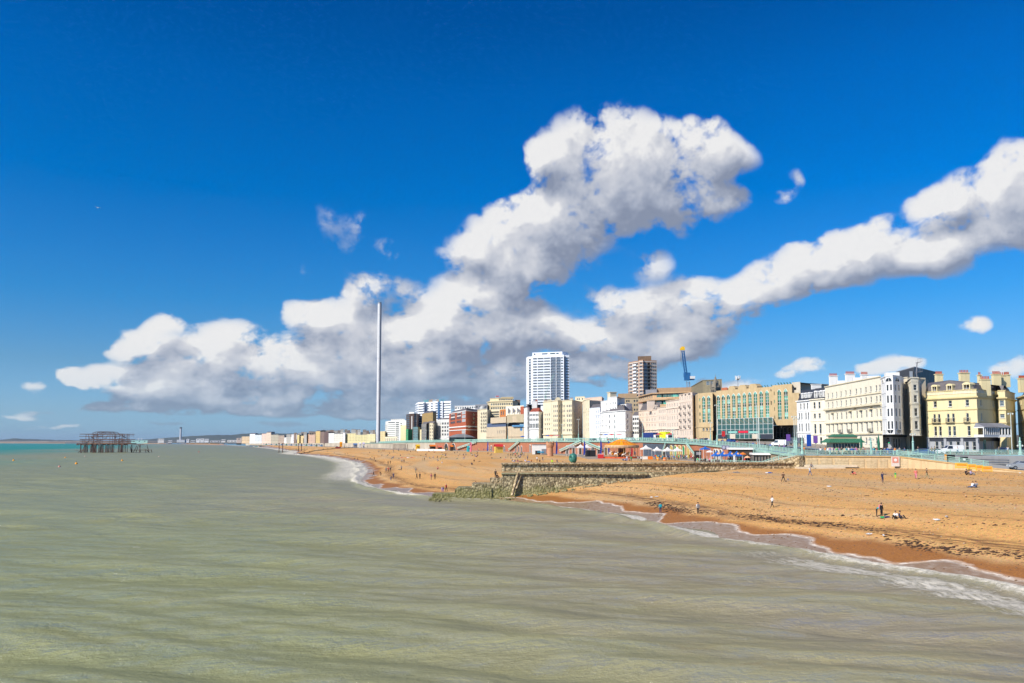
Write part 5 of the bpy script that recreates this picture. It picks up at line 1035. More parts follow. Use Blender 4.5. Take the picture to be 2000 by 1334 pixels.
# ---- brown brick tower with white bands
BRK = mat('brown_brick', (0.42, 0.25, 0.16), .85, var=.15, scale=.5); bt = Bld('banded_tower_block', 'brown brick tower block with white floor bands and wooden roof box', [(1228, 672), (1230, 662), (1249, 650), (1250, 645), (1257.6, 642), (1258.5, 645), (1284.5, 648)], 703.5, BRK, ref=(1250, 646), back=20, cat='tower block')
dy = 6.85
for k in range(11):
    py = 711.5 + k * dy
    ribbon(bt, 1, 1231, 1236, py, 1.3, n=2, m_=WT); ribbon(bt, 1, 1238, 1248, py, 1.5, n=3, m_=WT); ribbon(bt, 5, 1260, 1265, py, 1.3, n=2, m_=WT); ribbon(bt, 5, 1273, 1283, py, 1.3, n=3, m_=WT); ribbon(bt, 3, 1251, 1256.5, py, 1.3, n=2, m_=WT)
    for pa, pb in ((1266.5, 1272),):
        A, B = bt.pts[5], bt.pts[6]; balcony(bt.e, bt.O, A, B, (seg_u(A, B, pa) + seg_u(A, B, pb)) / 2, bt.zr(py + .8), seg_u(A, B, pb) - seg_u(A, B, pa), .9, 1.1, IRON)
        bt.holes[5].append((seg_u(A, B, pa), seg_u(A, B, pb), bt.zr(py + .6), bt.zr(py - 3.4)))
    balcony(bt.e, bt.O, bt.pts[1], bt.pts[2], seg_u(bt.pts[1], bt.pts[2], 1242), bt.zr(py + .8), 4.6, .9, 1.1, WT, solid=True)
bt.dep = 1.5; bt.finish(parapet=.6); wb = MB()
for k in range(12): z = bt.zr(706.4 + k * dy); band(wb, bt.pts, z - .28, z + .28, 0, .12)
bt.build('floor_bands', wb, mat('band_beige', (.64, .60, .53), .8)); bw = MB(); A, B = bt.pts[5], bt.pts[6]; bw.poly([(A[0] + 1, A[1] + 3, bt.zr(790)), (B[0] - 1, B[1] + 2, bt.zr(790)), (B[0] - 1, B[1] + 2, bt.zt - 1), (A[0] + 1, A[1] + 3, bt.zt - 1)]); bt.build('inner_glazing', bw, GLASS)
topper(bt, 'roof_box', [(1247.5, 662), (1274, 658)], 696, mat('timber_brown', (0.16, 0.10, 0.06), .8, var=.3), bt.zt - .7, back=9)
# ---- conference centre and what stands behind
CONC = mat('beige_concrete', (0.56, 0.45, 0.31), .85, var=.1, grime=.25); cc_ = Bld('conference_centre', 'low beige concrete conference centre with sloping shoulders and blue window strip', [(950, 662), (988, 625), (990, 628), (998.5, 622), (1000, 616), (1023, 610)], 833, CONC, ref=(988, 625), back=40)
cc_.rows(0, [972, 975.5, 979, 982.5, 986], [(840, 846.5)], w=.95, sill=False); cc_.rows(4, [1018], [(834, 842)], w=2.2, gl=glass('blue_pane', (0.04, 0.16, 0.35)), sill=False); cc_.finish(parapet=0, cornices=[(852.5, .6, .5)])
CW = mat('pale_panel', (0.74, 0.68, 0.55), .8, var=.06); u_ = topper(cc_, 'window_strip', [(951, 662), (988.5, 626.5)], 827.5, mat('slate_blue', (0.09, 0.12, 0.2), .5), cc_.zt - .1, back=30)
u2 = topper(cc_, 'upper_wall', [(958, 652), (988.5, 623), (990, 626), (999, 619), (1002, 613), (1023, 608)], 814, CONC, u_.zt - .1, back=34, ref=(988, 625)); u3 = topper(cc_, 'blue_strip', [(1000, 614), (1022.8, 608.5)], 830.5, mat('strip_blue', (0.08, 0.25, 0.45), .5), cc_.zr(834), back=8)
u4 = topper(cc_, 'sloping_fascia', [(990, 620), (1023, 605)], 810, mat('ribbed_beige', (0.45, 0.37, 0.24), .8, var=.12), cc_.zr(826), back=30)
u5 = topper(cc_, 'white_panels', [(988, 632), (1023, 618)], 793.5, CW, cc_.zr(812), back=22); wd_ = MB()
for i, px in enumerate((992, 1001, 1010)):
    x, y = DP(px, 629 - i * 4); wd_.poly([(x, y - .8, cc_.zr(809)), (x + 2.4, y - .9, cc_.zr(802)), (x, y - .8, cc_.zr(796))])
cc_.build('panel_fin', wd_, LEADG); ob_ = topper(cc_, 'terracotta_block', [(976, 646), (988, 634)], 800.5, ORANGE, cc_.zr(814), [(0, [979, 983], [(804, 811)], 2.2)], back=10)
topper(cc_, 'brick_block', [(1016.5, 612), (1023, 609)], 794, BRICK, cc_.zr(810), back=8)
gh = simple('grand_hotel', 'cream victorian hotel with stepped crowning storeys and small flag', [(952, 742), (958, 728), (1001, 716), (1012, 735)], 783.5, mat('buff_stucco', (0.70, 0.58, 0.36), .8, var=.08, grime=.25), ref=(970, 724), rows=[(1, 10, ev(787.5, 7.6, 4, 5), 1.5), (0, 2, ev(788, 7.6, 4, 5), 1.4)], corn=[(784, .6, .8), (793.5, .2, .3), (801, .2, .3)], back=22)
t1 = topper(gh, 'crown_storey', [(957, 738), (974, 732), (1001, 730)], 778, gh.wall, gh.zt - .5, [(1, 8, [(780, 782.5)], 1.4)], back=14, corn=[(778.3, .3, .5)]); t2 = topper(gh, 'crown_storey', [(979, 738), (1003, 735)], 775.6, gh.wall, t1.zt - .4, back=10, corn=[(775.9, .3, .5)])
topper(gh, 'dark_box', [(1006, 742), (1016, 740)], 781, mat('box_brown', (0.15, 0.09, 0.06), .8), gh.zt - 10, back=9)
topper(gh, 'dark_box', [(950, 745), (957, 741)], 784, LEADG, gh.zt - 10, back=9)
fl = MB(); x, y = DP(968, 736); fl.tube((x, y, t1.zt), (x, y, ZZ(772.5, 736, 968)), .12, .08, 6); fo = gh.build('flagpole', fl, WHITEP); ff = MB(); ff.prism([(x, y), (x + 3, y + .3), (x + 3, y + .34), (x, y + .04)], ZZ(775, 736), ZZ(773, 736)); ff.build('flag', mat('pale_red', (0.6, 0.12, 0.12), .8), fo)
e1 = simple('balconied_hotel', 'cream hotel front with dense balconies and lead dome right of red brick', [(932.5, 702), (938, 690), (951.5, 678)], 800.5, CREAM, rows=[(0, [934, 936.5], ev(806, 6.7, 3.6, 6), 1.0), (1, [940.5, 943.8, 947, 950], ev(806, 6.7, 3.6, 6), 1.1)], corn=[(801, .4, .4)], par=.4, back=18)
for k in range(6):
    for px in (941.5, 946, 950): balcony(e1.e, e1.O, e1.pts[1], e1.pts[2], seg_u(e1.pts[1], e1.pts[2], px - .4), e1.zr(810 + 6.7 * k), 1.9, .8, 1.0, IRON)
dm = MB(); x, y = DP(942.5, 696); r = 2.9; dm.lathe([(r, -1.5), (r, 0)] + [(r * math.cos(a), r * 1.1 * math.sin(a)) for a in [math.pi / 2 * i / 6 for i in range(1, 7)]], 14, (x, y, e1.zt + .4)); e1.build('dome', dm, mat('lead_dome', (0.40, 0.40, 0.38), .5))
e2 = simple('striped_block', 'cream flats with continuous dark balcony strips behind conference centre', [(951.5, 705), (976, 690)], 801, CREAM, back=12)
for k in range(4): ribbon(e2, 0, 952.5, 975, 807 + k * 4.6, 1.2, n=12, m_=CREAM)
simple('upper_terrace', 'white penthouse terraces above the red brick block', [(888, 800), (930, 780)], 793, WSTUC, rows=[(0, 9, [(795.5, 799)], 2.4)], back=15, corn=[(793.3, .3, .6)]); simple('attic_cluster', 'jumble of grey attic roofs left of the lead dome', [(928, 740), (952, 732)], 790, LEADG, rows=[(0, 4, [(793, 797)], 2.0)], back=10)
# ---- red brick hotel
RB_ = mat('dark_red_brick', (0.42, 0.105, 0.045), .85, var=.15, scale=.4); r_ = Bld('red_brick_hotel', 'big red brick building with white floor bands and grey roof', [(877, 772), (910, 698), (933.5, 724)], 801.5, RB_, ref=(910, 698), back=18)
for k, py in enumerate((808, 815.5, 823)): ribbon(r_, 0, 880, 889, py + 1.5, 2.0, n=5, m_=RB_); ribbon(r_, 0, 892, 901, py + 1, 2.0, n=5, m_=RB_)
for py in (808, 815.5, 823, 845.5, 852): ribbon(r_, 0, 902.5, 909, py, 2.4, n=2, m_=WHITEP, gl=mat('pale_glass', (0.4, 0.42, 0.42), .3))
for py in (811, 819, 827, 835): ribbon(r_, 1, 923, 927, py, 2.0, n=2, m_=RB_)
ribbon(r_, 1, 914, 918, 835, 2.2, n=2, m_=WHITEP)
for (a_0, a_1, py) in ((881, 888, 812), (893, 900, 811)): ribbon(r_, 0, a_0, a_1, py, 3.5, n=1, m_=WHITEP, gl=mat('pale_panel_white', (0.7, 0.66, 0.6), .7), name='panel')
r_.finish(parapet=.4, cornices=[(802, .6, .3), (832.5, 1.0, .8), (839, .7, .8)], cm=WHITEP); r_.mansard(796.5, inset=4, z0=r_.zt - .4, m_=SLATE)
# ---- cluster between the red hotel and the white slab
simple('brown_gabled_block', 'ochre block with dark gables between white slab and red brick', [(824, 930), (831, 905), (845, 880), (852, 892)], 808.5, mat('ochre', (0.36, 0.24, 0.09), .85, var=.15), rows=[(1, 3, ev(813, 5, 2.5, 4), 1.4)], mans=805, back=15)
simple('cream_villa', 'cream villa with stacked bays left of red brick', [(833, 840), (836, 832), (846, 826)], 826.5, CREAM, rows=[(1, 3, ev(830, 6.3, 3.8, 5), 1.3)], corn=[(827, .3, .4), (840, .25, .3)], back=12, mans=823)
simple('white_boxy_flats', 'white boxy flats with slotted windows left of red brick', [(852, 845), (862, 830), (877, 822)], 820, mat('greyed_white', (0.62, 0.61, 0.57), .8), rows=[(0, 2, ev(826, 7, 4, 4), 2.0), (1, 3, ev(826, 7, 4, 4), 2.4)], back=14, mans=817.5)
simple('grey_house', 'grey stone house with steep roof by the lamp posts', [(823, 835), (832.5, 828)], 828, mat('mid_grey_stone', (0.22, 0.21, 0.19), .85, var=.2), rows=[(0, 3, ev(834, 6.5, 3.5, 4), 1.2)], mans=824, back=10)
simple('tan_block', 'tan block with square windows below the white slab', [(855, 905), (878, 888)], 818, mat('tan_render', (0.50, 0.42, 0.28), .85), rows=[(0, 5, ev(821.5, 5, 2.5, 5), 1.6)], back=12)
# ---- white slab hotel with coloured roof letters
hs = Bld('slab_hotel', 'white slab hotel with curved balconies and coloured roof sign', [(812.5, 1035), (816, 1015), (828, 1003), (829, 1010), (864, 985), (865, 988), (880.5, 978)], 784.5, WT, ref=(845, 997), back=22, cat='tower block')
for k in range(11):
    py = 789.5 + k * 4.75; ribbon(hs, 1, 817.5, 827.5, py + .4, 1.7, n=1, m_=WT); ribbon(hs, 5, 866, 879.5, py + .2, 1.5, n=1, m_=WT); ribbon(hs, 3, 833, 837.5, py, 1.4, n=3); ribbon(hs, 3, 841, 845, py, 1.4, n=3); ribbon(hs, 3, 850, 854.5, py, 1.4, n=3); ribbon(hs, 3, 858, 862.5, py, 1.4, n=3)
hs.finish(parapet=.5); bs = MB()
for k in range(12): z = hs.zr(787.3 + k * 4.75); band(bs, hs.pts[0:3], z - .55, z + .35, 0, 1.6); band(bs, hs.pts[5:7], z - .55, z + .25, 0, .8)
hs.build('balcony_slabs', bs, WT); sg_ = MB(); A = DP(827, 1010); B = DP(868, 990)
cols = [1, 1, 1, 1, 2, 2, 2, 0, 0, 0, 2, 2, 1, 1, 1, 1]
for i, c_ in enumerate(cols):
    x, y = lerp(A[0], B[0], (i + .1) / 16), lerp(A[1], B[1], (i + .1) / 16); x2, y2 = lerp(A[0], B[0], (i + .85) / 16), lerp(A[1], B[1], (i + .85) / 16); hh = 1.9 if i % 3 else 2.6
    m1 = MB(); m1.bar((x, y, hs.zt + .3), (x, y, hs.zt + .3 + hh), .45, .3, c_); m1.bar((x, y, hs.zt + .5), (x2, y2, hs.zt + .5), .4, .4, c_); m1.bar((x, y, hs.zt + .2 + hh), (x2, y2, hs.zt + .2 + hh), .4, .4, c_)
    hs.build('sign_letter', m1, [WHITEP, mat('sign_teal', (0.05, 0.45, 0.40), .5, var=0), mat('sign_orange', (0.75, 0.38, 0.02), .5, var=0)])
dt = Bld('dark_tower_block', 'dark brown tower with one white stripe left of white slab', [(793, 1010), (799.5, 985), (800, 980), (815, 965)], 808, mat('dark_brown_brick', (0.075, 0.045, 0.035), .8, var=.15), ref=(800, 980), back=18, cat='tower block')
for k in range(13): ribbon(dt, 0, 794, 799, 812 + k * 3.9, 1.2, n=3, m_=LEADG); ribbon(dt, 2, 809, 814, 812 + k * 3.9, 1.2, n=2, m_=LEADG)
dt.finish(parapet=.4); st = MB(); A, B = dt.pts[2], dt.pts[3]; L = math.hypot(B[0] - A[0], B[1] - A[1]); u = seg_u(A, B, 804.3) / L; st.box((lerp(A[0], B[0], u), lerp(A[1], B[1], u) - .1, dt.z0), (1.1, .5, dt.zr(813) - dt.z0), -.3); dt.build('white_stripe', st, WHITEP)
topper(dt, 'white_cap', [(798.5, 990), (808, 985)], 805, WHITEP, dt.zt - .3, back=7)
simple('teal_glass_block', 'teal glass fronted block below dark tower', [(806.5, 900), (816, 893), (821, 905)], 834, mat('dull_teal', (0.14, 0.24, 0.25), .4, var=.2), rows=[(0, 4, ev(837.5, 5, 3, 4), 1.2)], gl=GLASS, back=10)
simple('green_sided_house', 'narrow building with green lower storeys beside dark tower', [(792.5, 905), (797, 900)], 838, mat('leaf_green', (0.05, 0.28, 0.12), .7), back=8, rows=[(0, 2, ev(842, 5, 2.5, 3), .7)])
simple('yellow_villa', 'pale yellow villa right of teal glass block', [(820, 880), (824, 872)], 839, YELLOW, rows=[(0, 2, ev(843, 6, 3, 2), .9)], back=8)
# ---- white stepped modernist flats
em = Bld('modernist_flats', 'white streamlined stepped flats right of the slender tower', [(752.5, 1330), (757, 1285), (772, 1262), (793, 1245)], 821.5, mat('off_white', (0.74, 0.72, 0.66), .75, var=.06), ref=(772, 1262), back=20, cat='flats')
for k in range(10): ribbon(em, 1, 758, 771, 826 + k * 3.75, 1.5, n=6, m_=em.wall); ribbon(em, 2, 773, 779, 826 + k * 3.75, 1.4, n=3, m_=em.wall); ribbon(em, 2, 782, 785, 828 + k * 3.75, 1.4, n=2, m_=em.wall)
em.finish(parapet=.5); topper(em, 'top_storey', [(763, 1275), (790, 1262)], 818.5, em.wall, em.zt - .4, [(0, 6, [(820, 821)], 1.4)], back=12, corn=[(818.8, .3, .7)]); bs = MB()
for k in range(10): z = em.zr(828.3 + k * 3.75); band(bs, em.pts[0:3], z - .45, z + .35, 0, 1.0)
em.build('balcony_slabs', bs, em.wall)
simple('pale_block', 'plain pale yellow block right of the streamlined flats', [(782, 1110), (793.5, 1090)], 831, YELLOW, rows=[(0, 2, ev(836, 5, 2, 4), 1.0)], back=10)
simple('arcade_block', 'low cream block with dark openings behind the slender tower foot', [(752, 1120), (776, 1090)], 853, CREAM, rows=[(0, 7, [(856, 862)], 1.6)], back=10)
# ---- distant terraces towards the far end of the bay
HB = [(472, 487.4, 852.7, (0.58, 0.43, 0.27), 0, 'small tan block, first of the far terraces'), (487.6, 498, 848, (0.74, 0.74, 0.72), 1, 'white far flats with ochre cap'), (498, 511, 849.5, (0.60, 0.62, 0.62), 0, 'grey white far flats beside the ochre cap'),
      (511.2, 520, 847.3, (0.72, 0.52, 0.42), 0, 'pinkish far block beside the pale turret'), (520, 529, 845.2, (0.66, 0.52, 0.40), 1, 'far block with small turret, tallest of its cluster'), (529, 543.6, 849.3, (0.42, 0.37, 0.28), 0, 'grey brown far flats right of turret'),
      (543.8, 555, 850.6, (0.40, 0.31, 0.24), 0, 'brownish far block behind the rusty piles'), (555, 569, 854.5, (0.74, 0.70, 0.64), 0, 'low white far villas'), (569, 580, 848.5, (0.68, 0.64, 0.64), 0, 'pale lilac far flats with dark slots'),
      (580.2, 584.5, 849.4, (0.66, 0.52, 0.22), 0, 'thin yellow far house'), (584.6, 593, 851.4, (0.66, 0.50, 0.26), 0, 'ochre far house with low roof'), (593, 604, 848, (0.60, 0.36, 0.22), 1, 'rust roofed far mansion'), (604, 615.5, 849, (0.56, 0.38, 0.28), 0, 'brown pink far mansion flats'),
      (616.5, 625, 842.5, (0.62, 0.44, 0.18), 1, 'tall ochre far house with dark cap'), (625.3, 633, 843.5, (0.22, 0.15, 0.12), 0, 'dark brown far slab with pale balconies'), (633, 641.5, 843.3, (0.14, 0.09, 0.08), 0, 'darkest brown far slab'), (641.7, 652.4, 846, (0.72, 0.70, 0.65), 0, 'white balconied far flats right of brown slab'),
      (652.6, 669.4, 847.3, (0.72, 0.68, 0.58), 2, 'long cream far terrace with black roof'), (669.6, 674, 845.5, (0.74, 0.70, 0.66), 0, 'narrow white far gable'), (674.2, 695, 846.8, (0.70, 0.60, 0.32), 0, 'long yellow far terrace'), (695.2, 716, 849.4, (0.68, 0.60, 0.32), 0, 'low yellow far terrace left of the slender tower'),
      (716.2, 733, 848.2, (0.72, 0.64, 0.36), 0, 'yellow far terrace next to slender tower foot'), (742.5, 752, 842.5, (0.70, 0.56, 0.30), 0, 'ochre cream far house right of slender tower')]
fg = glass('far_glass', (0.06, 0.06, 0.07), rough=.2)
for i, (pa, pb, py, col_, rk, lb) in enumerate(HB):
    d = 2300 * (1330 / 2300) ** ((pa - 472) / 260); fb = Bld('seafront_terrace', lb, [(pa, d), (pb, d * .985)], py, mat('far_wall_%d' % i, col_, .85, var=.08, scale=.05), back=22, group='far seafront terraces towards the bay end')
    wpx = pb - pa; nc = max(2, int(wpx / 2.6)); hgt = 863 - py; nr = max(2, min(5, int(hgt / 3.2))); fb.dep = .3
    fb.rows(0, nc, [(py + 1.4 + k * (hgt - 2) / nr, py + 1.4 + k * (hgt - 2) / nr + (hgt - 2) / nr * .55) for k in range(nr)], w=min(2.2, wpx * d / FPX / nc * .45), gl=fg, frame=fb.wall, sill=False, bars=(1, 1)); fb.finish(parapet=0)
    if rk: fb.mansard(py - (2 if rk == 1 else 1.2), inset=3, m_=DM if rk == 2 else SLATE)
for i in range(26):
    pa = 560 + i * 7.0 + random.uniform(-2, 2); d = 1750 + random.uniform(0, 500) - i * 10; py = interp(pa, [560, 630, 680, 735], [848, 841, 839.5, 840.5]) + random.uniform(-1, 1.6); c_ = random.choice([(0.6, .57, .5), (.4, .33, .26), (.5, .46, .40), (.33, .24, .18)])
    fb = Bld('hillside_house', 'far slope house behind terraces', [(pa, d), (pa + random.uniform(5, 9), d)], py, mat('slope_wall_%d' % (i % 5), c_, .85, var=.1, scale=.05), back=14, group='far houses on the slope'); fb.rows(0, 3, [(py + 1, py + 2), (py + 3, py + 4)], w=1.8, gl=fg, frame=fb.wall, sill=False, bars=(1, 1)); fb.finish(); fb.mansard(py - .9, inset=4)
# ---- very far: harbour side
for i, (pa, pb, py, c_, lb) in enumerate(((364, 369, 858, (.6, .6, .62), 'tiny white harbour house'), (372, 381, 860.5, (.5, .5, .48), 'long low grey harbour shed'), (383, 390, 857.4, (.66, .66, .66), 'pale harbour warehouse with arched roof, leftmost'), (391, 398, 857, (.62, .62, .62), 'pale harbour warehouse with arched roof, middle'),
        (399, 407.5, 857.8, (.68, .68, .68), 'pale harbour warehouse with arched roof, rightmost'), (410, 430, 861, (.42, .42, .42), 'very long low harbour shed'), (432, 440, 859, (.66, .65, .62), 'white harbour office by long shed'), (444, 462, 860, (.62, .60, .56), 'white low houses at the bay end'), (462, 471.5, 856, (.5, .40, .34), 'brick harbour block before the terraces'),
        (308, 320, 857.5, (.6, .58, .55), 'pale stepped harbour silo'), (256, 288, 860.6, (.30, .52, .47), 'long sea green roofed shed far across water'), (328, 336, 860.5, (.5, .5, .5), 'small grey harbour sheds'))):
    d = 5200 if pa < 445 else 3300; fb = Bld('harbour_building', lb, [(pa, d), (pb, d)], py, mat('harbour_wall_%d' % i, c_, .8, var=.08, scale=.02), back=40, base=2.0, group='harbour buildings'); fb.rows(0, 3, [(py + .8, py + 2.4)], w=8, gl=fg, frame=fb.wall, sill=False, bars=(1, 1)); fb.finish(); fb.mansard(py - .5, inset=14, m_=fb.wall)
cs_ = thing('power_chimney', 'slim grey power station chimney with dark cap far behind the bay', 'chimney', (*DP(352.5, 6000), 2)); hh = ZZ(834.5, 6000, 352) - 2
MB().lathe([(9, 0), (6.5, hh - 9), (0, hh - 9)], 12).build('shaft', mat('chimney_grey', (.5, .5, .52), .8, var=.05), cs_); MB().lathe([(8, hh - 9), (8, hh), (0, hh)], 12).build('cap', mat('chimney_cap', (.06, .06, .07), .8, var=0), cs_); MB().box((10, 0, 0), (60, 40, 26)).build('boiler_house', mat('station_grey', (.45, .47, .5), .7, var=.05), cs_)
for px in (270, 276.5):
    m_o = thing('harbour_mast', 'thin pale harbour mast above green roofed shed', 'mast', (*DP(px, 5600), 2), group='harbour masts'); MB().tube((0, 0, 0), (0, 0, ZZ(855.5, 5600) - 2), 1.6, 1.0, 6).build('pole', WHITEP, m_o); MB().tube((-9, 0, ZZ(857, 5600) - 2), (9, 0, ZZ(857, 5600) - 2), .7, .7, 6).build('spreader', WHITEP, m_o)
bw = MB(); a = DP(127, 6100); b_ = DP(167, 5700); bw.prism([a, b_, (b_[0], b_[1] + 30), (a[0], a[1] + 30)], -2, 9); tag(bw.build('breakwater', mat('breakwater_stone', (.10, .10, .11), .9)), 'long dark harbour breakwater on the horizon left of wrecked pier', 'breakwater')
# ------------------------------------------------------------------ walls, groyne, railings
def flint(name, c0, c1, sc=1.6, moss=0.0):
    m, t, b = newmat(name); b.inputs['Roughness'].default_value = .92
    po = N(t, 'ShaderNodeNewGeometry'); vo_ = N(t, 'ShaderNodeTexVoronoi', i_Scale=sc); t.links.new(po.outputs['Position'], vo_.inputs['Vector'])
    no = N(t, 'ShaderNodeTexNoise', i_Scale=.5, i_Detail=5, i_Roughness=.65); t.links.new(po.outputs['Position'], no.inputs['Vector'])
    s = N(t, 'ShaderNodeSeparateColor'); t.links.new(vo_.outputs['Color'], s.inputs[0])
    c = mixc(t, ramp(t, s.outputs[0], [(0.1, 0.0), (0.9, 1.0)]), c0, c1); c = mixc(t, 1.0, c, ramp(t, no.outputs[0], [(0.3, .6), (.7, 1.15)]), 'MULTIPLY')
    c = mixc(t, ramp(t, vo_.outputs['Distance'], [(0.45, 0.0), (0.75, .75)]), c, (c0[0] * .45, c0[1] * .42, c0[2] * .38))
    if moss:
        sz_ = N(t, 'ShaderNodeSeparateXYZ'); t.links.new(po.outputs['Position'], sz_.inputs[0]); hz = mth(t, 'ADD', sz_.outputs[2], mth(t, 'MULTIPLY', no.outputs[0], 3.0))
        c = mixc(t, mth(t, 'MULTIPLY', mth(t, 'SUBTRACT', 1.0, sstep(t, hz, 3.2, 5.2)), moss), c, (0.20, 0.20, 0.055))
        c = mixc(t, mth(t, 'MULTIPLY', mth(t, 'SUBTRACT', 1.0, sstep(t, hz, 1.3, 2.4)), .7), c, (0.07, 0.065, 0.04))
    t.links.new(c, b.inputs['Base Color']); bp = N(t, 'ShaderNodeBump', i_Strength=1.0, i_Distance=.15); t.links.new(mth(t, 'SUBTRACT', 1.0, vo_.outputs['Distance']), bp.inputs['Height']); t.links.new(bp.outputs[0], b.inputs['Normal'])
    MATS[name] = m; return m
FL1 = flint('flint_wall', (0.33, 0.24, 0.12), (0.74, 0.58, 0.35), 2.3); FL2 = flint('mossy_flint', (0.22, 0.17, 0.09), (0.58, 0.48, 0.28), 2.5, moss=.6); CONCR = mat('groyne_concrete', (0.36, 0.33, 0.19), .9, var=.3, scale=1.2, grime=.5, bump=.5, bscale=3)
def slab(mb, xa, da, xb, db, th_, z0, z1, mi=0):            # wall block between two sight columns
    a, b_ = DP(xa, da), DP(xb, db); mb.prism([a, b_, (b_[0] + .3, b_[1] + th_), (a[0] - .3 * 0, a[1] + th_)], z0, z1, mi); return mb
gy = thing('stone_groyne', 'long flint groyne with stepped mossy seaward end crossing the beach', 'groyne', (*DP(980, 168), 0))
gl_ = (-gy.location[0], -gy.location[1], 0)
m1 = MB(); a = DP(980, 168.5); b_ = DP(1260, 171.5); c_ = DP(1570, 176.5)
for (p, q_) in ((a, b_), (b_, c_)): m1.prism([p, q_, (q_[0], q_[1] + 4.5), (p[0], p[1] + 4.5)], 5.95, 7.5)
m1.build('upper_wall', FL1, gy, gl_); m1 = MB()
for (p, q_) in ((DP(979, 168), DP(1260, 171)), (DP(1260, 171), DP(1562, 176))): m1.prism([p, q_, (q_[0], q_[1] + 5.2), (p[0], p[1] + 5.2)], 7.5, 7.72)
m1.build('coping', FL1, gy, gl_); m1 = MB(); rs_ = random.Random(4)
xs = list(range(980, 1500, 13)); prevp = None                 # battered lower face, rough
for i, px in enumerate(xs):
    d = interp(px, [980, 1560], [167.6, 175.6]); p0 = DP(px, d - 1.9 + rs_.uniform(-.15, .15)); p1 = DP(px, d - .5)
    cur = ((p0[0], p0[1], -.5), (lerp(p0[0], p1[0], .5), lerp(p0[1], p1[1], .5) + rs_.uniform(-.1, .1), 3.3), (p1[0], p1[1], 5.75), (p1[0], p1[1] + 1.5, 5.8))
    if prevp:
        for k in range(3): m1.poly([prevp[k], cur[k], cur[k + 1], prevp[k + 1]])
    prevp = cur
m1.build('lower_wall', FL2, gy, gl_); m1 = MB(); slab(m1, 979, 166.6, 1262, 169.8, .55, 5.5, 5.78); m1.build('weathered_ledge', CONCR, gy, gl_)
for (xa, xb, d, z1, th_, mt) in ((957, 1008, 167.0, 4.6, 5, FL1), (922, 1004, 166.3, 3.55, 6, FL2), (893, 960, 165.8, 2.8, 5, FL2), (889, 912, 166.2, 2.4, 6, FL2), (845, 893, 165.5, 1.5, 5, FL2), (838, 980, 164.6, .62, 7, FL2)):
    m1 = MB(); slab(m1, xa, d, xb, d + .4, th_, -1.5, z1); m1.build('step_block', mt, gy, gl_)
m1 = MB(); p = DP(1002, 165.8); q_ = DP(1012, 167.3); m1.poly([(p[0], p[1], 2.6), (p[0] + .8, p[1], 2.6), (q_[0] + .8, q_[1], 5.7), (q_[0], q_[1], 5.7)]); m1.bar((p[0] - .2, p[1] - .4, 1.2), (q_[0], q_[1] - .3, 5.7), .45, .45); m1.build('buttress', FL1, gy, gl_)
ap = MB()                                                       # tumbled stones at the foot
for i in range(170):
    px = rs_.uniform(850, 1230); d = interp(px, [840, 980, 1250], [164, 165, 168.5]) - rs_.uniform(.2, 1.6); x, y = DP(px, d); s = rs_.uniform(.25, .7); z = max(bz(x, y), 0) + .05
    ap.lathe([(0, -.3 * s), (.5 * s, -.1 * s), (.55 * s, .15 * s), (.3 * s, .42 * s), (0, .45 * s)], 6, (x, y, z))
tag(ap.build('foot_stones', FL2), 'loose mossy stones heaped along the foot of flint groyne', 'stones', kind='stuff')
# stairs block rising to the promenade
sb_ = thing('stone_stair', 'rubble stone stair rising from groyne to promenade with green handrail', 'stairs', (*DP(1530, 178), 6)); sl_ = (-sb_.location[0], -sb_.location[1], -6)
m1 = MB(); a = DP(1493, 180); b_ = DP(1560, 175.2); c_ = DP(1572, 176)
m1.poly([(*a, 5.5), (*b_, 5.5), (*b_, 9.1), (*a, 7.4)]); m1.poly([(*b_, 5.5), (*c_, 5.5), (*c_, 9.25), (*b_, 9.1)]); m1.poly([(*a, 7.4), (*b_, 9.1), (b_[0], b_[1] + 4, 9.1), (a[0], a[1] + 4, 7.4)]); m1.poly([(*b_, 9.1), (*c_, 9.25), (c_[0], c_[1] + 4, 9.25), (b_[0], b_[1] + 4, 9.1)])
m1.poly([(a[0], a[1] + 4, 5.5), (*a, 5.5), (*a, 7.4), (a[0], a[1] + 4, 7.4)]); m1.build('stair_flank', FL1, sb_, sl_)
st_ = MB()
for k in range(12): t_ = k / 12; x, y = lerp(a[0], b_[0], t_), lerp(a[1], b_[1], t_); st_.box((x + .6, y + 2.2, lerp(7.4, 9.1, t_)), (1.2, 3, .16))
st_.build('treads', mat('pale_stone', (0.6, 0.52, 0.38), .85), sb_, sl_)
# buff sea wall with panels and the ramp
BUFF = mat('buff_render', (0.62, 0.46, 0.26), .88, var=.14, scale=.5, grime=.55); BRICKP = mat('buff_blocks', (0.58, 0.45, 0.27), .9, var=.2, scale=2.2, grime=.3)
FRONT = [(1572, 176, 9.2), (1750, 171, 9.2), (1850, 164, 8.05), (1930, 156, 7.25), (2010, 148.5, 6.75), (2100, 140, 6.7)]
sw = thing('sea_wall', 'buff rendered sea wall with block panels sloping down beside the ramp', 'wall', (*DP(1750, 171), 6)); wl = (-sw.location[0], -sw.location[1], -6)
m1 = MB(); cp = MB(); pn = MB()
for (xa, da, za), (xb, db, zb) in zip(FRONT, FRONT[1:]):
    a, b_ = DP(xa, da), DP(xb, db); m1.prism([a, b_, (b_[0], b_[1] + .6), (a[0], a[1] + .6)], 4.5, [za - .25, zb - .25, zb - .25, za - .25]); cp.prism([(a[0], a[1] - .22), (b_[0], b_[1] - .22), (b_[0], b_[1] + .7), (a[0], a[1] + .7)], [za - .25, zb - .25, zb - .25, za - .25], [za, zb, zb, za])
m1.build('wall_face', BUFF, sw, wl); cp.build('coping', mat('buff_coping', (0.55, 0.36, 0.16), .85, var=.2, grime=.3), sw, wl)
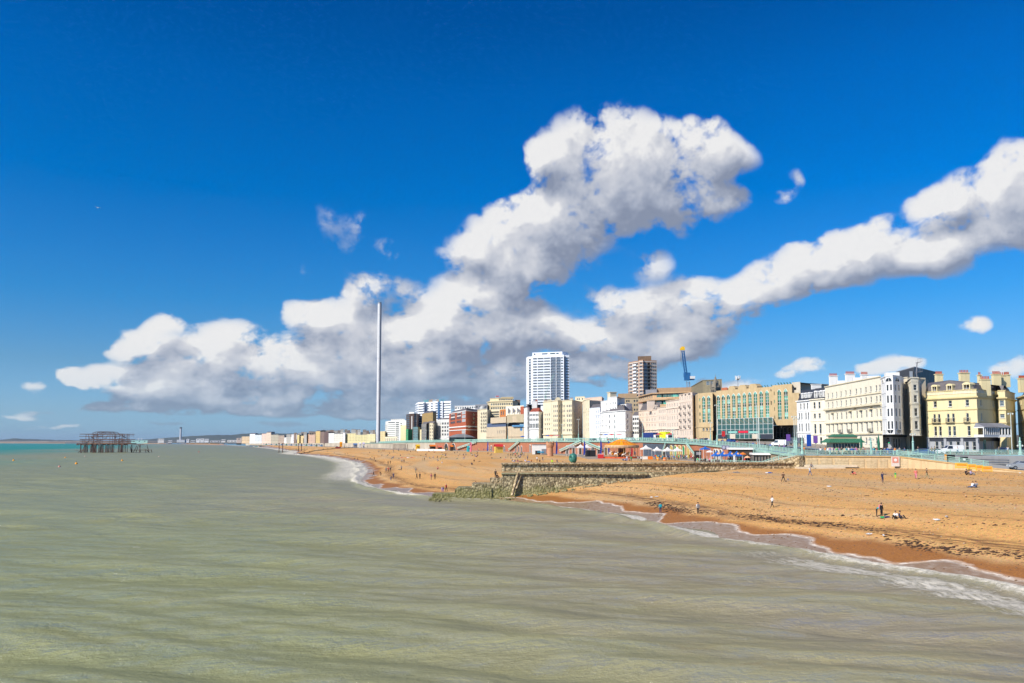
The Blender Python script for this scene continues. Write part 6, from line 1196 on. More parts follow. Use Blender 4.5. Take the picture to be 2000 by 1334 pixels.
for (xa, xb) in ((1575, 1596), (1600, 1624), (1628, 1656), (1660, 1687), (1691, 1712), (1717, 1732), (1750, 1772)):
    zt_ = interp((xa + xb) / 2, [1572, 1750, 1850], [8.6, 8.5, 7.5]); a, b_ = DP(xa, interp(xa, [1572, 1750, 1850], [176, 171, 164]) - .12), DP(xb, interp(xb, [1572, 1750, 1850], [176, 171, 164]) - .12); pn = MB(); nr, ncn = 5, 9
    for r_ in range(nr):
        for c0 in range(ncn):
            o_ = .5 if r_ % 2 else 0; u0, u1 = max(0, (c0 + o_) / ncn), min(1, (c0 + o_ + .94) / ncn)
            if u1 <= u0: continue
            z0 = 6.0 + (zt_ - 6.0) * r_ / nr; pn.prism([(lerp(a[0], b_[0], u0), lerp(a[1], b_[1], u0)), (lerp(a[0], b_[0], u1), lerp(a[1], b_[1], u1)), (lerp(a[0], b_[0], u1), lerp(a[1], b_[1], u1) + .15), (lerp(a[0], b_[0], u0), lerp(a[1], b_[1], u0) + .15)], z0, z0 + (zt_ - 6.0) / nr * .93)
    pn.build('block_panel', BRICKP, sw, wl)
lg = MB(); a = DP(1558, 173.6); b_ = DP(1650, 171.5); lg.prism([a, b_, (b_[0], b_[1] + 2.2), (a[0], a[1] + 2.2)], 5.4, 6.75); lg.prism([(a[0] + 2, a[1] + 1), (b_[0] + 3, b_[1] + 1), (b_[0] + 3, b_[1] + 2), (a[0] + 2, a[1] + 2)], 6.75, 7.2); lg.build('bottom_step', mat('pale_ledge', (0.60, 0.50, 0.36), .9, var=.15, grime=.3), sw, wl)
rp = MB(); RB2 = [(1750, 172, 9.25), (1850, 176, 8.3), (1930, 170, 7.6), (2010, 163, 7.0), (2100, 156, 6.8)]
for (f0, f1, g0, g1) in zip(FRONT[1:], FRONT[2:], RB2, RB2[1:]): rp.poly([(*DP(f0[0], f0[1] + .5), f0[2] - .1), (*DP(f1[0], f1[1] + .5), f1[2] - .1), (*DP(g1[0], g1[1]), g1[2] - .1), (*DP(g0[0], g0[1]), g0[2] - .1)])
tag(rp.build('ramp_road', mat('ramp_concrete', (0.40, 0.37, 0.32), .9, var=.15)), kind='structure')
rw = thing('retaining_wall', 'grey corrugated retaining wall behind the ramp under the green railing', 'wall', (*DP(1930, 171), 7)); wl2 = (-rw.location[0], -rw.location[1], -7); m1 = MB(); E2 = [(1752, 172.5, 9.3), (1830, 174.5, 9.3), (1890, 172.5, 9.3), (2000, 167.6, 9.3), (2100, 160, 9.3)]
for (xa, da, za), (xb, db, zb) in zip(E2, E2[1:]): a, b_ = DP(xa, da), DP(xb, db); m1.prism([a, b_, (b_[0], b_[1] + .5), (a[0], a[1] + .5)], 5, zb - .02)
m1.build('wall_face', GREYM if False else mat('mid_grey_wall', (0.27, 0.27, 0.27), .8, var=.12, grime=.3), rw, wl2); m1 = MB()
for z in (7.75, 8.25, 8.75): a, b_ = DP(1894, 171.9), DP(1967, 168.6); m1.bar((*a, z), (*b_, z), .1, .14)
m1.build('ribs', LEADG, rw, wl2)
# brick arches wall below the upper promenade, from the stair leftwards
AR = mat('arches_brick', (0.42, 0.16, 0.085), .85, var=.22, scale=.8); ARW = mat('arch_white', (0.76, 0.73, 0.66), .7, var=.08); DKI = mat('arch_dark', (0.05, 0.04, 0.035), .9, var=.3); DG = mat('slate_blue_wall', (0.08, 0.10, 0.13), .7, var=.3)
aw = thing('arches_wall', 'red brick promenade wall with white trimmed arches', 'wall', (*edge_at(1250)[:2], 6)); al_ = (-aw.location[0], -aw.location[1], -6)
def run(px0, px1, z0, z1f, m_, name='brickwork', off=0.05, step=12):
    mb = MB(); prev = None; n = max(2, int(abs(px1 - px0) / step))
    for i in range(n + 1):
        x, y, z = edge_at(lerp(px0, px1, i / n)); cur = (x - INL[0] * off, y - INL[1] * off, z)
        if prev: mb.poly([(cur[0], cur[1], z0), (prev[0], prev[1], z0), (prev[0], prev[1], z1f(prev[2])), (cur[0], cur[1], z1f(cur[2]))])
        prev = cur
    return mb.build(name, m_, aw, al_)
run(1570, 850, 3.0, lambda z: z - .02, AR); run(850, 480, 3.0, lambda z: z - .02, mat('pale_stone_wall', (0.50, 0.43, 0.33), .9, var=.3, scale=.05), 'stone_stretch'); run(1318, 1256, 6.0, lambda z: z - 1.0, DG, 'painted_stretch', .12); run(1562, 1480, 6.0, lambda z: z - .4, mat('rubble_brown', (0.33, 0.25, 0.16), .9, var=.25), 'rubble_stretch', .12)
cb_ = MB(); prev = None
for px in list(range(1570, 700, -10)):
    x, y, z = edge_at(px); cur = (x, y, z)
    if prev: p, q_ = prev, cur; cb_.prism([(p[0] - .5, p[1] - .4), (q_[0] - .5, q_[1] - .4), (q_[0] + .2, q_[1] + .2), (p[0] + .2, p[1] + .2)], [p[2] - .55, q_[2] - .55, q_[2] - .55, p[2] - .55], [p[2], q_[2], q_[2], p[2]])
    prev = cur
cb_.build('cornice', mat('green_cornice', (0.30, 0.47, 0.39), .6, var=.15), aw, al_)
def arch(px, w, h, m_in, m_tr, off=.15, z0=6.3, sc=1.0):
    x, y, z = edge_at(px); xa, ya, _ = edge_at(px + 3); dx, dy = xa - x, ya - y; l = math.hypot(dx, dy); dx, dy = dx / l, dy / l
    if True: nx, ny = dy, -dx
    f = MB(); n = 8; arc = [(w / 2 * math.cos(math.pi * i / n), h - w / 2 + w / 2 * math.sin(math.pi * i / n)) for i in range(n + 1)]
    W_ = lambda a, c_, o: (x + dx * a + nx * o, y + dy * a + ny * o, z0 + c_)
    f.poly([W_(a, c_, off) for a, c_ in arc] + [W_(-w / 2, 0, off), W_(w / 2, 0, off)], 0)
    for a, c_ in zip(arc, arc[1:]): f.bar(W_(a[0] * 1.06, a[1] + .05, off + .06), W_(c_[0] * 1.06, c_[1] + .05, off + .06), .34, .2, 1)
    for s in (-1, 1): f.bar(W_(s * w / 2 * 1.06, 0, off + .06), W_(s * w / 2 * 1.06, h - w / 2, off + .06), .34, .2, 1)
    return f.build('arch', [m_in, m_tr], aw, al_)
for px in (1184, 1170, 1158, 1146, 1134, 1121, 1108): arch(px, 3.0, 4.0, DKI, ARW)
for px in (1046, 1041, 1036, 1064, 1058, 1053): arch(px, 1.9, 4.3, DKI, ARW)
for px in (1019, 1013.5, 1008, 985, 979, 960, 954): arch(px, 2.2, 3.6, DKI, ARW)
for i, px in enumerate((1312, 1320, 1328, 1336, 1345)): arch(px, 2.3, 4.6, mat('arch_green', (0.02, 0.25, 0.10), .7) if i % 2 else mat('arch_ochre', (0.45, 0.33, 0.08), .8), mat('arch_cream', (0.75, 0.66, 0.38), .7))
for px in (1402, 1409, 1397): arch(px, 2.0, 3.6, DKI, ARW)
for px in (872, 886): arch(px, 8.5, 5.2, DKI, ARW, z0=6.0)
# ---- mint green railing
MINT = mat('mint_paint', (0.34, 0.55, 0.47), .55, var=.12, scale=.8); MINTD = mat('mint_shadow_panel', (0.15, 0.42, 0.36), .6, var=.1)
def railing(name, label, pts, h=1.15, gap=.28, post=2.6, lattice=True, group=None, w=.055):
    t_ = thing(name, label, 'railing', pts[0], 0, group); lo = (-pts[0][0], -pts[0][1], -pts[0][2]); rl = MB(); inf = MB(); tot = 0
    for p, q_ in zip(pts, pts[1:]):
        p = Vector(p); q_ = Vector(q_); L = (q_ - p).length; up = Vector((0, 0, 1))
        rl.bar(p + up * h, q_ + up * h, w * 1.9, w * 1.7); rl.bar(p + up * .12, q_ + up * .12, w * 1.3, w * 1.3); rl.bar(p + up * h * .76, q_ + up * h * .76, w, w)
        n = max(1, int(L / gap))
        for i in range(n + 1):
            a = p.lerp(q_, i / n); b_ = p.lerp(q_, (i + 1) / n) if i < n else None
            if i % max(1, int(post / gap)) == 0: rl.bar(a, a + up * (h + .12), w * 2.6)
            elif not lattice: inf.bar(a + up * .12, a + up * h, w * .8)
            if lattice and b_ is not None:
                inf.bar(a + up * .12, b_ + up * h * .76, w * .8); inf.bar(b_ + up * .12, a + up * h * .76, w * .8)
    rl.build('rails_and_posts', MINT, t_, lo); inf.build('infill', MINT, t_, lo); return t_
def e3(px, dz=0.13, o=.15): x, y, z = edge_at(px); return (x + INL[0] * o, y + INL[1] * o, z + dz)
railing('railing', 'mint green lattice railing along top of buff sea wall', [(*DP(x, d + .25), z) for x, d, z in FRONT[:2]])
railing('railing', 'mint green lattice railing sloping down beside the ramp', [(*DP(x, d + .25), z) for x, d, z in FRONT[1:4]])
railing('railing', 'mint green lattice railing above the grey retaining wall', [(*DP(x, d + .25), z) for x, d, z in E2])
railing('railing', 'mint green railing on promenade edge behind blue restaurant canopies', [e3(px) for px in (1560, 1500, 1470, 1440, 1400, 1360)], lattice=False, gap=.36)
railing('railing', 'mint green railing on promenade edge above white market tents', [e3(px) for px in (1360, 1340, 1320, 1300, 1275, 1250)], lattice=False, gap=.5, w=.08)
railing('railing', 'mint green railing on promenade edge above the carousel', [e3(px) for px in (1250, 1220, 1190, 1160, 1130)], lattice=False, gap=.6, w=.1)
railing('railing', 'mint green railing on promenade edge left of red brick arches', [e3(px) for px in (1130, 1100, 1060, 1020, 980, 950)], lattice=False, gap=.8, w=.12)
railing('railing', 'distant mint green railing above red arched pavilion terrace', [e3(px) for px in (950, 920, 890, 860, 830, 800, 770, 740)], lattice=False, gap=1.2, w=.16)
railing('railing', 'green handrail climbing the rubble stone stair', [(*DP(1487, 180.4), 6.6), (*DP(1520, 178.4), 7.9), (*DP(1556, 175.4), 9.3), (*DP(1572, 176.2), 9.4)], lattice=False, gap=.5)
# sloping green stair balustrades against the arches
def stair_run(label, pxa, za, pxb, zb, out=1.2):
    xa, ya, _ = edge_at(pxa); xb, yb, _ = edge_at(pxb); p = (xa - INL[0] * out, ya - INL[1] * out, za); q_ = (xb - INL[0] * out, yb - INL[1] * out, zb)
    t_ = thing('outside_stair', label, 'stairs', p); lo = (-p[0], -p[1], -p[2]); m1 = MB(); m1.poly([(p[0], p[1], za - .2), (q_[0], q_[1], zb - .2), (q_[0], q_[1], zb + .1), (p[0], p[1], za + .1)]); m1.bar((p[0], p[1], za + .6), (q_[0], q_[1], zb + .6), .15, .5); m1.build('balustrade', MINT, t_, lo)
    m2 = MB(); n = 10
    for i in range(n): x, y, z = lerp(p[0], q_[0], i / n), lerp(p[1], q_[1], i / n), lerp(za, zb, (i + .5) / n); m2.prism([(x, y), (lerp(p[0], q_[0], (i + 1) / n), lerp(p[1], q_[1], (i + 1) / n)), (lerp(p[0], q_[0], (i + 1) / n) + out * .7, lerp(p[1], q_[1], (i + 1) / n) + out * .6), (x + out * .7, y + out * .6)], z - .5, z)
    m2.build('steps', mat('pale_stone', (0.6, 0.52, 0.38)), t_, lo)
stair_run('green stair rising right from brick tower to promenade', 1096, 7.6, 1138, 12.3); stair_run('green stair falling right behind carousel roof', 1142, 12.2, 1180, 8.6); stair_run('green stair rising left of white fronted arches', 996, 7.2, 1016, 12.2)
stair_run('green stair falling beside the yellow and green mural arches', 1344, 11.6, 1364, 6.8); stair_run('green stair at left end of mural arches', 1296, 7.2, 1304, 11.4)
stair_run('pale sloping stair right of the red arched pavilion', 895, 7.4, 932, 12.0)
# ------------------------------------------------------------------ furniture, stalls, vehicles
def espl(px, out=0.0):               # a point on the lower esplanade, out metres in front of the arches wall
    x, y, z = edge_at(px); tp = top_at(px); return (x - INL[0] * out, y - INL[1] * out, (tp[2] if tp else 6) + .3)
def prom(px, inn): x, y, z = edge_at(px); x += INL[0] * inn; y += INL[1] * inn; return (x, y, z + .13 if inn < 10 else z + .01)
def prom_px(px, d):                   # point of the upper level at a depth
    x, y = DP(px, d); return (x, y, land_z(x, y) + .12)
def feet(px, py, z_hint=None):        # point of the beach seen at a photo pixel
    r = ray(px, py); lo, hi = 30.0, 2500.0; prev = None
    ds_ = np.geomspace(lo, hi, 400); X = r.x / r.y * ds_; Z = CAMZ + r.z / r.y * ds_; B_ = beach_z(X, ds_)[0]; k = np.argmax(Z < B_)
    if Z[k] >= B_[k]: k = len(ds_) - 1
    if k > 0: f0, f1 = Z[k - 1] - B_[k - 1], Z[k] - B_[k]; d = ds_[k - 1] + (ds_[k] - ds_[k - 1]) * f0 / (f0 - f1 + 1e-9)
    else: d = ds_[0]
    x = r.x / r.y * d; return (float(x), float(d), bz(x, d))
LM = lambda n, c, **k: mat(n, c, k.pop('rough', .6), var=k.pop('var', .08), **k)
ORG = LM('orange_paint', (0.80, 0.20, 0.02)); AMB = LM('amber_canvas', (0.88, 0.33, 0.004)); REDP = LM('red_paint', (0.60, 0.03, 0.03)); BLUEC = LM('blue_canvas', (0.02, 0.13, 0.48)); GRNP = LM('dark_green_paint', (0.02, 0.14, 0.08)); GRNR = LM('green_roof_felt', (0.05, 0.17, 0.09), scale=2, var=.2)
CANV = LM('white_canvas', (0.80, 0.76, 0.70)); YELP = LM('yellow_paint', (0.85, 0.50, 0.02)); DKW = LM('dark_wood', (0.06, 0.035, 0.02)); BLKP = LM('black_paint', (0.02, 0.02, 0.02)); CRWD = LM('pale_wood', (0.55, 0.42, 0.26)); RUST = mat('rust', (0.13, 0.07, 0.05), .85, var=.4, scale=.4)
# slender observation tower
it = thing('observation_tower', 'immensely tall slender grey steel observation tower behind the beach', 'tower', (*DP(738.5, 940), 6)); H_ = ZZ(593, 940, 740) - 6; STL = mat('brushed_steel', (0.62, 0.62, 0.63), .6, metal=.0, var=.06, scale=.05)
for i in range(13):
    z0, z1 = H_ * i / 13, H_ * (i + 1) / 13; MB().lathe([(2.3, z0), (2.3, z1 - .25), (2.15, z1 - .24), (2.15, z1)], 20).build('steel_section', STL, it)
MB().lathe([(0, H_), (2.3, H_), (2.3, H_ + 1.4), (1.9, H_ + 1.4), (1.9, H_ + .4), (0, H_ + .4)], 20).build('top_rim', GREYM, it); mt_ = MB(); mt_.box((2.05, -1.3, 0), (.35, .6, H_)); mt_.box((1.0, -2.2, 0), (.35, .5, H_)); mt_.build('guide_rail', LEADG, it)
for px, d, w, h, m_, lb in ((728, 925, 6.5, 6, LEADG, 'dark steel frame station left of slender tower foot'), (745, 925, 5, 5, DARKM, 'dark boarding station right of slender tower foot')):
    s_ = thing('boarding_station', lb, 'station', (*DP(px, d), 6)); f = MB(); wm = w * d / FPX * 1.6
    for i in range(7): x = -wm / 2 + wm * i / 6; f.bar((x, 0, 0), (x, 0, h), .4); f.bar((x, 5, 0), (x, 5, h), .4)
    for z in (h * .5, h): f.bar((-wm / 2, 0, z), (wm / 2, 0, z), .35); f.bar((-wm / 2, 5, z), (wm / 2, 5, z), .35)
    f.build('frame', m_, s_); MB().box((0, 2.5, h + .2), (wm + 1, 6, .3)).build('roof', LEADG, s_); MB().box((0, 3, 0), (wm * .8, 3, h * .7)).build('booth', GLASS, s_)
pk = thing('pink_tent', 'bright pink rounded tent beside slender tower foot', 'tent', (*DP(749, 880), 6)); MB().lathe([(3.4, 0), (3.3, 1.8), (2.4, 3.4), (0, 4.4)], 12).build('canopy', LM('pink_canvas', (0.75, 0.06, 0.32)), pk)
# wrecked pier
wp = thing('wrecked_pier', 'burnt out rusty iron skeleton of a pier standing in the sea', 'pier', (*DP(207, 905), 0)); k_ = 905 / FPX; X_ = lambda px: (px - 207) * k_; Z_ = lambda py: ZZ(py, 905, 207)
rs_ = random.Random(11); fr_ = MB()
for i in range(64):
    px = 166 + 84 * i / 63 + rs_.uniform(-.7, .7); y = rs_.choice((-14, -5, 4, 13)); MB().tube((X_(px) * (905 + y) / 905, y, -2), (X_(px) + rs_.uniform(-.5, .5), y, Z_(rs_.uniform(866, 871))), .33, .26, 6).build('pile', RUST, wp)
for px, top in ((154, 880), (162, 869), (165, 879), (169, 876), (256, 869), (260, 872), (263, 871), (268, 868), (272, 869), (278, 868), (283, 877), (287, 869), (290, 878), (293.5, 878)): MB().tube((X_(px), rs_.uniform(-8, 8), -2), (X_(px), rs_.uniform(-8, 8), Z_(top)), .4, .3, 6).build('pile', RUST, wp)
dk = MB()
for y in (-15, -5, 5, 15): dk.bar((X_(164), y, Z_(866.5)), (X_(254), y, Z_(866.5)), .7, .9)
for i in range(22): x = X_(164 + 90 * i / 21); dk.bar((x, -15, Z_(867)), (x, 15, Z_(867)), .5, .5)
for i in range(26):
    if i in (7, 15): continue
    x = X_(164 + 89 * i / 25); dk.bar((x, -15 + (i % 3) * 5, Z_(868.5)), (x + rs_.uniform(1.6, 3.4), -15 + (i % 3) * 5, Z_(868.5) + rs_.uniform(-.4, .4)), 1.2, 1.0)
dk.bar((X_(158), -6, Z_(869)), (X_(166), -6, Z_(867)), .5, .4); dk.bar((X_(254), -6, Z_(867)), (X_(288), -8, Z_(868.5)), .6, .5); dk.bar((X_(152), -4, Z_(880.5)), (X_(170), -4, Z_(880.5)), .4); dk.bar((X_(254), 0, Z_(879)), (X_(295), 0, Z_(879)), .5); dk.build('deck_beams', RUST, wp)
for py, x0, x1, w in ((848.2, 168, 251.5, .7), (852.5, 166.5, 222, .5), (858.5, 168, 253, .8), (862, 168, 253, .5), (851.5, 222, 251, .45)):
    for y in (-13, 0, 13): fr_.bar((X_(x0), y, Z_(py)), (X_(x1), y, Z_(py) + rs_.uniform(-.3, .3)), w, w)
for i in range(30):
    px = 168 + 83.5 * i / 29; y = rs_.choice((-13, 0, 13)); fr_.bar((X_(px), y, Z_(867)), (X_(px) + rs_.uniform(-.4, .4), y, Z_(848.2 if rs_.random() > .25 else 858)), .38)
for i in range(26): px = 169 + 80 * rs_.random(); py = rs_.choice((848.5, 853, 859)); fr_.bar((X_(px), rs_.choice((-13, 0, 13)), Z_(py)), (X_(px + rs_.uniform(-5, 5)), rs_.choice((-13, 0, 13)), Z_(py + 8)), .28)
fr_.build('pavilion_frame', RUST, wp); rb_ = MB()
for y in (-9, 0, 9):
    arc = [(X_(188), Z_(848)), (X_(190), Z_(845.5)), (X_(194), Z_(844)), (X_(200), Z_(843.4)), (X_(214), Z_(843.3)), (X_(221), Z_(844.3)), (X_(225), Z_(848))]
    for a, c_ in zip(arc, arc[1:]): rb_.bar((a[0], y, a[1]), (c_[0], y, c_[1]), .5, .5)
    for px in (194, 198, 203, 208, 213, 218): rb_.bar((X_(px), y, Z_(848)), (X_(px), y, Z_(843.8)), .3)
for px in (194, 203, 212, 220): rb_.bar((X_(px), -9, Z_(844)), (X_(px), 9, Z_(844)), .35)
rb_.build('dome_ribs', RUST, wp)
for px, d, t_, b_, lb in ((545.3, 893, 866, 884.3, 'outermost of the rusty pile stumps in the shallows'), (552.3, 893, 866, 884.3, 'second rusty pile stump standing in the shallows'), (583, 980, 866.5, 881.5, 'left rusty pile of the pair at the beach point'), (589, 980, 866.5, 881.5, 'right rusty pile of the pair at the beach point'),
        (619, 1080, 869, 878, 'thin rusty pile standing on the far beach'), (633.3, 1150, 866.5, 875.5, 'thicker rusty pile furthest up the far beach')):
    t0 = thing('rusty_pile', lb, 'pile', (*DP(px, d), max(0, bz(*DP(px, d)))), group='rusty piles of the old pier'); h = ZZ(t_, d) - t0.location[2]; MB().lathe([(.5, -2.5), (.42, h - .5), (.75, h - .4), (.75, h), (0, h)], 8).build('shaft', RUST, t0)
    MB().box((0, 0, h), (2.0, .5, .35)).build('cap', RUST, t0)
for i in range(14):
    px = 768 + i * 2.35; d = 700 + (i % 3) * 9; x, y = DP(px, d); t0 = thing('iron_column', 'dark iron column in the row standing at head of the far beach', 'column', (x, y, 5.5), group='row of old iron columns'); MB().lathe([(.35, 0), (.22, .5), (.2, 3.9), (.45, 4.2), (0, 4.25)], 8).build('shaft', RUST, t0); MB().box((0, 0, 4.2), (.9, .9, .25)).build('capital', RUST, t0)
# buoys
for px, py, c_, lb, s in ((26.4, 901, AMB, 'large yellow buoy nearest left edge of the sea', 1.25), (127.6, 895, AMB, 'yellow buoy left of the wrecked pier foot', 1.05), (166, 892, LM('pale_buoy', (0.6, .4, .3)), 'pale orange buoy just below wrecked pier', .9), (149, 906.5, AMB, 'tilted yellow buoy below wrecked pier', 1.1),
        (116, 913, LM('pink_buoy', (0.6, .25, .2)), 'faded pinkish buoy closest to the camera', 1.0), (238.5, 901, AMB, 'yellow buoy right of the wrecked pier', 1.15), (310.5, 892.5, LM('pale_buoy', (0.6, .4, .3)), 'pale buoy in open water right of wrecked pier', .8), (388.7, 883.5, REDP, 'small red buoy off the far beach', 1.2)):
    p_ = G(px, py, 0); t0 = thing('buoy', lb, 'buoy', (p_.x, p_.y, .05), group='swimming area buoys'); MB().lathe([(0, -.5 * s), (.5 * s, -.3 * s), (.62 * s, .1), (.5 * s, .5 * s), (.15 * s, .9 * s), (0, .95 * s)], 12).build('float', c_, t0, smooth=True); MB().tube((0, 0, .8 * s), (.1, 0, 1.35 * s), .05, .05, 6).build('stick', BLKP, t0)
# gull in the air
def gull(name, label, loc, rz, flying, s=1.0):
    t0 = thing(name, label, 'bird', loc, rz, 'gulls'); GW = LM('gull_white', (0.75, 0.75, 0.73)); GG_ = LM('gull_grey', (0.28, 0.29, 0.31))
    b_ = MB(); prof = [(-.28, .01), (-.2, .05), (-.05, .085), (.08, .08), (.18, .05), (.24, .055), (.29, .03), (.35, .008)]; n = 8; k0 = 0
    for (x, r) in prof:
        for i in range(n): a = 2 * math.pi * i / n; b_.v.append((x * s, r * math.cos(a) * s, (r * math.sin(a) + (.03 if x > .2 else 0) + (0 if flying else .14)) * s))
    for q in range(len(prof) - 1):
        for i in range(n): j = (i + 1) % n; b_.f.append((q * n + i, q * n + j, (q + 1) * n + j, (q + 1) * n + i)); b_.mi.append(0)
    b_.build('body', GW, t0, smooth=True)
    for sg in (-1, 1):
        w = MB()
        if flying: w.poly([(.1 * s, sg * .05 * s, .03), (.16 * s, sg * .34 * s, .17 * s), (.02 * s, sg * .75 * s, .06 * s), (-.03 * s, sg * .4 * s, .14 * s), (-.08 * s, sg * .06 * s, .02)]); w.poly([(.1 * s, sg * .05 * s, .0), (-.08 * s, sg * .06 * s, 0), (-.03 * s, sg * .4 * s, .12 * s), (.02 * s, sg * .75 * s, .05 * s), (.16 * s, sg * .34 * s, .15 * s)])
        else: w.poly([(.1 * s, sg * .08 * s, .2 * s), (-.35 * s, sg * .03 * s, .16 * s), (-.1 * s, sg * .09 * s, .1 * s)])
        w.build('wing', GG_, t0)
    if not flying:
        for sg in (-1, 1): l_ = MB(); l_.tube((0, sg * .03 * s, 0), (0, sg * .03 * s, .1 * s), .008, .008, 5); l_.build('leg', AMB, t0)
    return t0
p_ = P(191, 405.5, 150); gull('gull', 'gull gliding alone in the blue sky high on left', p_, 2.6, True, 1.0)
for i, (px, py) in enumerate(((1697, 1046), (1726, 1049), (1830, 1018), (1849, 1012), (1272, 973), (1282, 972), (1993, 926), (1620, 952))): gull('gull', 'gull standing on the shingle', feet(px, py), i * 1.3, False, 1.3)
# carousel
ca = thing('carousel', 'round carousel with amber tented roof and red base', 'carousel', (*DP(1214, 292), 6.25)); k0 = 292 / FPX; rr_ = 33 * k0; zc = lambda py: ZZ(py, 292) - 6.25
seg = 20; cr_ = MB(); 
for i in range(seg):
    a0, a1 = 2 * math.pi * i / seg, 2 * math.pi * (i + 1) / seg; 
    cr_.poly([(rr_ * math.cos(a0), rr_ * math.sin(a0), zc(869.5)), (rr_ * math.cos(a1), rr_ * math.sin(a1), zc(869.5)), (rr_ * .38 * math.cos((a0 + a1) / 2 + .1), rr_ * .38 * math.sin((a0 + a1) / 2 + .1), zc(861)), (rr_ * .38 * math.cos((a0 + a1) / 2 - .1), rr_ * .38 * math.sin((a0 + a1) / 2 - .1), zc(861.0))], i % 2)
cr_.lathe([(rr_ * .42, zc(861.2)), (rr_ * .2, zc(858.6)), (0, zc(857.4))], seg); cr_.build('roof', [AMB, LM('orange_canvas', (0.85, 0.25, 0.005))], ca)
MB().lathe([(rr_ * 1.0, zc(875)), (rr_ * 1.03, zc(872)), (rr_ * 1.0, zc(869.4)), (rr_ * .9, zc(869.4)), (rr_ * .9, zc(875))], 24).build('rounding_board', LM('fairground_cream', (0.55, 0.36, 0.20), var=.4, scale=1.5), ca)
MB().lathe([(0, .55), (rr_ * 1.12, .55), (rr_ * 1.16, .5), (rr_ * 1.16, 0)], 24).build('platform', LM('fairground_red', (0.62, 0.10, 0.02), var=.5, scale=1.0), ca)
MB().lathe([(1.3, .55), (1.3, zc(870))], 12).build('centre_drum', LM('fairground_dark', (0.12, 0.05, 0.04), var=.6, scale=2), ca)
for i in range(16):
    a = 2 * math.pi * i / 16; MB().tube((rr_ * .93 * math.cos(a), rr_ * .93 * math.sin(a), .5), (rr_ * .93 * math.cos(a), rr_ * .93 * math.sin(a), zc(875)), .06, .06, 6).build('brass_pole', LM('brass', (0.6, 0.38, 0.1), rough=.35), ca)
def horse(x, y, rz, z, m_):
    h = MB(); ca_, sa_ = math.cos(rz), math.sin(rz); W_ = lambda a, b_, c_: (x + a * ca_ - b_ * sa_, y + a * sa_ + b_ * ca_, z + c_)
    h.tube(W_(-.5, 0, .1), W_(.45, 0, .18), .24, .22, 8); h.tube(W_(.4, 0, .2), W_(.75, 0, .75), .18, .11, 7); h.tube(W_(.7, 0, .78), W_(1.05, 0, .55), .12, .06, 6)
    for s in (-1, 1): h.tube(W_(.35, s * .12, .05), W_(.75, s * .12, -.35), .08, .05, 5); h.tube(W_(-.4, s * .12, 0), W_(-.75, s * .12, -.5), .1, .05, 5)
    h.tube(W_(-.5, 0, .15), W_(-.95, 0, -.2), .08, .03, 5); h.tube(W_(0, 0, -1.0), W_(0, 0, 2.2), .03, .03, 5); return h.build('wooden_horse', m_, ca, smooth=True)
for i in range(22):
    a = 2 * math.pi * (i // 2) / 11 + (.15 if i % 2 else 0); r = rr_ * (.8 if i % 2 else .58); horse(r * math.cos(a), r * math.sin(a), a + math.pi / 2, 1.55 + .25 * math.sin(i * 2.1), (AMB, CANV, LM('fair_yellow', (0.8, .55, .1)), CANV)[i % 4])
x, y, z = (*DP(1173, 290), 6.25); t0 = thing('ticket_booth', 'small red ticket booth at left end of carousel', 'booth', (x, y, z)); MB().box((0, 0, 0), (2.0, 2.0, 1.5)).build('counter', REDP, t0); MB().box((0, 0, 1.5), (1.7, 1.7, .12)).build('top', CANV, t0)
# tents
def tent(label, px, d, w, ha, he, z, m_, group, rz=.25, legs=True):
    t0 = thing('market_tent', label, 'tent', (*DP(px, d), z), rz, group); c_ = MB(); h = w / 2
    for i in range(4):
        a = [(-h, -h), (h, -h), (h, h), (-h, h)][i]; b_ = [(-h, -h), (h, -h), (h, h), (-h, h)][(i + 1) % 4]; m0 = (a[0] * .35, a[1] * .35); m1_ = (b_[0] * .35, b_[1] * .35); hm = he + (ha - he) * .42
        c_.poly([(*a, he), (*b_, he), (*m1_, hm), (*m0, hm)]); c_.poly([(*m0, hm), (*m1_, hm), (0, 0, ha)]); c_.poly([(*a, he - .28), (*b_, he - .28), (*b_, he), (*a, he)])
    c_.build('canopy', m_, t0)
    if legs:
        for sx_ in (-1, 1):
            for sy_ in (-1, 1): l_ = MB(); l_.tube((sx_ * h * .97, sy_ * h * .97, 0), (sx_ * h * .97, sy_ * h * .97, he), .05, .05, 6); l_.build('leg', WHITEP, t0)
    return t0
for px, ya, ye, w, lb in ((1261.5, 869, 876.3, 22, 'white market tent nearest the carousel'), (1283, 872, 879.5, 21, 'white market tent, second from the carousel'), (1303.5, 872.5, 880, 22, 'white market tent, third from the carousel'), (1322.5, 872.5, 880, 20, 'white market tent furthest from the carousel')):
    d = 278; tent(lb, px, d, w * d / FPX * .8, ZZ(ya, d) - 6.25, ZZ(ye, d) - 6.25, 6.25, CANV, 'white market tents')
for px, lb in ((1134, 'bright white tent left of the dark stage box'), (1146, 'bright white tent just behind dark stage box'), (1117, 'grey topped tent left of bright white ones')): d = 335; tent(lb, px, d, 3.6, ZZ(867.5, d) - 6.1, ZZ(874, d) - 6.1, 6.1, CANV if px > 1120 else LM('grey_canvas', (0.42, .38, .34)), 'tents before the brick arches')
t0 = thing('stage_box', 'black slatted enclosure between white tents and blue flag', 'enclosure', (*DP(1153, 325), 6.1), .1); MB().box((0, 0, 0), (3.9, 2.4, 2.7)).build('panels', BLKP, t0); MB().box((0, 0, 2.7), (4.1, 2.6, .12)).build('lid', GREYM, t0)
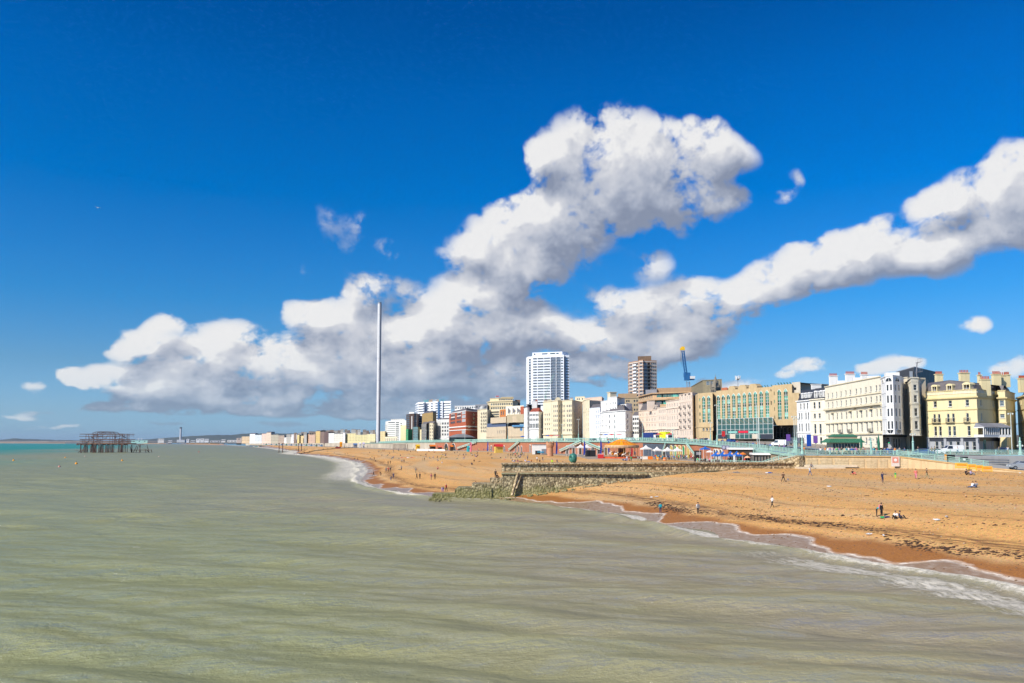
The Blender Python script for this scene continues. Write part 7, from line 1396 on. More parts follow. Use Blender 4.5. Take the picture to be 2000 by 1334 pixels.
for px, c_, lb in ((1259.5, CANV, 'white fronted stall counter under first tent'), (1269.5, ORG, 'orange fronted stall counter under first tent')): t0 = thing('stall_counter', lb, 'counter', (*DP(px, 274), 6.25)); MB().box((0, 0, 0), (1.7, .8, 1.05)).build('front', c_, t0); MB().box((0, 0, 1.05), (1.85, .95, .07)).build('top', CRWD, t0)
for px, py, c_, lb in ((1284.5, 896, AMB, 'squat amber bin among the market crowd'), (1298, 901.5, ORG, 'orange round lifebuoy stand on sand before market')): p_ = DP(px, 262); t0 = thing('bin', lb, 'bin', (*p_, 6.2 if px < 1290 else 6.0)); MB().lathe([(.5, 0), (.55, 1.0), (.4, 1.1), (0, 1.1)], 10).build('drum', c_, t0); MB().lathe([(.56, .45), (.58, .5), (.56, .55)], 10).build('band', WHITEP, t0)
# feather flags
def flag(label, px, d, y0, y1, z, m_): 
    t0 = thing('feather_flag', label, 'flag', (*DP(px, d), z), .3, 'feather flags'); h = ZZ(y0, d) - z; MB().tube((0, 0, 0), (.35, 0, h), .035, .02, 6).build('pole', GREYM, t0); c_ = MB(); pts = [(.08, .9), (.75, .9), (.95, h * .55), (.9, h * .85), (.5, h), (.3, h * .97)]
    c_.poly([(a, 0, b_) for a, b_ in pts]); c_.poly([(a, .02, b_) for a, b_ in pts[::-1]]); c_.build('sail', m_, t0)
BLF = LM('flag_blue', (0.05, 0.07, 0.45)); flag('blue feather flag just left of carousel roof', 1171, 300, 859.5, 880, 6.2, BLF); flag('blue feather flag between white tents', 1139, 322, 860.5, 880, 6.1, BLF); flag('red feather flag in front of the carousel', 1231, 276, 873.5, 892, 6.2, REDP); flag('blue feather flag by the round brick kiosk', 1085, 345, 861.5, 878, 6.1, BLF); flag('blue feather flag above left edge of carousel', 1186.5, 312, 860.5, 872, 6.2, BLF); flag('dark blue banner flag by the sloping pale stair', 951, 470, 862, 878, 6, BLF)
# sculpture
sc_t = thing('bronze_sculpture', 'green bronze ring sculpture standing on end of groyne top', 'sculpture', (*DP(1119.5, 171.5), 7.72), .25); ms = MB(); n, k = 20, 12
for i in range(n):
    for j in range(k):
        a, b_ = 2 * math.pi * i / n, 2 * math.pi * j / k; r = .62 + .42 * math.cos(b_); ms.v.append((.70 * math.sin(b_) * (1.0 + .12 * math.cos(a)), r * math.cos(a), 1.03 + r * math.sin(a)))
for i in range(n):
    for j in range(k): ms.f.append((i * k + j, ((i + 1) % n) * k + j, ((i + 1) % n) * k + (j + 1) % k, i * k + (j + 1) % k)); ms.mi.append(0)
ms.build('ring', mat('verdigris', (0.05, 0.20, 0.15), .5, metal=.2, var=.4, scale=1.5), sc_t, smooth=True); MB().box((0, 0, 0), (.7, 1.0, .12)).build('plinth', CONCR, sc_t)
# round kiosk, boat shed, pavilion
t0 = thing('round_kiosk', 'round orange stone kiosk with battlements on the esplanade', 'kiosk', (*DP(1074.5, 345), 6.1)); h = ZZ(864.5, 345) - 6.1; SND = mat('orange_stone', (0.52, 0.27, 0.15), .9, var=.25, scale=1.0); MB().lathe([(1.35, 0), (1.25, h * .6), (1.75, h * .8), (1.75, h), (1.5, h), (1.5, h - .3), (0, h - .3)], 14).build('drum', SND, t0)
for i in range(8): a = i * math.pi / 4; MB().box((1.62 * math.cos(a), 1.62 * math.sin(a), h), (.4, .5, .5), a).build('merlon', SND, t0)
t0 = thing('boat_shed', 'white fronted shed with dark opening and blue board before arches', 'shed', (*DP(1053, 395), 6.1)); w = 27 * 395 / FPX; MB().box((0, 0, 0), (w, 4, ZZ(868.5, 395) - 6.1)).build('walls', WHITEP, t0); MB().box((-.8, -2.1, 0), (2.4, .15, 1.8)).build('doorway', DKI, t0); MB().box((w * .33, -2.15, 0), (w * .33, .2, 2.6)).build('shutter', LEADG, t0); MB().box((.6, -2.4, .9), (3.2, .15, .45)).build('surfboard', LM('cyan_paint', (0.02, 0.35, 0.6)), t0); MB().box((0, 0, ZZ(868.5, 395) - 6.1), (w + .5, 4.6, .2)).build('roof', LEADG, t0)
x, y, z = prom(885, 7); t0 = thing('pavilion', 'low seafront pavilion with wide grey hipped roof and glass walls', 'pavilion', (x, y, z), .5); rr2 = 11.5
MB().lathe([(rr2, 2.9), (rr2 * .55, 4.6), (rr2 * .3, 5.3), (0, 5.4)], 8).build('roof', LM('pavilion_slate', (0.22, 0.22, 0.21)), t0); MB().lathe([(rr2 * .78, 0), (rr2 * .78, 2.95)], 8).build('glass_wall', glass('porch_glass'), t0)
for i in range(8): a = i * math.pi / 4; MB().bar((rr2 * .8 * math.cos(a), rr2 * .8 * math.sin(a), 0), (rr2 * .8 * math.cos(a), rr2 * .8 * math.sin(a), 2.95), .3).build('post', BLKP, t0)
def parasol(label, p, r, h, m_, group='parasols', rim=.25):
    t0 = thing('parasol', label, 'parasol', p, 0, group); MB().lathe([(r, h - .55), (r * .5, h - .2), (0, h)], 8).build('canopy', m_, t0); MB().tube((0, 0, 0), (0, 0, h), .04, .04, 6).build('pole', GREYM, t0); return t0
for px in (858.5, 864, 875.5, 883): parasol('white parasol on terrace before grey roofed pavilion', prom(px, 2), 1.9, 2.9, CANV)
# awnings / stalls on the left esplanade
def stall(label, px, d, w, y0, y1, z, top_m, body_m, name='beach_stall'):
    t0 = thing(name, label, 'stall', (*DP(px, d), z), .3); wm = w * d / FPX; h = max(1.6, ZZ(y0, d) - z); MB().box((0, 0, 0), (wm * .9, 2.2, h * .72)).build('counter', body_m, t0); a = MB(); a.poly([(-wm / 2, -1.8, h * .72), (wm / 2, -1.8, h * .72), (wm / 2, .3, h), (-wm / 2, .3, h)]); a.poly([(-wm / 2, .3, h), (wm / 2, .3, h), (wm / 2, 1.8, h * .72), (-wm / 2, 1.8, h * .72)]); a.build('awning', top_m, t0)
for a_ in (('yellow beach stall at left end of white low wall', 816, 600, 8, 868, 878, 5.8, YELP, YELP), ('orange awning stall before left pavilion arch', 845, 585, 12, 868.5, 877, 5.9, ORG, DKW), ('faded red awning stall between pavilion arches', 859, 575, 8, 871, 878, 5.9, LM('coral', (.75, .15, .08)), DKW), ('small orange awning under right pavilion arch', 882, 560, 6, 869.5, 877, 5.9, ORG, DKW),
           ('turquoise stall at foot of sloping pale stair', 915, 505, 6, 871, 879, 6, LM('turq', (.03, .42, .45)), LM('turq', (.03, .42, .45))), ('pink upright stall beside turquoise one', 919.5, 503, 2.6, 864, 879, 6, LM('pinkp', (.75, .2, .25)), LM('pinkp', (.75, .2, .25))), ('wide red canopy stall above beach volleyball crowd', 974, 450, 17, 867.5, 878, 6, REDP, LM('yellowish', (.7, .5, .1))),
           ('orange beach hut far along the promenade', 666, 1050, 5, 863, 870, 5.5, AMB, AMB), ('white pointed canopy far along the promenade', 703, 900, 4, 864, 871, 5.5, CANV, CANV), ('pale lilac striped booth far along promenade', 710, 905, 4, 864, 871, 5.5, LM('lilac', (.6, .5, .65)), CANV), ('blue topped booth left of lilac booth', 694, 910, 8, 866, 871, 5.5, LM('booth_blue', (.1, .2, .4)), LM('grey_booth', (.3, .3, .32)))): stall(*a_)
t0 = thing('low_wall', 'long low white wall at top of the beach before red pavilion', 'wall', (*DP(842, 570), 5.7)); m1 = MB(); a, b_ = DP(814, 590), DP(869, 553); m1.prism([a, b_, (b_[0], b_[1] + .6), (a[0], a[1] + .6)], 5.4, [7.0, 7.0, 7.0, 7.0]); m1.build('wall_face', WHITEP, t0, (-t0.location[0], -t0.location[1], -5.7)); m1 = MB(); m1.prism([(a[0], a[1] - .1), (b_[0], b_[1] - .1), (b_[0], b_[1] + .7), (a[0], a[1] + .7)], 7.0, 7.12); m1.build('coping', CANV, t0, (-t0.location[0], -t0.location[1], -5.7))
for i in range(30):
    px = 486 + i * 4.9; d = top_at(px)[1] * 1.01 if top_at(px) else 1500; x, y = DP(px, d); t0 = thing('beach_hut', 'small far beach hut on promenade', 'hut', (x, y, bz(x, y)), .4, 'far row of beach huts'); c_ = (WHITEP, LM('hut_blue', (.2, .35, .5)), CANV, LM('hut_green', (.2, .4, .3)))[i % 4]; MB().box((0, 0, 0), (3.2, 3, 2.6)).build('walls', c_, t0); r_ = MB(); r_.poly([(-1.8, -1.6, 2.5), (-1.8, 1.6, 2.5), (0, 1.6, 3.6), (0, -1.6, 3.6)]); r_.poly([(1.8, 1.6, 2.5), (1.8, -1.6, 2.5), (0, -1.6, 3.6), (0, 1.6, 3.6)]); r_.poly([(-1.6, -1.5, 2.5), (1.6, -1.5, 2.5), (0, -1.5, 3.5)]); r_.build('roof', LEADG, t0)
p_ = feet(660, 876.3); t0 = thing('beached_barge', 'long dark red boat lying on the far beach', 'boat', p_, .1); w = 10 * p_[1] / FPX; h_ = MB(); h_.poly([(-w / 2, -1, 1.6), (w / 2, -1, 2.2), (w / 2 * .8, -.6, 0), (-w / 2 * .8, -.6, 0)]); h_.poly([(w / 2, 1, 2.2), (-w / 2, 1, 1.6), (-w / 2 * .8, .6, 0), (w / 2 * .8, .6, 0)]); h_.poly([(-w / 2, -1, 1.6), (-w / 2 * .8, -.6, 0), (-w / 2 * .8, .6, 0), (-w / 2, 1, 1.6)]); h_.build('hull', LM('barge_red', (.25, .05, .04)), t0); MB().box((-w * .2, 0, .9), (w * .3, 1.2, 1.6)).build('cabin', DKW, t0)
p_ = feet(800, 895); t0 = thing('kite_sail', 'long red and white striped kite laid out on the shingle', 'kite', p_, .05); w = 34 * p_[1] / FPX
for i in range(6): m1 = MB(); x0 = -w / 2 + w * i / 6; m1.poly([(x0, -.5, .12 + .35 * (i % 2)), (x0 + w / 6, -.5, .12 + .35 * ((i + 1) % 2)), (x0 + w / 6, .7, .5), (x0, .7, .5)]); m1.build('panel', (REDP, ORG, CANV)[i % 3], t0)
# low timber groynes half buried on the far beach
for (xa, ya, xb, yb, lb) in ((575, 889, 752, 874, 'long mossy low groyne crossing the far beach'), (505, 882, 600, 877.5, 'short low groyne furthest along the beach')):
    a, b_ = feet(xa, ya), feet(xb, yb); t0 = thing('low_groyne', lb, 'groyne', a); m1 = MB(); m2 = MB(); n = 22
    for i in range(n):
        p0 = [lerp(a[q], b_[q], i / n) for q in range(2)]; p1 = [lerp(a[q], b_[q], (i + 1) / n) for q in range(2)]; z0, z1 = bz(*p0), bz(*p1); m1.prism([(p0[0], p0[1] - 3), (p1[0], p1[1] - 3), (p1[0], p1[1] + 3), (p0[0], p0[1] + 3)], z0 - 1, [z0 + .45, z1 + .45, z1 + .45, z0 + .45]); m2.bar((*p0, z0), (*p0, z0 + 1.2), .5)
    m1.build('boards', mat('mossy_concrete', (0.22, 0.20, 0.11), .9, var=.3, scale=.3), t0, (-a[0], -a[1], -a[2])); m2.build('posts', DKW, t0, (-a[0], -a[1], -a[2]))
# blue canopies and terrace kiosks on the right of the esplanade
for i, px in enumerate((1399.2, 1412, 1426.5, 1438.5)):
    d = 212; z = 6.55; t0 = tent(('first', 'second', 'third', 'fourth')[i] + ' peaked blue canopy from left on restaurant terrace', px, d, 2.25, ZZ(880.2, d) - z, ZZ(889.3, d) - z, z, BLUEC, 'blue peaked canopies', rz=.1); m1 = MB(); m1.lathe([(.28, 0), (.28, .03), (0, .03)], 10, (0, 0, 0)); lo_ = m1.build('emblem', LM('emblem_orange', (.85, .45, .2)), t0, (0.1, -.62, ZZ(886, d) - z)); lo_.rotation_euler = (R(62), 0, 0)
t0 = tent('larger blue canopy by the brick ramp left of peaked ones', 1377, 238, 2.4, ZZ(871.5, 238) - 6.5, ZZ(876.5, 238) - 6.5, 6.5, BLUEC, 'blue peaked canopies')
parasol('orange parasol right of the blue canopies', (*DP(1450.5, 215), 6.5), 1.0, ZZ(883.5, 215) - 6.5, ORG); parasol('salmon parasol low behind terrace glass', (*DP(1459, 208), 6.5), .9, ZZ(890, 208) - 6.5, LM('salmon', (.8, .4, .22))); parasol('white parasol left of the blue canopies', (*DP(1386, 225), 6.5), 1.2, ZZ(879.5, 225) - 6.5, CANV)
def kiosk(name, label, pxa, pxb, d, z, yt, m_, roof_m, n=6):
    a, b_ = DP(pxa, d), DP(pxb, d - 3); t0 = thing(name, label, 'kiosk', (*a, z)); lo = (-a[0], -a[1], -z); h = ZZ(yt, d) - z; m1 = MB(); m1.prism([a, b_, (b_[0] + 1, b_[1] + 5), (a[0] + 1, a[1] + 5)], z - .5, z + h - .5); m1.build('walls', m_, t0, lo); m1 = MB(); m1.prism([(a[0] - .3, a[1] - .7), (b_[0] + .3, b_[1] - .7), (b_[0] + 1.2, b_[1] + 5.4), (a[0] + .7, a[1] + 5.4)], z + h - .49, z + h); m1.build('roof', roof_m, t0, lo)
    for i in range(n): t_ = (i + .5) / n; x, y = lerp(a[0], b_[0], t_), lerp(a[1], b_[1], t_); o = MB().box((0, 0, 0), (abs(b_[0] - a[0]) / n * .62, .1, 1.5)).build('window', GLASS, t0, (x - a[0], y - a[1] - .06, .85))
    return t0
kiosk('terrace_cafe', 'white flat roofed terrace cafe behind the blue canopies', 1424, 1469, 219, 6.4, 874.5, DKW, CANV, 9); kk = kiosk('beach_cafe', 'small white roofed cafe beside the rubble stair', 1470, 1512, 205, 6.4, 884.5, LM('cafe_dark', (.16, .14, .12)), WHITEP, 7)
railing('railing', 'yellow green roof terrace railing on small beach cafe', [(*DP(1471, 204), ZZ(884.3, 205)), (*DP(1511, 201.5), ZZ(884.3, 203))], gap=.45)
m1 = MB(); t0 = thing('terrace_pillar', 'single white pillar in front of blue canopies', 'pillar', (*DP(1433.5, 207), 6.4)); MB().box((0, 0, 0), (.4, .4, ZZ(889.5, 207) - 6.4)).build('shaft', WHITEP, t0); MB().box((0, 0, ZZ(889.5, 207) - 6.4), (.6, .6, .12)).build('cap', WHITEP, t0)
for i in range(11):
    x, y = DP(1362 + i * 9.6, 221 - i * 1.1); t0 = thing('cafe_table', 'dark cafe table with chairs on the restaurant terrace', 'table', (x, y, 6.5), i, 'cafe tables on the terrace'); MB().lathe([(0, .7), (.45, .7), (.45, .75), (0, .75)], 10).build('tabletop', CRWD if i % 2 else WHITEP, t0); MB().tube((0, 0, 0), (0, 0, .7), .04, .04, 6).build('leg', BLKP, t0)
    for s in (-1, 1): c_ = MB(); c_.box((s * .75, 0, .42), (.42, .42, .05)); c_.box((s * .95, 0, .46), (.05, .42, .45)); [c_.bar((s * .75 + u * .18, v * .18, 0), (s * .75 + u * .18, v * .18, .42), .035) for u in (-1, 1) for v in (-1, 1)]; c_.build('chair', DKW, t0)
railing('railing', 'terrace edge railing of glass and posts above groyne', [(*DP(1360, 226), 6.4), (*DP(1400, 213), 6.4), (*DP(1440, 203), 6.4), (*DP(1490, 192), 6.4)], lattice=False, gap=1.6, h=1.05)
t0 = thing('notice_kiosk', 'black display cabinet with red goods at market end of terrace', 'cabinet', (*DP(1362.5, 240), 6.4), .2); MB().box((0, 0, 0), (1.9, 1.0, 3.2)).build('case', BLKP, t0); MB().box((0, -.55, 1.9), (1.4, .08, .9)).build('display', LM('disp', (.4, .4, .42)), t0); MB().box((-.2, -.56, .4), (.9, .08, .6)).build('goods', REDP, t0)
t0 = thing('notice_board', 'square notice board with two dark round emblems above canopies', 'sign', (*DP(1417, 226), 10.0), .1); b_ = MB().box((0, 0, 0), (2.2, .12, 1.2)).build('board', LM('violet_grey', (.25, .24, .34)), t0); [MB().lathe([(0, 0), (.42, 0), (.42, .04), (0, .04)], 12).build('disc', LM('pale_disc', (.6, .6, .68)), t0, (s * .52, -.1, .6)).__setattr__('rotation_euler', (R(90), 0, 0)) for s in (-1, 1)]; [MB().bar((s * .9, 0, -1.6), (s * .9, 0, 0), .08).build('post', MINT, t0) for s in (-1, 1)]
# lamp posts and flagpoles
def lamp(label, p, h, base=True, m_=None, arm=True):
    t0 = thing('lamp_post', label, 'lamp post', p, 0, 'promenade lamp posts'); f = MB(); f.tube((0, 0, 0), (0, 0, h), .09, .06, 8); f.build('pole', m_ or LM('pole_white', (.62, .70, .66)), t0)
    if base: MB().lathe([(.42, 0), (.42, .5), (.26, .7), (.22, 2.6), (.30, 2.75), (.14, 3.0), (.1, 3.8)], 10).build('base', MINT, t0)
    if arm:
        f = MB(); f.tube((-.55, 0, h - .1), (.55, 0, h - .1), .04, .04, 6); f.build('arm', m_ or MINT, t0)
        for s in (-1, 1): MB().lathe([(.04, .1), (.2, 0), (.22, -.12), (.12, -.3), (0, -.32)], 8, (s * .5, 0, h - .2)).build('lantern', LM('lantern_glass', (.6, .6, .55), rough=.3), t0)
def lp(label, px, inn, ytop, **k): p = prom(px, inn); lamp(label, p, ZZ(ytop, p[1], px) - p[2], **k)
lp('tall lamp post with heavy mint base left of blue canopies', 1402, -.3, 790); lp('mint lamp post above the round brick kiosk', 1048, .3, 812); lp('lamp post at top of double green stair', 1129, .3, 818); lp('lamp post left of white cornered hotel stair', 991, .3, 826)
lp('slim white post before conference hotel porch left', 1453.5, 6, 790, base=False, arm=False); lp('slim white post before conference hotel porch right', 1457.5, 6, 792, base=False, arm=False); lp('lamp post by the grey van', 1532.5, 4, 812); lp('lamp post above rubble stair', 1550.5, 1, 816); lp('short mint post beside blue panel', 1563.5, .6, 846, arm=False); lp('mint lamp post above market tents', 1312.8, .4, 838); lp('lamp post above carousel right edge', 1254, .4, 822)
lp('mint lamp post left of tall heavy based one', 1386, .5, 824); lp('tall white flagpole before red brick hotel', 922, -6, 838, base=False, arm=False); lp('pale lamp post left of the red pavilion', 831, .5, 840); lp('lamp post before tall cream hotel', 1097, .4, 828); lp('lamp post between corner hotel and blue trailer', 1199, .4, 826)
for px, d, yt, lb in ((1783, 182, 846, 'mint lamp post standing at head of the ramp'), (1976, 186, 806, 'tall street lamp before the pub side'), (1701, 183, 856, 'slim mint post between closed parasols'), (1992, 172, 868, 'short mint pillar at right end of upper railing')): p = prom_px(px, d); lamp(lb, p, ZZ(yt, d, px) - p[2], base=px != 1976)
# blue panel, kiosk, parasols, traffic light, poster
t0 = thing('blue_panel', 'tall plain blue panel on posts above buff sea wall', 'panel', (*DP(1580, 179), 9.33), .05); MB().box((0, 0, 1.9), (1.03, .1, 2.65)).build('board', LM('panel_blue', (.01, .07, .38), var=0), t0); [MB().bar((s * .45, 0, 0), (s * .45, 0, 1.9), .08).build('post', GREYM, t0) for s in (-1, 1)]
kx, ky = DP(1646, 193); kz = land_z(kx, ky) + .12; t0 = thing('green_kiosk', 'cream kiosk with flared dark green roof and lantern roof', 'kiosk', (kx, ky, kz), -.06); zk = lambda py: ZZ(py, 190) - kz; wx = 4.3
MB().box((0, 0, 0), (6.3, 4.2, zk(864))).build('walls', CREAM, t0)
for i in range(9): MB().box((-2.8 + i * .7, -2.13, .95), (.42, .06, 1.1)).build('window', GLASS, t0)
def hip(w0, d0, z0, w1, d1, z1, nm, m_):
    f = MB(); a = [(-w0, -d0, z0), (w0, -d0, z0), (w0, d0, z0), (-w0, d0, z0)]; b_ = [(-w1, -d1, z1), (w1, -d1, z1), (w1, d1, z1), (-w1, d1, z1)]
    for i in range(4): j = (i + 1) % 4; f.poly([a[i], a[j], b_[j], b_[i]])
    f.poly(b_); f.poly(a[::-1]); return f.build(nm, m_, t0)
hip(4.35, 3.2, zk(864.5), 3.3, 2.1, zk(856.5), 'lower_roof', GRNR); MB().box((0, 0, zk(856.5)), (5.6, 3.6, zk(852.8) - zk(856.5))).build('clerestory', CRWD, t0); hip(3.0, 2.0, zk(852.8), 2.3, .6, zk(847.8), 'upper_roof', GRNR)
for i in range(17): m1 = MB(); x0 = -4.2 + i * .525; m1.bar((x0, -3.21, zk(864.4)), (x0 * .76, -2.11, zk(856.5) + .02), .05, .05); m1.build('roof_rib', GRNP, t0)
for px, yt, lb in ((1682, 851, 'closed dark green parasol right of the green kiosk'), (1716, 849.5, 'closed dark green parasol before glass bay tower')): x, y = DP(px, 181); z = land_z(x, y) + .12; t1_ = thing('closed_parasol', lb, 'parasol', (x, y, z), 0, 'closed green parasols'); h = ZZ(yt, 181) - z; MB().lathe([(.34, .9), (.30, 1.5), (.26, 1.6), (.30, h * .55), (.2, h * .8), (.06, h)], 9).build('canopy', GRNP, t1_); MB().tube((0, 0, 0), (0, 0, h + .1), .04, .04, 6).build('pole', GREYM, t1_)
x, y = DP(1733.5, 196); z = land_z(x, y) + .12; t0 = thing('traffic_light', 'black traffic light showing green near the hotel entrance', 'traffic light', (x, y, z)); hz_ = ZZ(857.5, 196) - z; MB().tube((0, 0, 0), (0, 0, hz_), .07, .07, 6).build('pole', BLKP, t0)
for s in (-.35, .25): MB().box((s, 0, hz_ - 1.1), (.38, .3, 1.0)).build('signal_head', BLKP, t0)
gm, gt_, gb_ = newmat('green_signal'); gb_.inputs['Emission Color'].default_value = (0.0, 1.0, .35, 1); gb_.inputs['Emission Strength'].default_value = 1.0; gb_.inputs['Base Color'].default_value = (0, .5, .2, 1); MB().box((.25, -.17, hz_ - 1.0), (.2, .03, .2)).build('green_lamp', gm, t0)
t0 = thing('wall_poster', 'pink and white poster panel fixed to buff sea wall', 'poster', (*DP(1747.5, 170.2), 7.0), -.04); MB().box((0, 0, 0), (1.7, .08, 2.1)).build('board', LM('poster_white', (.72, .66, .6)), t0); MB().box((0, -.05, .75), (1.3, .03, 1.2)).build('pink_field', LM('poster_pink', (.7, .28, .2)), t0); MB().lathe([(0, 0), (.33, 0), (.33, .02), (0, .02)], 14).build('white_oval', WHITEP, t0, (0, -.07, 1.35)).rotation_euler = (R(90), 0, 0)
for px, w, lb in ((1876, 22, 'yellow barrier panel nearest the foot of ramp wall'), (1896, 15, 'middle yellow barrier panel by the ramp'), (1911, 12, 'amber barrier panel overlapping its neighbour'), (1926, 18, 'rightmost amber barrier panel by the ramp')):
    d = interp(px, [1850, 1930], [162.6, 154.5]) - .9; zt_ = interp(px, [1850, 1930], [8.05, 7.25]) - .1; t0 = thing('barrier', lb, 'barrier', (*DP(px, d), zt_ - .75), -.08, 'yellow barriers by the ramp'); wm = w * d / FPX; f = MB(); f.bar((-wm / 2, 0, 1.05), (wm / 2, 0, 1.05), .07, .12); f.bar((-wm / 2, 0, .15), (wm / 2, 0, .15), .07, .1)
    for s in (-1, 1): f.bar((s * wm / 2, 0, 0), (s * wm / 2, 0, 1.1), .09)
    f.build('frame', YELP, t0); g_ = MB(); n = int(wm / .13)
    for i in range(1, n): g_.bar((-wm / 2 + wm * i / n, 0, .15), (-wm / 2 + wm * i / n, 0, 1.0), .05)
    g_.build('bars', AMB if px > 1900 else YELP, t0); MB().box((0, -.05, .55), (wm * .8, .04, .32)).build('warning_board', AMB, t0)
for px, y0, w, c_, lb in ((1856, 888, 15.5, BLKP, 'black notice board with orange edge beside the ramp'), (1881.5, 892, 15, BLKP, 'black and white picture board beside the ramp')):
    d = 172; x, y = DP(px, d); z = interp(px, [1850, 1930], [8.3, 7.6]); t0 = thing('notice_board', lb, 'sign', (x, y, z), -.05); h = ZZ(y0, d) - z; wm = w * d / FPX; MB().box((0, 0, h - 1.1), (wm, .1, 1.1)).build('board', c_, t0); [MB().bar((s * wm * .4, 0, 0), (s * wm * .4, 0, h - 1.1), .07).build('post', GREYM, t0) for s in (-1, 1)]
    if px < 1870: MB().box((-wm / 2 - .25, 0, h - 1.2), (.4, .12, 1.25)).build('orange_edge', AMB, t0)
    else: MB().lathe([(0, 0), (.3, 0), (.3, .02), (0, .02)], 10).build('white_shape', WHITEP, t0, (0, -.08, h - .6)).rotation_euler = (R(90), 0, 0)
for i in range(26):                                         # towels and bags by the sunbathers
    p_ = feet(random.uniform(720, 1030), random.uniform(881, 900)); c_ = random.choice(((.6, .1, .1), (.1, .25, .5), (.7, .68, .6), (.1, .4, .35), (.6, .45, .1))); t0 = thing('beach_towel', 'folded cloth beach towel spread on far shingle', 'towel', (p_[0], p_[1], p_[2] + .03), random.uniform(0, 3), 'towels on the far shingle'); MB().prism([(-.9, -.45), (.9, -.45), (.9, .45), (-.9, .45)], 0, .05).build('cloth', LM('towel_%.1f' % c_[0], c_), t0); MB().box((1.1, 0, 0), (.45, .3, .35)).build('bag', BLKP, t0)
# cranes and mast
def lattice(f, a, b_, w, n, r=.16, mi=0):
    a, b_ = Vector(a), Vector(b_); d = (b_ - a).normalized(); up = Vector((0, 1, 0)) if abs(d.y) < .9 else Vector((1, 0, 0)); x = d.cross(up).normalized() * w / 2; y = x.cross(d).normalized() * w / 2; cs = [x + y, x - y, -x - y, -x + y]
    for c_ in cs: f.bar(a + c_, b_ + c_, r, r, mi)
    for i in range(n):
        p0, p1 = a.lerp(b_, i / n), a.lerp(b_, (i + 1) / n)
        for k in range(4): f.bar(p0 + cs[k], p1 + cs[(k + 1) % 4], r * .6, r * .6, mi)
CB = LM('crane_blue', (.02, .13, .32)); d = 560; cx_, cy_ = DP(1346, d); z0 = ZZ(800, d); t0 = thing('tower_crane', 'blue luffing tower crane with yellow jib head above hotel roofs', 'crane', (cx_, cy_, 12)); q = lambda px, py: (XX(px, d) - cx_, 0, ZZ(py, d, px) - 12)
f = MB(); lattice(f, (0, 0, 0), q(1346, 745), 2.0, 30, .34); f.build('mast', LM('crane_pale_blue', (.3, .4, .5)), t0); f = MB(); lattice(f, q(1342.5, 737), q(1336.5, 685), 1.6, 18, .36); f.build('jib', CB, t0)
f = MB(); f.box(q(1343.5, 743), (3.6, 2.6, 3.4)); f.box(q(1347, 735), (2.2, 2, 2.6)); f.box(q(1340, 736), (1.8, 1.8, 3.0)); f.build('cab', CB, t0); f = MB(); f.bar(q(1345, 741.5), q(1358, 741.2), 1.2, .8); f.build('counter_jib', CB, t0); MB().box(q(1353.5, 740), (3.8, 2.4, 1.9)).build('counterweight', WHITEP, t0)
f = MB(); f.box(q(1335.5, 684), (3.2, 1.4, 1.6)); f.box(q(1336.5, 681), (2.2, 1.2, 1.5)); f.build('jib_head', YELP, t0); f = MB(); f.bar(q(1331.3, 684), q(1332.5, 712), .12); f.bar(q(1334, 684), q(1334.6, 716), .12); f.build('hoist_cable', BLKP, t0)
d = 640; cx_, cy_ = DP(1066, d); t0 = thing('small_crane', 'slim green crane jib in front of white tower block', 'crane', (cx_, cy_, 12)); q = lambda px, py: (XX(px, d) - cx_, 0, ZZ(py, d, px) - 12); f = MB(); lattice(f, q(1066, 800), q(1065.5, 772), .9, 8, .14); f.build('mast', LM('crane_green', (.05, .32, .16)), t0); f = MB(); lattice(f, q(1065, 772), q(1082, 731), .8, 16, .13); f.build('jib', LM('crane_green_pale', (.35, .5, .42)), t0)
d = 372; cx_, cy_ = DP(1443.5, d); t0 = thing('mobile_mast', 'phone mast with ring of white antennas on hotel roof', 'mast', (cx_, cy_, ZZ(757, d))); h = ZZ(732.5, d) - ZZ(757, d); MB().lathe([(.12, 0), (.12, h * .55), (.7, h * .72)], 8).build('pole', GREYM, t0)
for i in range(8): a = i * math.pi / 4; MB().box((1.1 * math.cos(a), 1.1 * math.sin(a), h * (.62 if i % 2 else .7)), (.28, .28, 1.5), a).build('antenna', WHITEP, t0)
MB().lathe([(1.05, h * .68), (1.12, h * .7), (1.05, h * .72)], 12).build('ring', GREYM, t0)
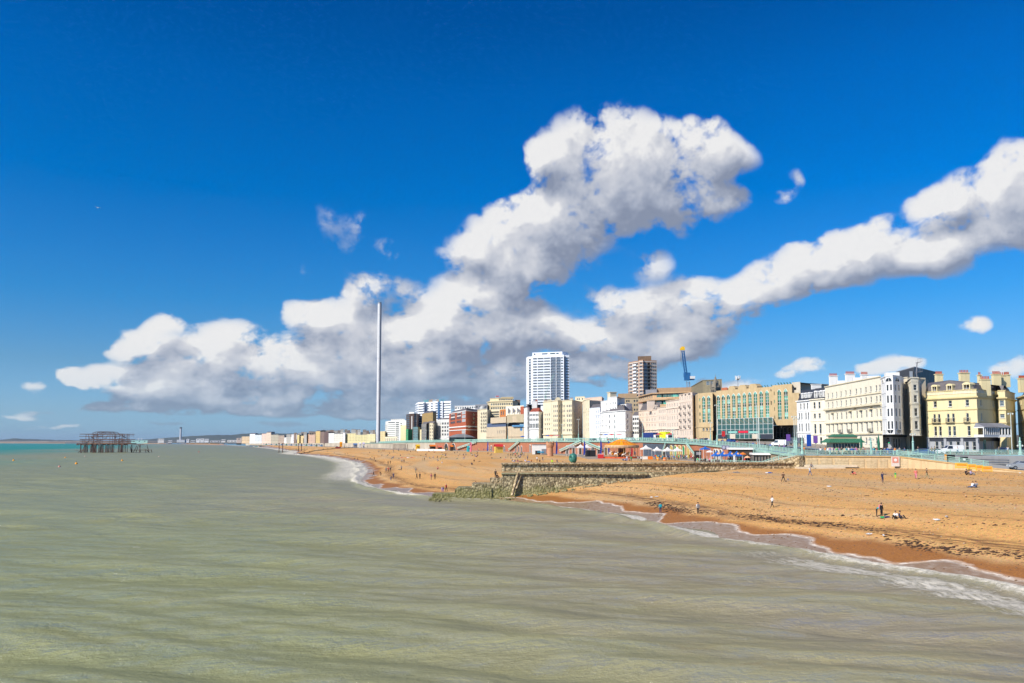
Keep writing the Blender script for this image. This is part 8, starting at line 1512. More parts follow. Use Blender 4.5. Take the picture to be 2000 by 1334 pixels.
# ---- vehicles
def car_mesh(kind):
    prof = {'car': [(-2.1, .35), (-2.12, .8), (-1.55, .95), (-1.05, 1.42), (.55, 1.45), (1.2, .98), (2.0, .85), (2.12, .4)], 'van': [(-2.5, .4), (-2.52, 1.9), (-2.3, 2.0), (.9, 2.0), (1.5, 1.25), (2.4, 1.05), (2.5, .45)]}[kind]; w = .88 if kind == 'car' else .98
    b_ = MB(); n = len(prof); tum = [.0 if z < 1.0 else .14 for x, z in prof]
    b_.v += [(x, -w + t_, z) for (x, z), t_ in zip(prof, tum)] + [(x, w - t_, z) for (x, z), t_ in zip(prof, tum)]; b_.f.append(tuple(range(n))[::-1]); b_.f.append(tuple(range(n, 2 * n))); b_.mi += [0, 0]
    for i in range(n): j = (i + 1) % n; b_.f.append((i, j, n + j, n + i)); b_.mi.append(0)
    g_ = MB()
    if kind == 'car':
        for s in (-1, 1): g_.poly([(-1.35, s * (w - .015), 1.0), (.95, s * (w - .015), 1.0), (.45, s * (w - .12), 1.4), (-.95, s * (w - .12), 1.4)][::s])
        g_.poly([(1.16, -.7, 1.02), (1.16, .7, 1.02), (.6, .62, 1.44), (.6, -.62, 1.44)]); g_.poly([(-1.52, .7, .98), (-1.52, -.7, .98), (-1.09, -.62, 1.41), (-1.09, .62, 1.41)])
    else:
        for s in (-1, 1): g_.poly([(.1, s * (w + .005), 1.15), (1.4, s * (w + .005), 1.15), (1.0, s * (w - .1), 1.8), (.1, s * (w - .1), 1.8)][::s])
        g_.poly([(1.5, -.8, 1.28), (1.5, .8, 1.28), (.98, .75, 1.93), (.98, -.75, 1.93)])
    wh = MB(); wh.tube((0, -.1, 0), (0, .1, 0), .33, .33, 12); wh.tube((0, -.12, 0), (0, .12, 0), .19, .19, 8, 1); return b_, g_, wh
CARP = {}
for kd in ('car', 'van'): b_, g_, wh = car_mesh(kd); CARP[kd] = (b_.mesh('body', WHITEP), g_.mesh('windows', GLASS), wh.mesh('wheel', [BLKP, GREYM]))
def vehicle(kd, label, loc, rz, paint, group=None, sc=1.0):
    t0 = thing('parked_car' if kd == 'car' else 'van', label, kd, loc, rz, group); t0.scale = (sc,) * 3; bm_, gm_, wm_ = CARP[kd]; o = link('body', bm_, t0); o.material_slots[0].link = 'OBJECT'; o.material_slots[0].material = paint; link('windows', gm_, t0)
    for sx_ in (-1, 1):
        for sy_ in (-1, 1): link('wheel', wm_, t0, (sx_ * (1.3 if kd == 'car' else 1.55), sy_ * .82, .33))
    for sy_ in (-1, 1): MB().box((2.07 if kd == 'car' else 2.45, sy_ * .6, .62), (.08, .26, .14)).build('headlight', LM('headlamp', (.7, .7, .65), rough=.2), t0)
    return t0
PT = {'silver': mat('silver_paint', (.45, .47, .48), .3, metal=.5, var=0), 'white': mat('car_white', (.75, .75, .74), .3, var=0), 'black': mat('car_black', (.02, .02, .025), .25, var=0), 'blue': mat('car_blue', (.03, .08, .28), .3, var=0), 'red': mat('car_red', (.35, .02, .02), .3, var=0), 'grey': mat('car_grey', (.14, .15, .16), .3, metal=.3, var=0), 'navy': mat('car_navy', (.015, .025, .08), .3, var=0)}
x, y = DP(1993, 154); vehicle('car', 'silver car on the ramp cut by the right edge', (x, y, interp(1993, [1930, 2010], [7.25, 6.8])), 2.95, PT['silver'], sc=1.12)
x, y = DP(1858, 197); vehicle('van', 'small white van parked before the grey pub front', (x, y, land_z(x, y) + .12), math.pi - .1, PT['white'])
x, y = DP(1551, 255); vehicle('van', 'grey van parked by the sandstone hotel undercroft', (x, y, land_z(x, y)), 2.2, PT['grey'], sc=1.15); x, y = DP(1523, 240); vehicle('van', 'white van below hotel undercroft, left of the grey one', (x, y, land_z(x, y)), 2.3, PT['white'])
rs_ = random.Random(21)
for i, px in enumerate([1724, 1740, 1700, 1666, 1640, 1600, 1345, 1325, 1300, 1280, 1262, 1222, 1205, 1188, 1165, 1150, 1132, 1118, 1090, 1070, 1050, 1030, 1010, 985, 968, 2012, 1960]):
    c_ = rs_.choice(list(PT)); inn = 14 if i % 2 else 23; x0, y0, z0 = prom(px, inn) if px < 1750 else prom_px(px, 206); xa, ya, _ = prom(px + 6, inn) if px < 1750 else (x0 + 1, y0, 0)
    near = 'glass bay tower' if px > 1695 else 'green roofed kiosk' if px > 1590 else 'balcony hotel' if px > 1310 else 'pale pink row' if px > 1240 else 'white corner hotel' if px > 1160 else 'narrow fronts' if px > 1130 else 'large cream hotel' if px > 1055 else 'white gothic houses' if px > 1020 else 'conference centre' if px < 1020 else 'pub side'
    if px > 1900: near = 'yellow pub side'
    vehicle('car', '%s car on the seafront road before the %s' % (c_, near), (x0, y0, z0), math.atan2(ya - y0, xa - x0) + (0 if i % 3 else math.pi), PT[c_], 'cars on the seafront road')
def lorry(label, px, inn, L, h, m_, m2):
    x0, y0, z0 = prom(px, inn); xa, ya, _ = prom(px + 6, inn); t0 = thing('lorry', label, 'lorry', (x0, y0, z0), math.atan2(ya - y0, xa - x0)); MB().box((0, 0, .9), (L, 2.4, h - .9)).build('box_body', m_, t0); MB().box((L / 2 + .95, 0, .6), (1.7, 2.3, 2.1)).build('cab', m2, t0); MB().box((L / 2 + 1.82, 0, 1.6), (.06, 2.0, .8)).build('windscreen', GLASS, t0)
    for s in (-.38, -.25, .3): 
        for sy_ in (-1, 1): link('wheel', CARP['van'][2], t0, (s * L, sy_ * 1.05, .45))
lorry('long dark blue trailer parked before the white corner hotel', 1213, 18, 9.5, 3.7, LM('trailer_blue', (.02, .04, .17)), CANV); lorry('white and fluorescent yellow lorry beside the dark blue trailer', 1244, 17, 5.0, 3.9, LM('fluoro_yellow', (.75, .8, .02)), WHITEP)
for px, c_, lb in ((1176, REDP, 'red parasol on the promenade before white corner hotel'), (1190, LM('coral'if False else 'pinkish_canvas', (.7, .3, .3)), 'pinkish parasol on the promenade left of blue trailer'), (1165, BLUEC, 'blue parasol on promenade before pale blank bays'), (1054, BLUEC, 'blue parasol before gothic white houses'), (1060, MATS['coral'], 'coral parasol before gothic white houses'), (1071, MATS['pinkish_canvas'] if 'pinkish_canvas' in MATS else REDP, 'pink parasol before large cream hotel'), (1268, REDP, 'red parasol before pale pink row'), (1288, REDP, 'second red parasol before pale pink row'), (1005, BLUEC, 'blue parasol before conference centre'), (1156, LM('olive_canvas', (.2, .17, .1)), 'big olive parasol before pale blank bays')): parasol(lb, prom(px, 6), 1.7, 3.1, c_, 'parasols on the upper promenade')
for px, c_, lb in ((1368, REDP, 'round red sign by balcony hotel'), (1487, LM('violet', (.18, .08, .35)), 'violet banner right of hotel porch'), (1536, LM('violet', (.18, .08, .35)), 'violet banner by hotel undercroft')): p_ = prom(px, 12); t0 = thing('banner_sign', lb, 'sign', p_); MB().tube((0, 0, 0), (0, 0, 4.2), .06, .06, 6).build('pole', GREYM, t0); MB().box((0, -.08, 2.4), (1.1, .06, 1.8)).build('panel', c_, t0)
# ------------------------------------------------------------------ people
def figure(joints, edges, parts):
    """one continuous skinned body; parts give the clothing slot of each bone"""
    me = bpy.data.meshes.new('fig'); names = list(joints); me.from_pydata([joints[k][0] for k in names], [(names.index(a), names.index(b)) for a, b in edges], [])
    o = bpy.data.objects.new('fig', me); C.objects.link(o); o.modifiers.new('s', 'SKIN'); 
    for i, k in enumerate(names): r = joints[k][1]; me.skin_vertices[0].data[i].radius = (r, r) if not isinstance(r, tuple) else r
    me.skin_vertices[0].data[0].use_root = True; sb = o.modifiers.new('u', 'SUBSURF'); sb.levels = 1
    dg = bpy.context.evaluated_depsgraph_get(); dg.update(); m2 = bpy.data.meshes.new_from_object(o.evaluated_get(dg)); bpy.data.objects.remove(o); m2.name = 'person'
    for nm in range(5): m2.materials.append(MATS['skin'])
    E_ = [(Vector(joints[a][0]), Vector(joints[b][0]), s) for (a, b), s in zip(edges, parts)]
    for f in m2.polygons:
        c_ = f.center; best = 9; sl_ = 0
        for a, b, s in E_:
            d = b - a; t_ = max(0, min(1, (c_ - a).dot(d) / max(d.length_squared, 1e-6))); q = (c_ - a - d * t_).length
            if q < best: best, sl_ = q, s
        f.material_index = sl_; f.use_smooth = True
    return m2
mat('skin', (.50, .30, .20), .6, var=0)
def pose(P_):
    """P_ overrides joint positions; 1.72 m tall, looking towards -y"""
    J = dict(pel=((0, 0, .95), (.15, .11)), wst=((0, 0, 1.12), (.13, .10)), chs=((0, 0, 1.34), (.17, .12)), nck=((0, 0, 1.48), .06), hd0=((0, -.01, 1.56), .085), hd1=((0, -.02, 1.67), .085),
             lsh=((.19, 0, 1.42), .065), lel=((.25, .02, 1.14), .045), lwr=((.26, -.04, .90), .035), lhn=((.26, -.06, .80), .035), rsh=((-.19, 0, 1.42), .065), rel=((-.25, .02, 1.14), .045), rwr=((-.26, -.04, .90), .035), rhn=((-.26, -.06, .80), .035),
             lhp=((.09, 0, .88), .10), lkn=((.10, -.01, .49), .07), lan=((.10, .02, .09), .045), lto=((.11, -.14, .04), .04), rhp=((-.09, 0, .88), .10), rkn=((-.10, -.01, .49), .07), ran=((-.10, .02, .09), .045), rto=((-.11, -.14, .04), .04))
    for k, v in P_.items(): J[k] = (v, J[k][1])
    E_ = [('pel', 'wst'), ('wst', 'chs'), ('chs', 'nck'), ('nck', 'hd0'), ('hd0', 'hd1'), ('chs', 'lsh'), ('lsh', 'lel'), ('lel', 'lwr'), ('lwr', 'lhn'), ('chs', 'rsh'), ('rsh', 'rel'), ('rel', 'rwr'), ('rwr', 'rhn'), ('pel', 'lhp'), ('lhp', 'lkn'), ('lkn', 'lan'), ('lan', 'lto'), ('pel', 'rhp'), ('rhp', 'rkn'), ('rkn', 'ran'), ('ran', 'rto')]
    # slots: 0 skin, 1 top, 2 trousers, 3 shoes, 4 sleeves
    S_ = [1, 1, 0, 0, 0, 1, 1, 4, 0, 1, 1, 4, 0, 2, 2, 2, 3, 2, 2, 2, 3]
    m_ = figure(J, E_, S_); hd = Vector(J['hd1'][0]); nk = Vector(J['hd0'][0]); ax = (hd - nk).normalized()
    h = MB(); n = 10; 
    for i, (r, t_) in enumerate(((.098, -.02), (.108, .04), (.095, .09), (.05, .125), (.004, .135))):
        for k in range(n): a = 2 * math.pi * k / n; h.v.append(tuple(hd + Vector((r * math.cos(a), r * math.sin(a) + .02, 0)) + ax * t_))
    for q in range(4):
        for k in range(n): j = (k + 1) % n; h.f.append((q * n + k, q * n + j, (q + 1) * n + j, (q + 1) * n + k)); h.mi.append(0)
    hm = h.mesh('hair', MATS['skin']); hm.polygons.foreach_set('use_smooth', [True] * len(hm.polygons)); return m_, hm, tuple(J['chs'][0])
SITL = dict(pel=(0, .1, .16), wst=(0, .13, .33), chs=(0, .10, .55), nck=(0, .06, .69), hd0=(0, .04, .77), hd1=(0, .02, .88), lsh=(.19, .10, .63), rsh=(-.19, .10, .63), lel=(.27, .05, .38), rel=(-.27, .05, .38), lwr=(.20, -.2, .36), rwr=(-.20, -.2, .36), lhn=(.15, -.28, .40), rhn=(-.15, -.28, .40), lhp=(.09, .02, .13), rhp=(-.09, .02, .13), lkn=(.13, -.32, .48), rkn=(-.13, -.32, .48), lan=(.12, -.60, .09), ran=(-.12, -.60, .09), lto=(.12, -.75, .05), rto=(-.12, -.75, .05))
POSES = {'standing': pose({}),
 'walking': pose(dict(lkn=(.10, -.18, .52), lan=(.10, -.30, .12), lto=(.10, -.46, .10), rkn=(-.10, .08, .50), ran=(-.10, .34, .14), rto=(-.10, .24, .03), lel=(.24, .14, 1.15), lwr=(.25, .20, .93), lhn=(.25, .20, .84), rel=(-.24, -.10, 1.16), rwr=(-.24, -.26, .98), rhn=(-.24, -.32, .92))),
 'striding with legs apart': pose(dict(lkn=(.24, -.03, .50), lan=(.36, .02, .09), lto=(.42, -.12, .04), rkn=(-.24, -.03, .50), ran=(-.36, .02, .09), rto=(-.42, -.12, .04), lel=(.34, 0, 1.18), lwr=(.18, -.14, 1.06), lhn=(.12, -.18, 1.05), rel=(-.34, 0, 1.18), rwr=(-.18, -.14, 1.06), rhn=(-.12, -.18, 1.05))),
 'pointing with one arm': pose(dict(lel=(.44, -.06, 1.36), lwr=(.68, -.12, 1.34), lhn=(.78, -.14, 1.34))),
 'raising both arms': pose(dict(lel=(.30, -.06, 1.62), lwr=(.20, -.12, 1.84), lhn=(.16, -.13, 1.92), rel=(-.30, -.06, 1.62), rwr=(-.20, -.12, 1.84), rhn=(-.16, -.13, 1.92))),
 'bending forward': pose(dict(wst=(0, -.12, 1.06), chs=(0, -.36, 1.16), nck=(0, -.50, 1.16), hd0=(0, -.57, 1.14), hd1=(0, -.68, 1.10), lsh=(.18, -.40, 1.18), rsh=(-.18, -.40, 1.18), lel=(.2, -.46, .90), rel=(-.2, -.46, .90), lwr=(.16, -.54, .66), rwr=(-.16, -.54, .66), lhn=(.15, -.56, .56), rhn=(-.15, -.56, .56))),
 'sitting': pose(SITL),
 'sitting leaning back': pose(dict(SITL, wst=(0, .2, .32), chs=(0, .30, .50), nck=(0, .34, .63), hd0=(0, .34, .71), hd1=(0, .33, .82), lsh=(.19, .32, .58), rsh=(-.19, .32, .58), lel=(.26, .44, .32), rel=(-.26, .44, .32), lwr=(.28, .55, .10), rwr=(-.28, .55, .10), lhn=(.28, .60, .04), rhn=(-.28, .60, .04), lkn=(.1, -.36, .14), rkn=(-.1, -.36, .14), lan=(.1, -.75, .08), ran=(-.1, -.75, .08), lto=(.12, -.82, .2), rto=(-.12, -.82, .2))),
 'lying down': pose(dict(pel=(0, 0, .13), wst=(0, .17, .13), chs=(0, .40, .14), nck=(0, .54, .13), hd0=(0, .62, .14), hd1=(0, .73, .15), lsh=(.19, .46, .12), rsh=(-.19, .46, .12), lel=(.34, .28, .08), rel=(-.34, .28, .08), lwr=(.3, .08, .08), rwr=(-.3, .08, .08), lhn=(.28, 0, .08), rhn=(-.28, 0, .08), lhp=(.09, -.07, .12), rhp=(-.09, -.07, .12), lkn=(.12, -.46, .22), rkn=(-.12, -.46, .12), lan=(.12, -.84, .08), ran=(-.12, -.86, .08), lto=(.14, -.92, .18), rto=(-.14, -.93, .18)))}
COL = dict(black=(.015, .015, .018), navy=(.02, .03, .09), grey=(.2, .2, .21), white=(.75, .74, .72), red=(.55, .03, .03), pink=(.65, .2, .28), teal=(.01, .32, .38), blue=(.04, .12, .42), green=(.03, .38, .12), lime=(.45, .7, .03), purple=(.22, .12, .38), brown=(.12, .06, .03), tan=(.45, .32, .2), khaki=(.28, .25, .14), orange=(.7, .22, .03), coral=(.65, .14, .12), denim=(.08, .13, .25), lilac=(.5, .42, .65), bare=(.50, .30, .20), yellow=(.75, .6, .05))
def CM(c): return mat('cloth_' + c, COL[c], .8, var=0)
HAIRC = ['black', 'brown', 'brown', 'tan', 'black']; PEOPLE = []
def person(ps, loc, rz, top, bot, where, s=1.0, hair=None, pack=None, extra='', group=None, sleeves=None, shoes='black'):
    me, hm, ch_ = POSES[ps]; o = link('person', me, None, loc, rz); o.scale = (s,) * 3
    for i, m_ in enumerate((MATS['skin'], CM(top), CM(bot), CM(shoes), CM(sleeves or top))): o.material_slots[i].link = 'OBJECT'; o.material_slots[i].material = m_
    h = link('hair', hm, o); h.material_slots[0].link = 'OBJECT'; h.material_slots[0].material = CM(hair or random.choice(HAIRC))
    if pack:
        k = MB().box((ch_[0], ch_[1] + .17, ch_[2] - .28), (.30, .2, .44)).build('backpack', CM(pack), o)
    kid = 'child' if s < .8 else 'person'; tb = {'bare': 'bare chested'}.get(top, None)
    lb = '%s %s %s' % (kid, (tb + ' in %s shorts' % bot) if tb else ('in %s' % top if top == bot else 'in %s top and %s trousers' % (top, bot)), ps); lb = (lb + ' ' + (extra + ' ' if extra else '') + where).strip()
    tag(o, ' '.join(lb.split()[:16]), 'person', group); PEOPLE.append(o); return o
def bp_(px, py, ps, top, bot, where, face=0, **k): l_ = feet(px, py); return person(ps, l_, face, top, bot, where, **k)
RW = 'on the right hand beach'
bp_(1290, 1003, 'standing', 'teal', 'navy', 'near the waterline', face=math.pi, pack='teal'); bp_(1363.5, 1004, 'standing', 'white', 'black', 'by the wet shingle', face=math.pi, pack='grey'); bp_(1508.5, 992, 'walking', 'white', 'black', 'along the middle beach', face=-1.3, sleeves='bare')
bp_(1712.5, 1009, 'bending forward', 'teal', 'black', 'over the picnic group', face=1.2); bp_(1722, 1010, 'standing', 'black', 'black', 'beside the picnic group', face=.4, pack='pink', hair='black'); bp_(1727, 1012, 'lying down', 'green', 'navy', 'in the picnic group', face=1.4); bp_(1749, 1013.5, 'sitting', 'white', 'black', 'in the picnic group', face=-.8); bp_(1758.5, 1013.5, 'sitting', 'navy', 'black', 'at right end of picnic group', face=1.0)
bp_(1724, 942, 'pointing with one arm', 'navy', 'navy', 'on the upper beach', face=.2); bp_(1749, 934.5, 'standing', 'green', 'lime', 'on the upper beach', s=.68, shoes='tan'); bp_(1789, 936, 'walking', 'coral', 'pink', 'below the slope of the wall', face=-.6); bp_(1810.5, 935.5, 'walking', 'brown', 'khaki', 'right of the coral dressed walker', face=.9)
bp_(1888, 928, 'sitting', 'black', 'black', 'below the yellow barriers', face=.3, s=1.12); bp_(1897.5, 928, 'sitting', 'lilac', 'grey', 'beside a black clad sitter', face=.3); bp_(1897, 952.5, 'sitting leaning back', 'white', 'denim', 'as a pair on the far right', face=-1.2); bp_(1906, 952.5, 'sitting', 'grey', 'denim', 'as a pair on the far right', face=-.9)
bp_(1666, 927, 'sitting', 'black', 'coral', 'below the buff wall', face=.5); bp_(1582, 929, 'walking', 'white', 'denim', 'below the stair foot', face=.4); p_ = DP(1583.5, 171.8); person('sitting', (*p_, 6.75), .2, 'grey', 'grey', 'on the pale ledge of the sea wall'); p_ = feet(1770.5, 911.5); person('sitting', p_, .1, 'black', 'lilac', 'against the buff sea wall')
bp_(1530, 941.5, 'striding with legs apart', 'brown', 'black', 'left part of right beach'); bp_(1539, 942.5, 'standing', 'denim', 'tan', 'beside the striding adult', s=.5); bp_(1500, 924.5, 'lying down', 'white', 'blue', 'near the stone wall', face=1.5); bp_(1436, 923.5, 'lying down', 'grey', 'grey', 'against the flint groyne', face=1.4)
# west beach, near groups
WB = 'left of the groyne'
for (px, py, ps, tp, bt, wh, fc, kw) in [
 (871.5, 960, 'walking', 'red', 'black', 'at groyne end', .6, {}), (866, 961, 'standing', 'navy', 'purple', 'beside red clad walker', 0, dict(s=.72)), (863.3, 961, 'standing', 'lilac', 'purple', 'left of red clad walker', .3, dict(s=.68)),
 (842, 937, 'standing', 'pink', 'tan', 'facing the sea', .9, {}), (849.5, 936.5, 'standing', 'black', 'black', 'facing the sea', .2, {}), (814, 936, 'walking', 'black', 'black', 'along the shingle', .9, {}), (820, 935.5, 'standing', 'black', 'black', 'along the shingle', 0, {}), (812, 924.5, 'walking', 'grey', 'khaki', 'along the shingle', 0, {}),
 (768.5, 934.5, 'standing', 'navy', 'navy', 'close to the waterline', 0, {}), (763.5, 938.5, 'bending forward', 'black', 'denim', 'close to the waterline', .8, {}), (744, 929, 'bending forward', 'black', 'black', 'at edge of wet shingle', -.8, {}), (729.5, 930, 'walking', 'black', 'black', 'at edge of wet shingle', 1.2, {}),
 (784, 919, 'standing', 'grey', 'black', 'mid beach', 0, {}), (758.5, 921.5, 'standing', 'red', 'black', 'in a group of three', 0, {}), (754, 921.5, 'standing', 'grey', 'navy', 'in a group of three', 0, {}), (762.5, 921, 'standing', 'black', 'brown', 'in a group of three', 0, {}), (780, 918, 'lying down', 'black', 'black', 'mid beach', .8, {}),
 (758, 907.5, 'walking', 'black', 'black', 'mid beach', 0, {}), (762.3, 906, 'standing', 'brown', 'black', 'mid beach', 0, {}), (785, 904, 'standing', 'grey', 'black', 'in a far pair', 0, {}), (789, 904, 'standing', 'black', 'black', 'in a far pair', 0, {}), (829, 901, 'standing', 'brown', 'khaki', 'mid beach', 0, {}), (825.5, 900, 'standing', 'khaki', 'khaki', 'mid beach', 0, dict(s=.75)),
 (855, 917, 'sitting', 'coral', 'brown', 'alone', 0, {}), (733.5, 901, 'sitting', 'black', 'brown', 'alone', 0, {}), (731, 898, 'standing', 'brown', 'black', 'alone', 0, {}), (746, 890, 'sitting', 'black', 'black', 'far beach', 0, {}), (748, 882, 'walking', 'black', 'black', 'far beach', 0, {}), (921.5, 908, 'sitting', 'navy', 'black', 'near groyne', .5, {}), (926, 901.5, 'sitting', 'brown', 'black', 'near groyne', 0, {}),
 (935, 901.5, 'lying down', 'tan', 'black', 'near groyne', 1.4, {}), (922, 890, 'sitting', 'white', 'black', 'mid row', .6, {}), (933, 890.5, 'sitting', 'navy', 'black', 'mid row', -.4, {}), (927, 889.5, 'sitting leaning back', 'grey', 'navy', 'mid row', 0, {}), (906, 896, 'sitting', 'brown', 'lilac', 'mid row', 0, {}), (905, 889.5, 'sitting', 'black', 'navy', 'mid row', 0, {}), (910, 889.5, 'sitting', 'grey', 'black', 'mid row', 0, {}),
 (899, 889, 'sitting leaning back', 'brown', 'tan', 'mid row', .8, {}), (863.5, 905, 'sitting', 'tan', 'white', 'mid beach', 0, {}), (855, 901, 'sitting', 'white', 'black', 'mid beach', .4, {}), (860, 899, 'standing', 'khaki', 'green', 'mid beach', 0, dict(s=.8)), (854.5, 894, 'sitting', 'brown', 'black', 'mid beach', 0, {}), (846, 894.5, 'sitting', 'lilac', 'grey', 'mid beach', 0, {}),
 (888, 885.5, 'sitting', 'black', 'black', 'top of the beach', 0, {}), (893, 884.5, 'sitting', 'black', 'grey', 'top of the beach', 0, {}), (871, 888, 'sitting', 'brown', 'black', 'top of the beach', 0, {}), (838, 883, 'sitting', 'navy', 'black', 'top of the beach', 0, {}), (837, 881, 'standing', 'white', 'grey', 'top of the beach', 0, {}), (953, 886.5, 'sitting', 'brown', 'black', 'top of the beach', 0, {}), (931, 883, 'lying down', 'black', 'black', 'top of the beach', 1.4, {}),
 (802, 883, 'sitting', 'brown', 'black', 'top of the beach', 0, {}), (812, 881.5, 'sitting', 'black', 'black', 'top of the beach', 0, {}), (797, 880.5, 'sitting', 'grey', 'grey', 'top of the beach', 0, {}), (790, 880.5, 'sitting', 'brown', 'tan', 'top of the beach', 0, {}), (768, 883, 'walking', 'black', 'grey', 'top of the beach', 0, {}), (778, 881, 'walking', 'grey', 'black', 'top of the beach', 0, {}), (761, 886, 'sitting', 'brown', 'black', 'far beach', 0, {}),
 (984, 898, 'lying down', 'tan', 'coral', 'just behind the groyne', .9, {}), (992, 893, 'standing', 'khaki', 'tan', 'just behind the groyne', .4, {}), (997.5, 893, 'standing', 'brown', 'khaki', 'just behind the groyne', .3, {}), (1006.5, 892, 'standing', 'coral', 'black', 'in the busy patch', 0, {}), (1012, 893, 'sitting', 'navy', 'grey', 'in the busy patch', 0, {}), (1016, 893, 'sitting', 'lilac', 'black', 'in the busy patch', 0, {}),
 (1030.5, 898, 'standing', 'grey', 'navy', 'behind groyne top', 0, {}), (1049, 901.5, 'standing', 'white', 'brown', 'behind groyne top', 0, {}), (1060, 901.5, 'walking', 'brown', 'grey', 'behind groyne top', .5, {}), (1078.3, 903.5, 'sitting', 'lime', 'lime', 'behind groyne top', 0, dict(s=1.25, hair='navy')), (1088, 903, 'sitting', 'brown', 'grey', 'behind groyne top', 0, {}), (1101, 902.5, 'lying down', 'brown', 'tan', 'left of green sculpture', .9, {}), (1054, 902, 'sitting', 'brown', 'brown', 'behind groyne top', 0, {}),
 (1001, 902, 'sitting', 'black', 'white', 'behind groyne top', .6, {}), (1005, 902, 'sitting leaning back', 'navy', 'lilac', 'behind groyne top', -.5, {}), (1011, 902, 'sitting', 'black', 'pink', 'behind groyne top', 0, {}), (1016, 902, 'lying down', 'navy', 'black', 'behind groyne top', 1.4, {}), (1026, 902, 'sitting', 'lilac', 'white', 'behind groyne top', 0, {}), (1031, 902.5, 'lying down', 'navy', 'blue', 'behind groyne top', 1.2, {}), (1038, 902, 'sitting', 'orange', 'brown', 'behind groyne top', 0, {}), (1099, 889, 'lying down', 'brown', 'black', 'upper sand behind groyne', 1.4, {}),
 (1221, 900.5, 'sitting', 'lilac', 'navy', 'in front of carousel', .3, {}), (1217, 900.5, 'sitting', 'navy', 'grey', 'in front of carousel', 0, {}), (1224.5, 901, 'standing', 'white', 'blue', 'in front of carousel', 0, {}), (1229, 900, 'sitting', 'coral', 'brown', 'in front of carousel', 0, {}), (1233, 901.5, 'standing', 'green', 'black', 'in front of carousel', .2, {}), (1246.5, 901.5, 'walking', 'white', 'khaki', 'right of carousel', .6, {}), (1252.5, 902.5, 'standing', 'white', 'black', 'right of carousel', 0, dict(sleeves='black')),
 (653, 886, 'walking', 'tan', 'black', 'far beach', 0, {}), (678.5, 889, 'walking', 'brown', 'tan', 'far beach', 0, {}), (674, 889, 'walking', 'brown', 'brown', 'far beach', 0, {}), (693, 899, 'standing', 'black', 'black', 'far beach', 0, {}), (698.5, 899, 'walking', 'brown', 'black', 'far beach', 0, {}), (690, 892.5, 'sitting', 'grey', 'lilac', 'far beach', 0, {}), (663, 887.5, 'lying down', 'black', 'black', 'far beach', 1.3, {}), (722, 884.5, 'sitting', 'brown', 'brown', 'far beach', 0, {}), (731, 875.5, 'standing', 'black', 'black', 'far beach', 0, {}),
 (601, 886, 'sitting', 'black', 'black', 'at the far point', 0, {}), (606, 884, 'sitting', 'black', 'brown', 'at the far point', 0, {}), (626, 879.5, 'standing', 'pink', 'grey', 'at the far point', 0, {}), (631, 879.5, 'walking', 'black', 'navy', 'at the far point', 0, {}), (672, 873.5, 'standing', 'black', 'black', 'far up the beach', 0, {}), (677, 873.5, 'standing', 'brown', 'black', 'far up the beach', 0, {}), (585, 876, 'sitting', 'coral', 'brown', 'at the far point', 0, {}), (640, 882, 'sitting', 'brown', 'black', 'far beach', 0, {})]:
    bp_(px, py, ps, tp, bt, wh, face=fc, group='people scattered on the beach left of the groyne', **kw)
p_ = DP(968, 168.5); person('standing', (p_[0], p_[1], 4.6), .2, 'black', 'black', 'on step of the flint groyne'); p_ = DP(971.5, 168.0); person('sitting', (p_[0], p_[1], 4.6), .6, 'black', 'brown', 'on step of the flint groyne'); p_ = DP(929, 167.5); person('sitting', (p_[0], p_[1], 3.0), -1.0, 'black', 'khaki', 'on mossy groyne block')
# crowds as individuals
rs_ = random.Random(33); TC = ['black', 'navy', 'white', 'grey', 'red', 'blue', 'pink', 'khaki', 'teal', 'white', 'black', 'purple', 'denim', 'orange', 'green', 'yellow']; BC = ['black', 'denim', 'navy', 'khaki', 'black', 'grey', 'tan']
def crowd(n, f, where, group, poses=('standing', 'walking')):
    for i in range(n):
        ps = rs_.choice(poses); person(ps, f(i, n), rs_.uniform(-3.1, 3.1), rs_.choice(TC), rs_.choice(BC), where, s=rs_.uniform(.92, 1.04), group=group)
def f_(px0, px1, i0, i1):
    def g_(i, n): px = lerp(px0, px1, (i + rs_.random()) / n); return prom(px, rs_.uniform(i0, i1))
    return g_
crowd(34, f_(1575, 1748, 1.2, 5.5), 'behind the railing near green kiosk', 'promenade crowd near the green kiosk'); crowd(7, lambda i, n: prom_px(rs_.uniform(1752, 1990), 181), 'on pavement before the pub', 'promenade crowd near the pub')
crowd(16, f_(1400, 1560, .8, 6), 'on promenade before the sandstone hotel', 'promenade crowd before the sandstone hotel'); crowd(16, f_(1255, 1395, .8, 5), 'on promenade above the market tents', 'promenade crowd above the market'); crowd(16, f_(960, 1250, .8, 5), 'on promenade above the arches', 'promenade crowd above the arches')
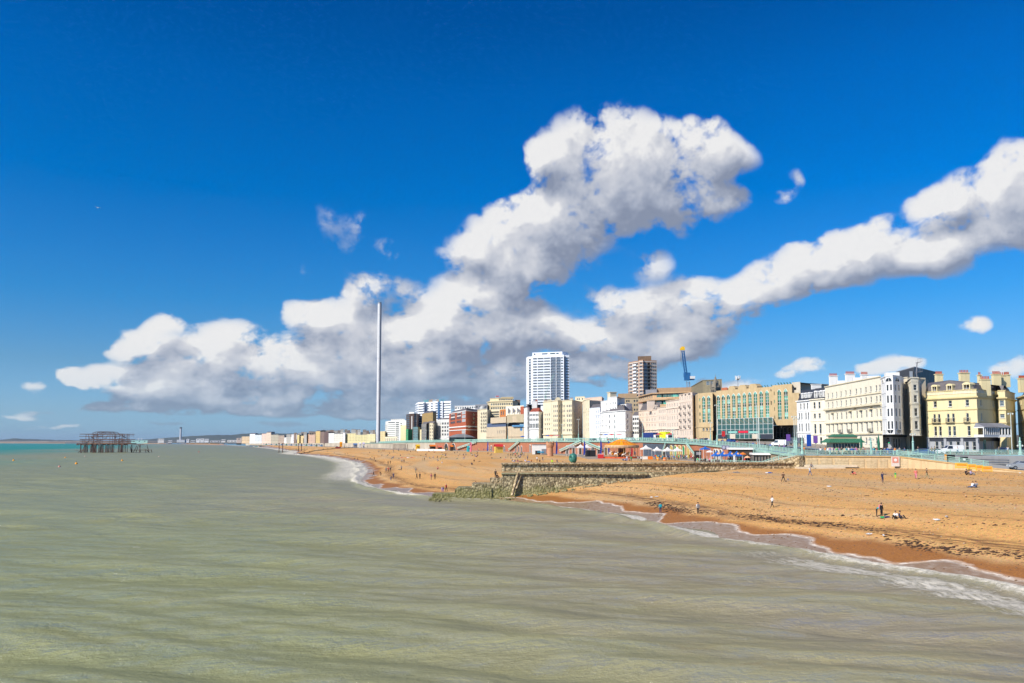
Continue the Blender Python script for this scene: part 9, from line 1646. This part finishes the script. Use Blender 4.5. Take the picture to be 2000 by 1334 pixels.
def m_(i, n): px = lerp(1276, 1358, (i + rs_.random()) / n); x, y = DP(px, rs_.uniform(256, 272)); return (x, y, 6.3)
crowd(34, m_, 'among the market tents', 'crowd among the market tents'); crowd(12, lambda i, n: (*DP(lerp(1362, 1468, (i + rs_.random()) / n), rs_.uniform(208, 216)), 6.5), 'on the restaurant terrace', 'diners on the restaurant terrace')
def w_(i, n): px = lerp(1000, 1038, rs_.random()); return feet(px, rs_.uniform(886, 891))
crowd(16, w_, 'in the dense group behind the groyne', 'dense group on the sand behind the groyne', ('standing', 'walking', 'sitting'))
def l_(i, n): px = lerp(765, 985, (i + rs_.random()) / n); x, y, z = top_at(px); return (x + rs_.uniform(0, 4), y + rs_.uniform(1, 9), z + .32)
crowd(26, l_, 'on the far esplanade', 'crowd along the far esplanade')
def v_(i, n): return feet(rs_.uniform(700, 965), rs_.uniform(879, 897))
crowd(34, v_, 'on upper far beach', 'sunbathers on the upper far beach', ('sitting', 'sitting leaning back', 'lying down', 'sitting', 'standing'))
# ------------------------------------------------------------------ labels that single each one out
from collections import defaultdict
N1 = 'first second third fourth fifth sixth seventh eighth ninth tenth eleventh twelfth thirteenth fourteenth fifteenth sixteenth seventeenth eighteenth nineteenth'.split()
NTH = N1 + [t_ + ('ieth' if i < 0 else '-' + N1[i]) for t_ in ('twent', 'thirt') for i in range(-1, 9)]; NTH = [n.replace('twent-', 'twenty-').replace('thirt-', 'thirty-') for n in NTH]
grp = defaultdict(list)
for o in C.objects:
    if o.parent is None and 'label' in o.keys() and o.get('kind') != 'structure': grp[o['label']].append(o)
for lb, L_ in grp.items():
    if len(L_) < 2: continue
    L_.sort(key=lambda o: o.location[0] / max(o.location[1], 1))
    for i, o in enumerate(L_):
        if 'group' not in o.keys(): o['group'] = 'look-alikes: ' + L_[0].name.split('.')[0].replace('_', ' ') + 's'
        n = len(L_); w = ('leftmost' if i == 0 else 'rightmost' if i == n - 1 else NTH[i] + ' from left')
        words = lb.split(); o['label'] = ' '.join(words[:16 - len(w.split())]) + ', ' + w
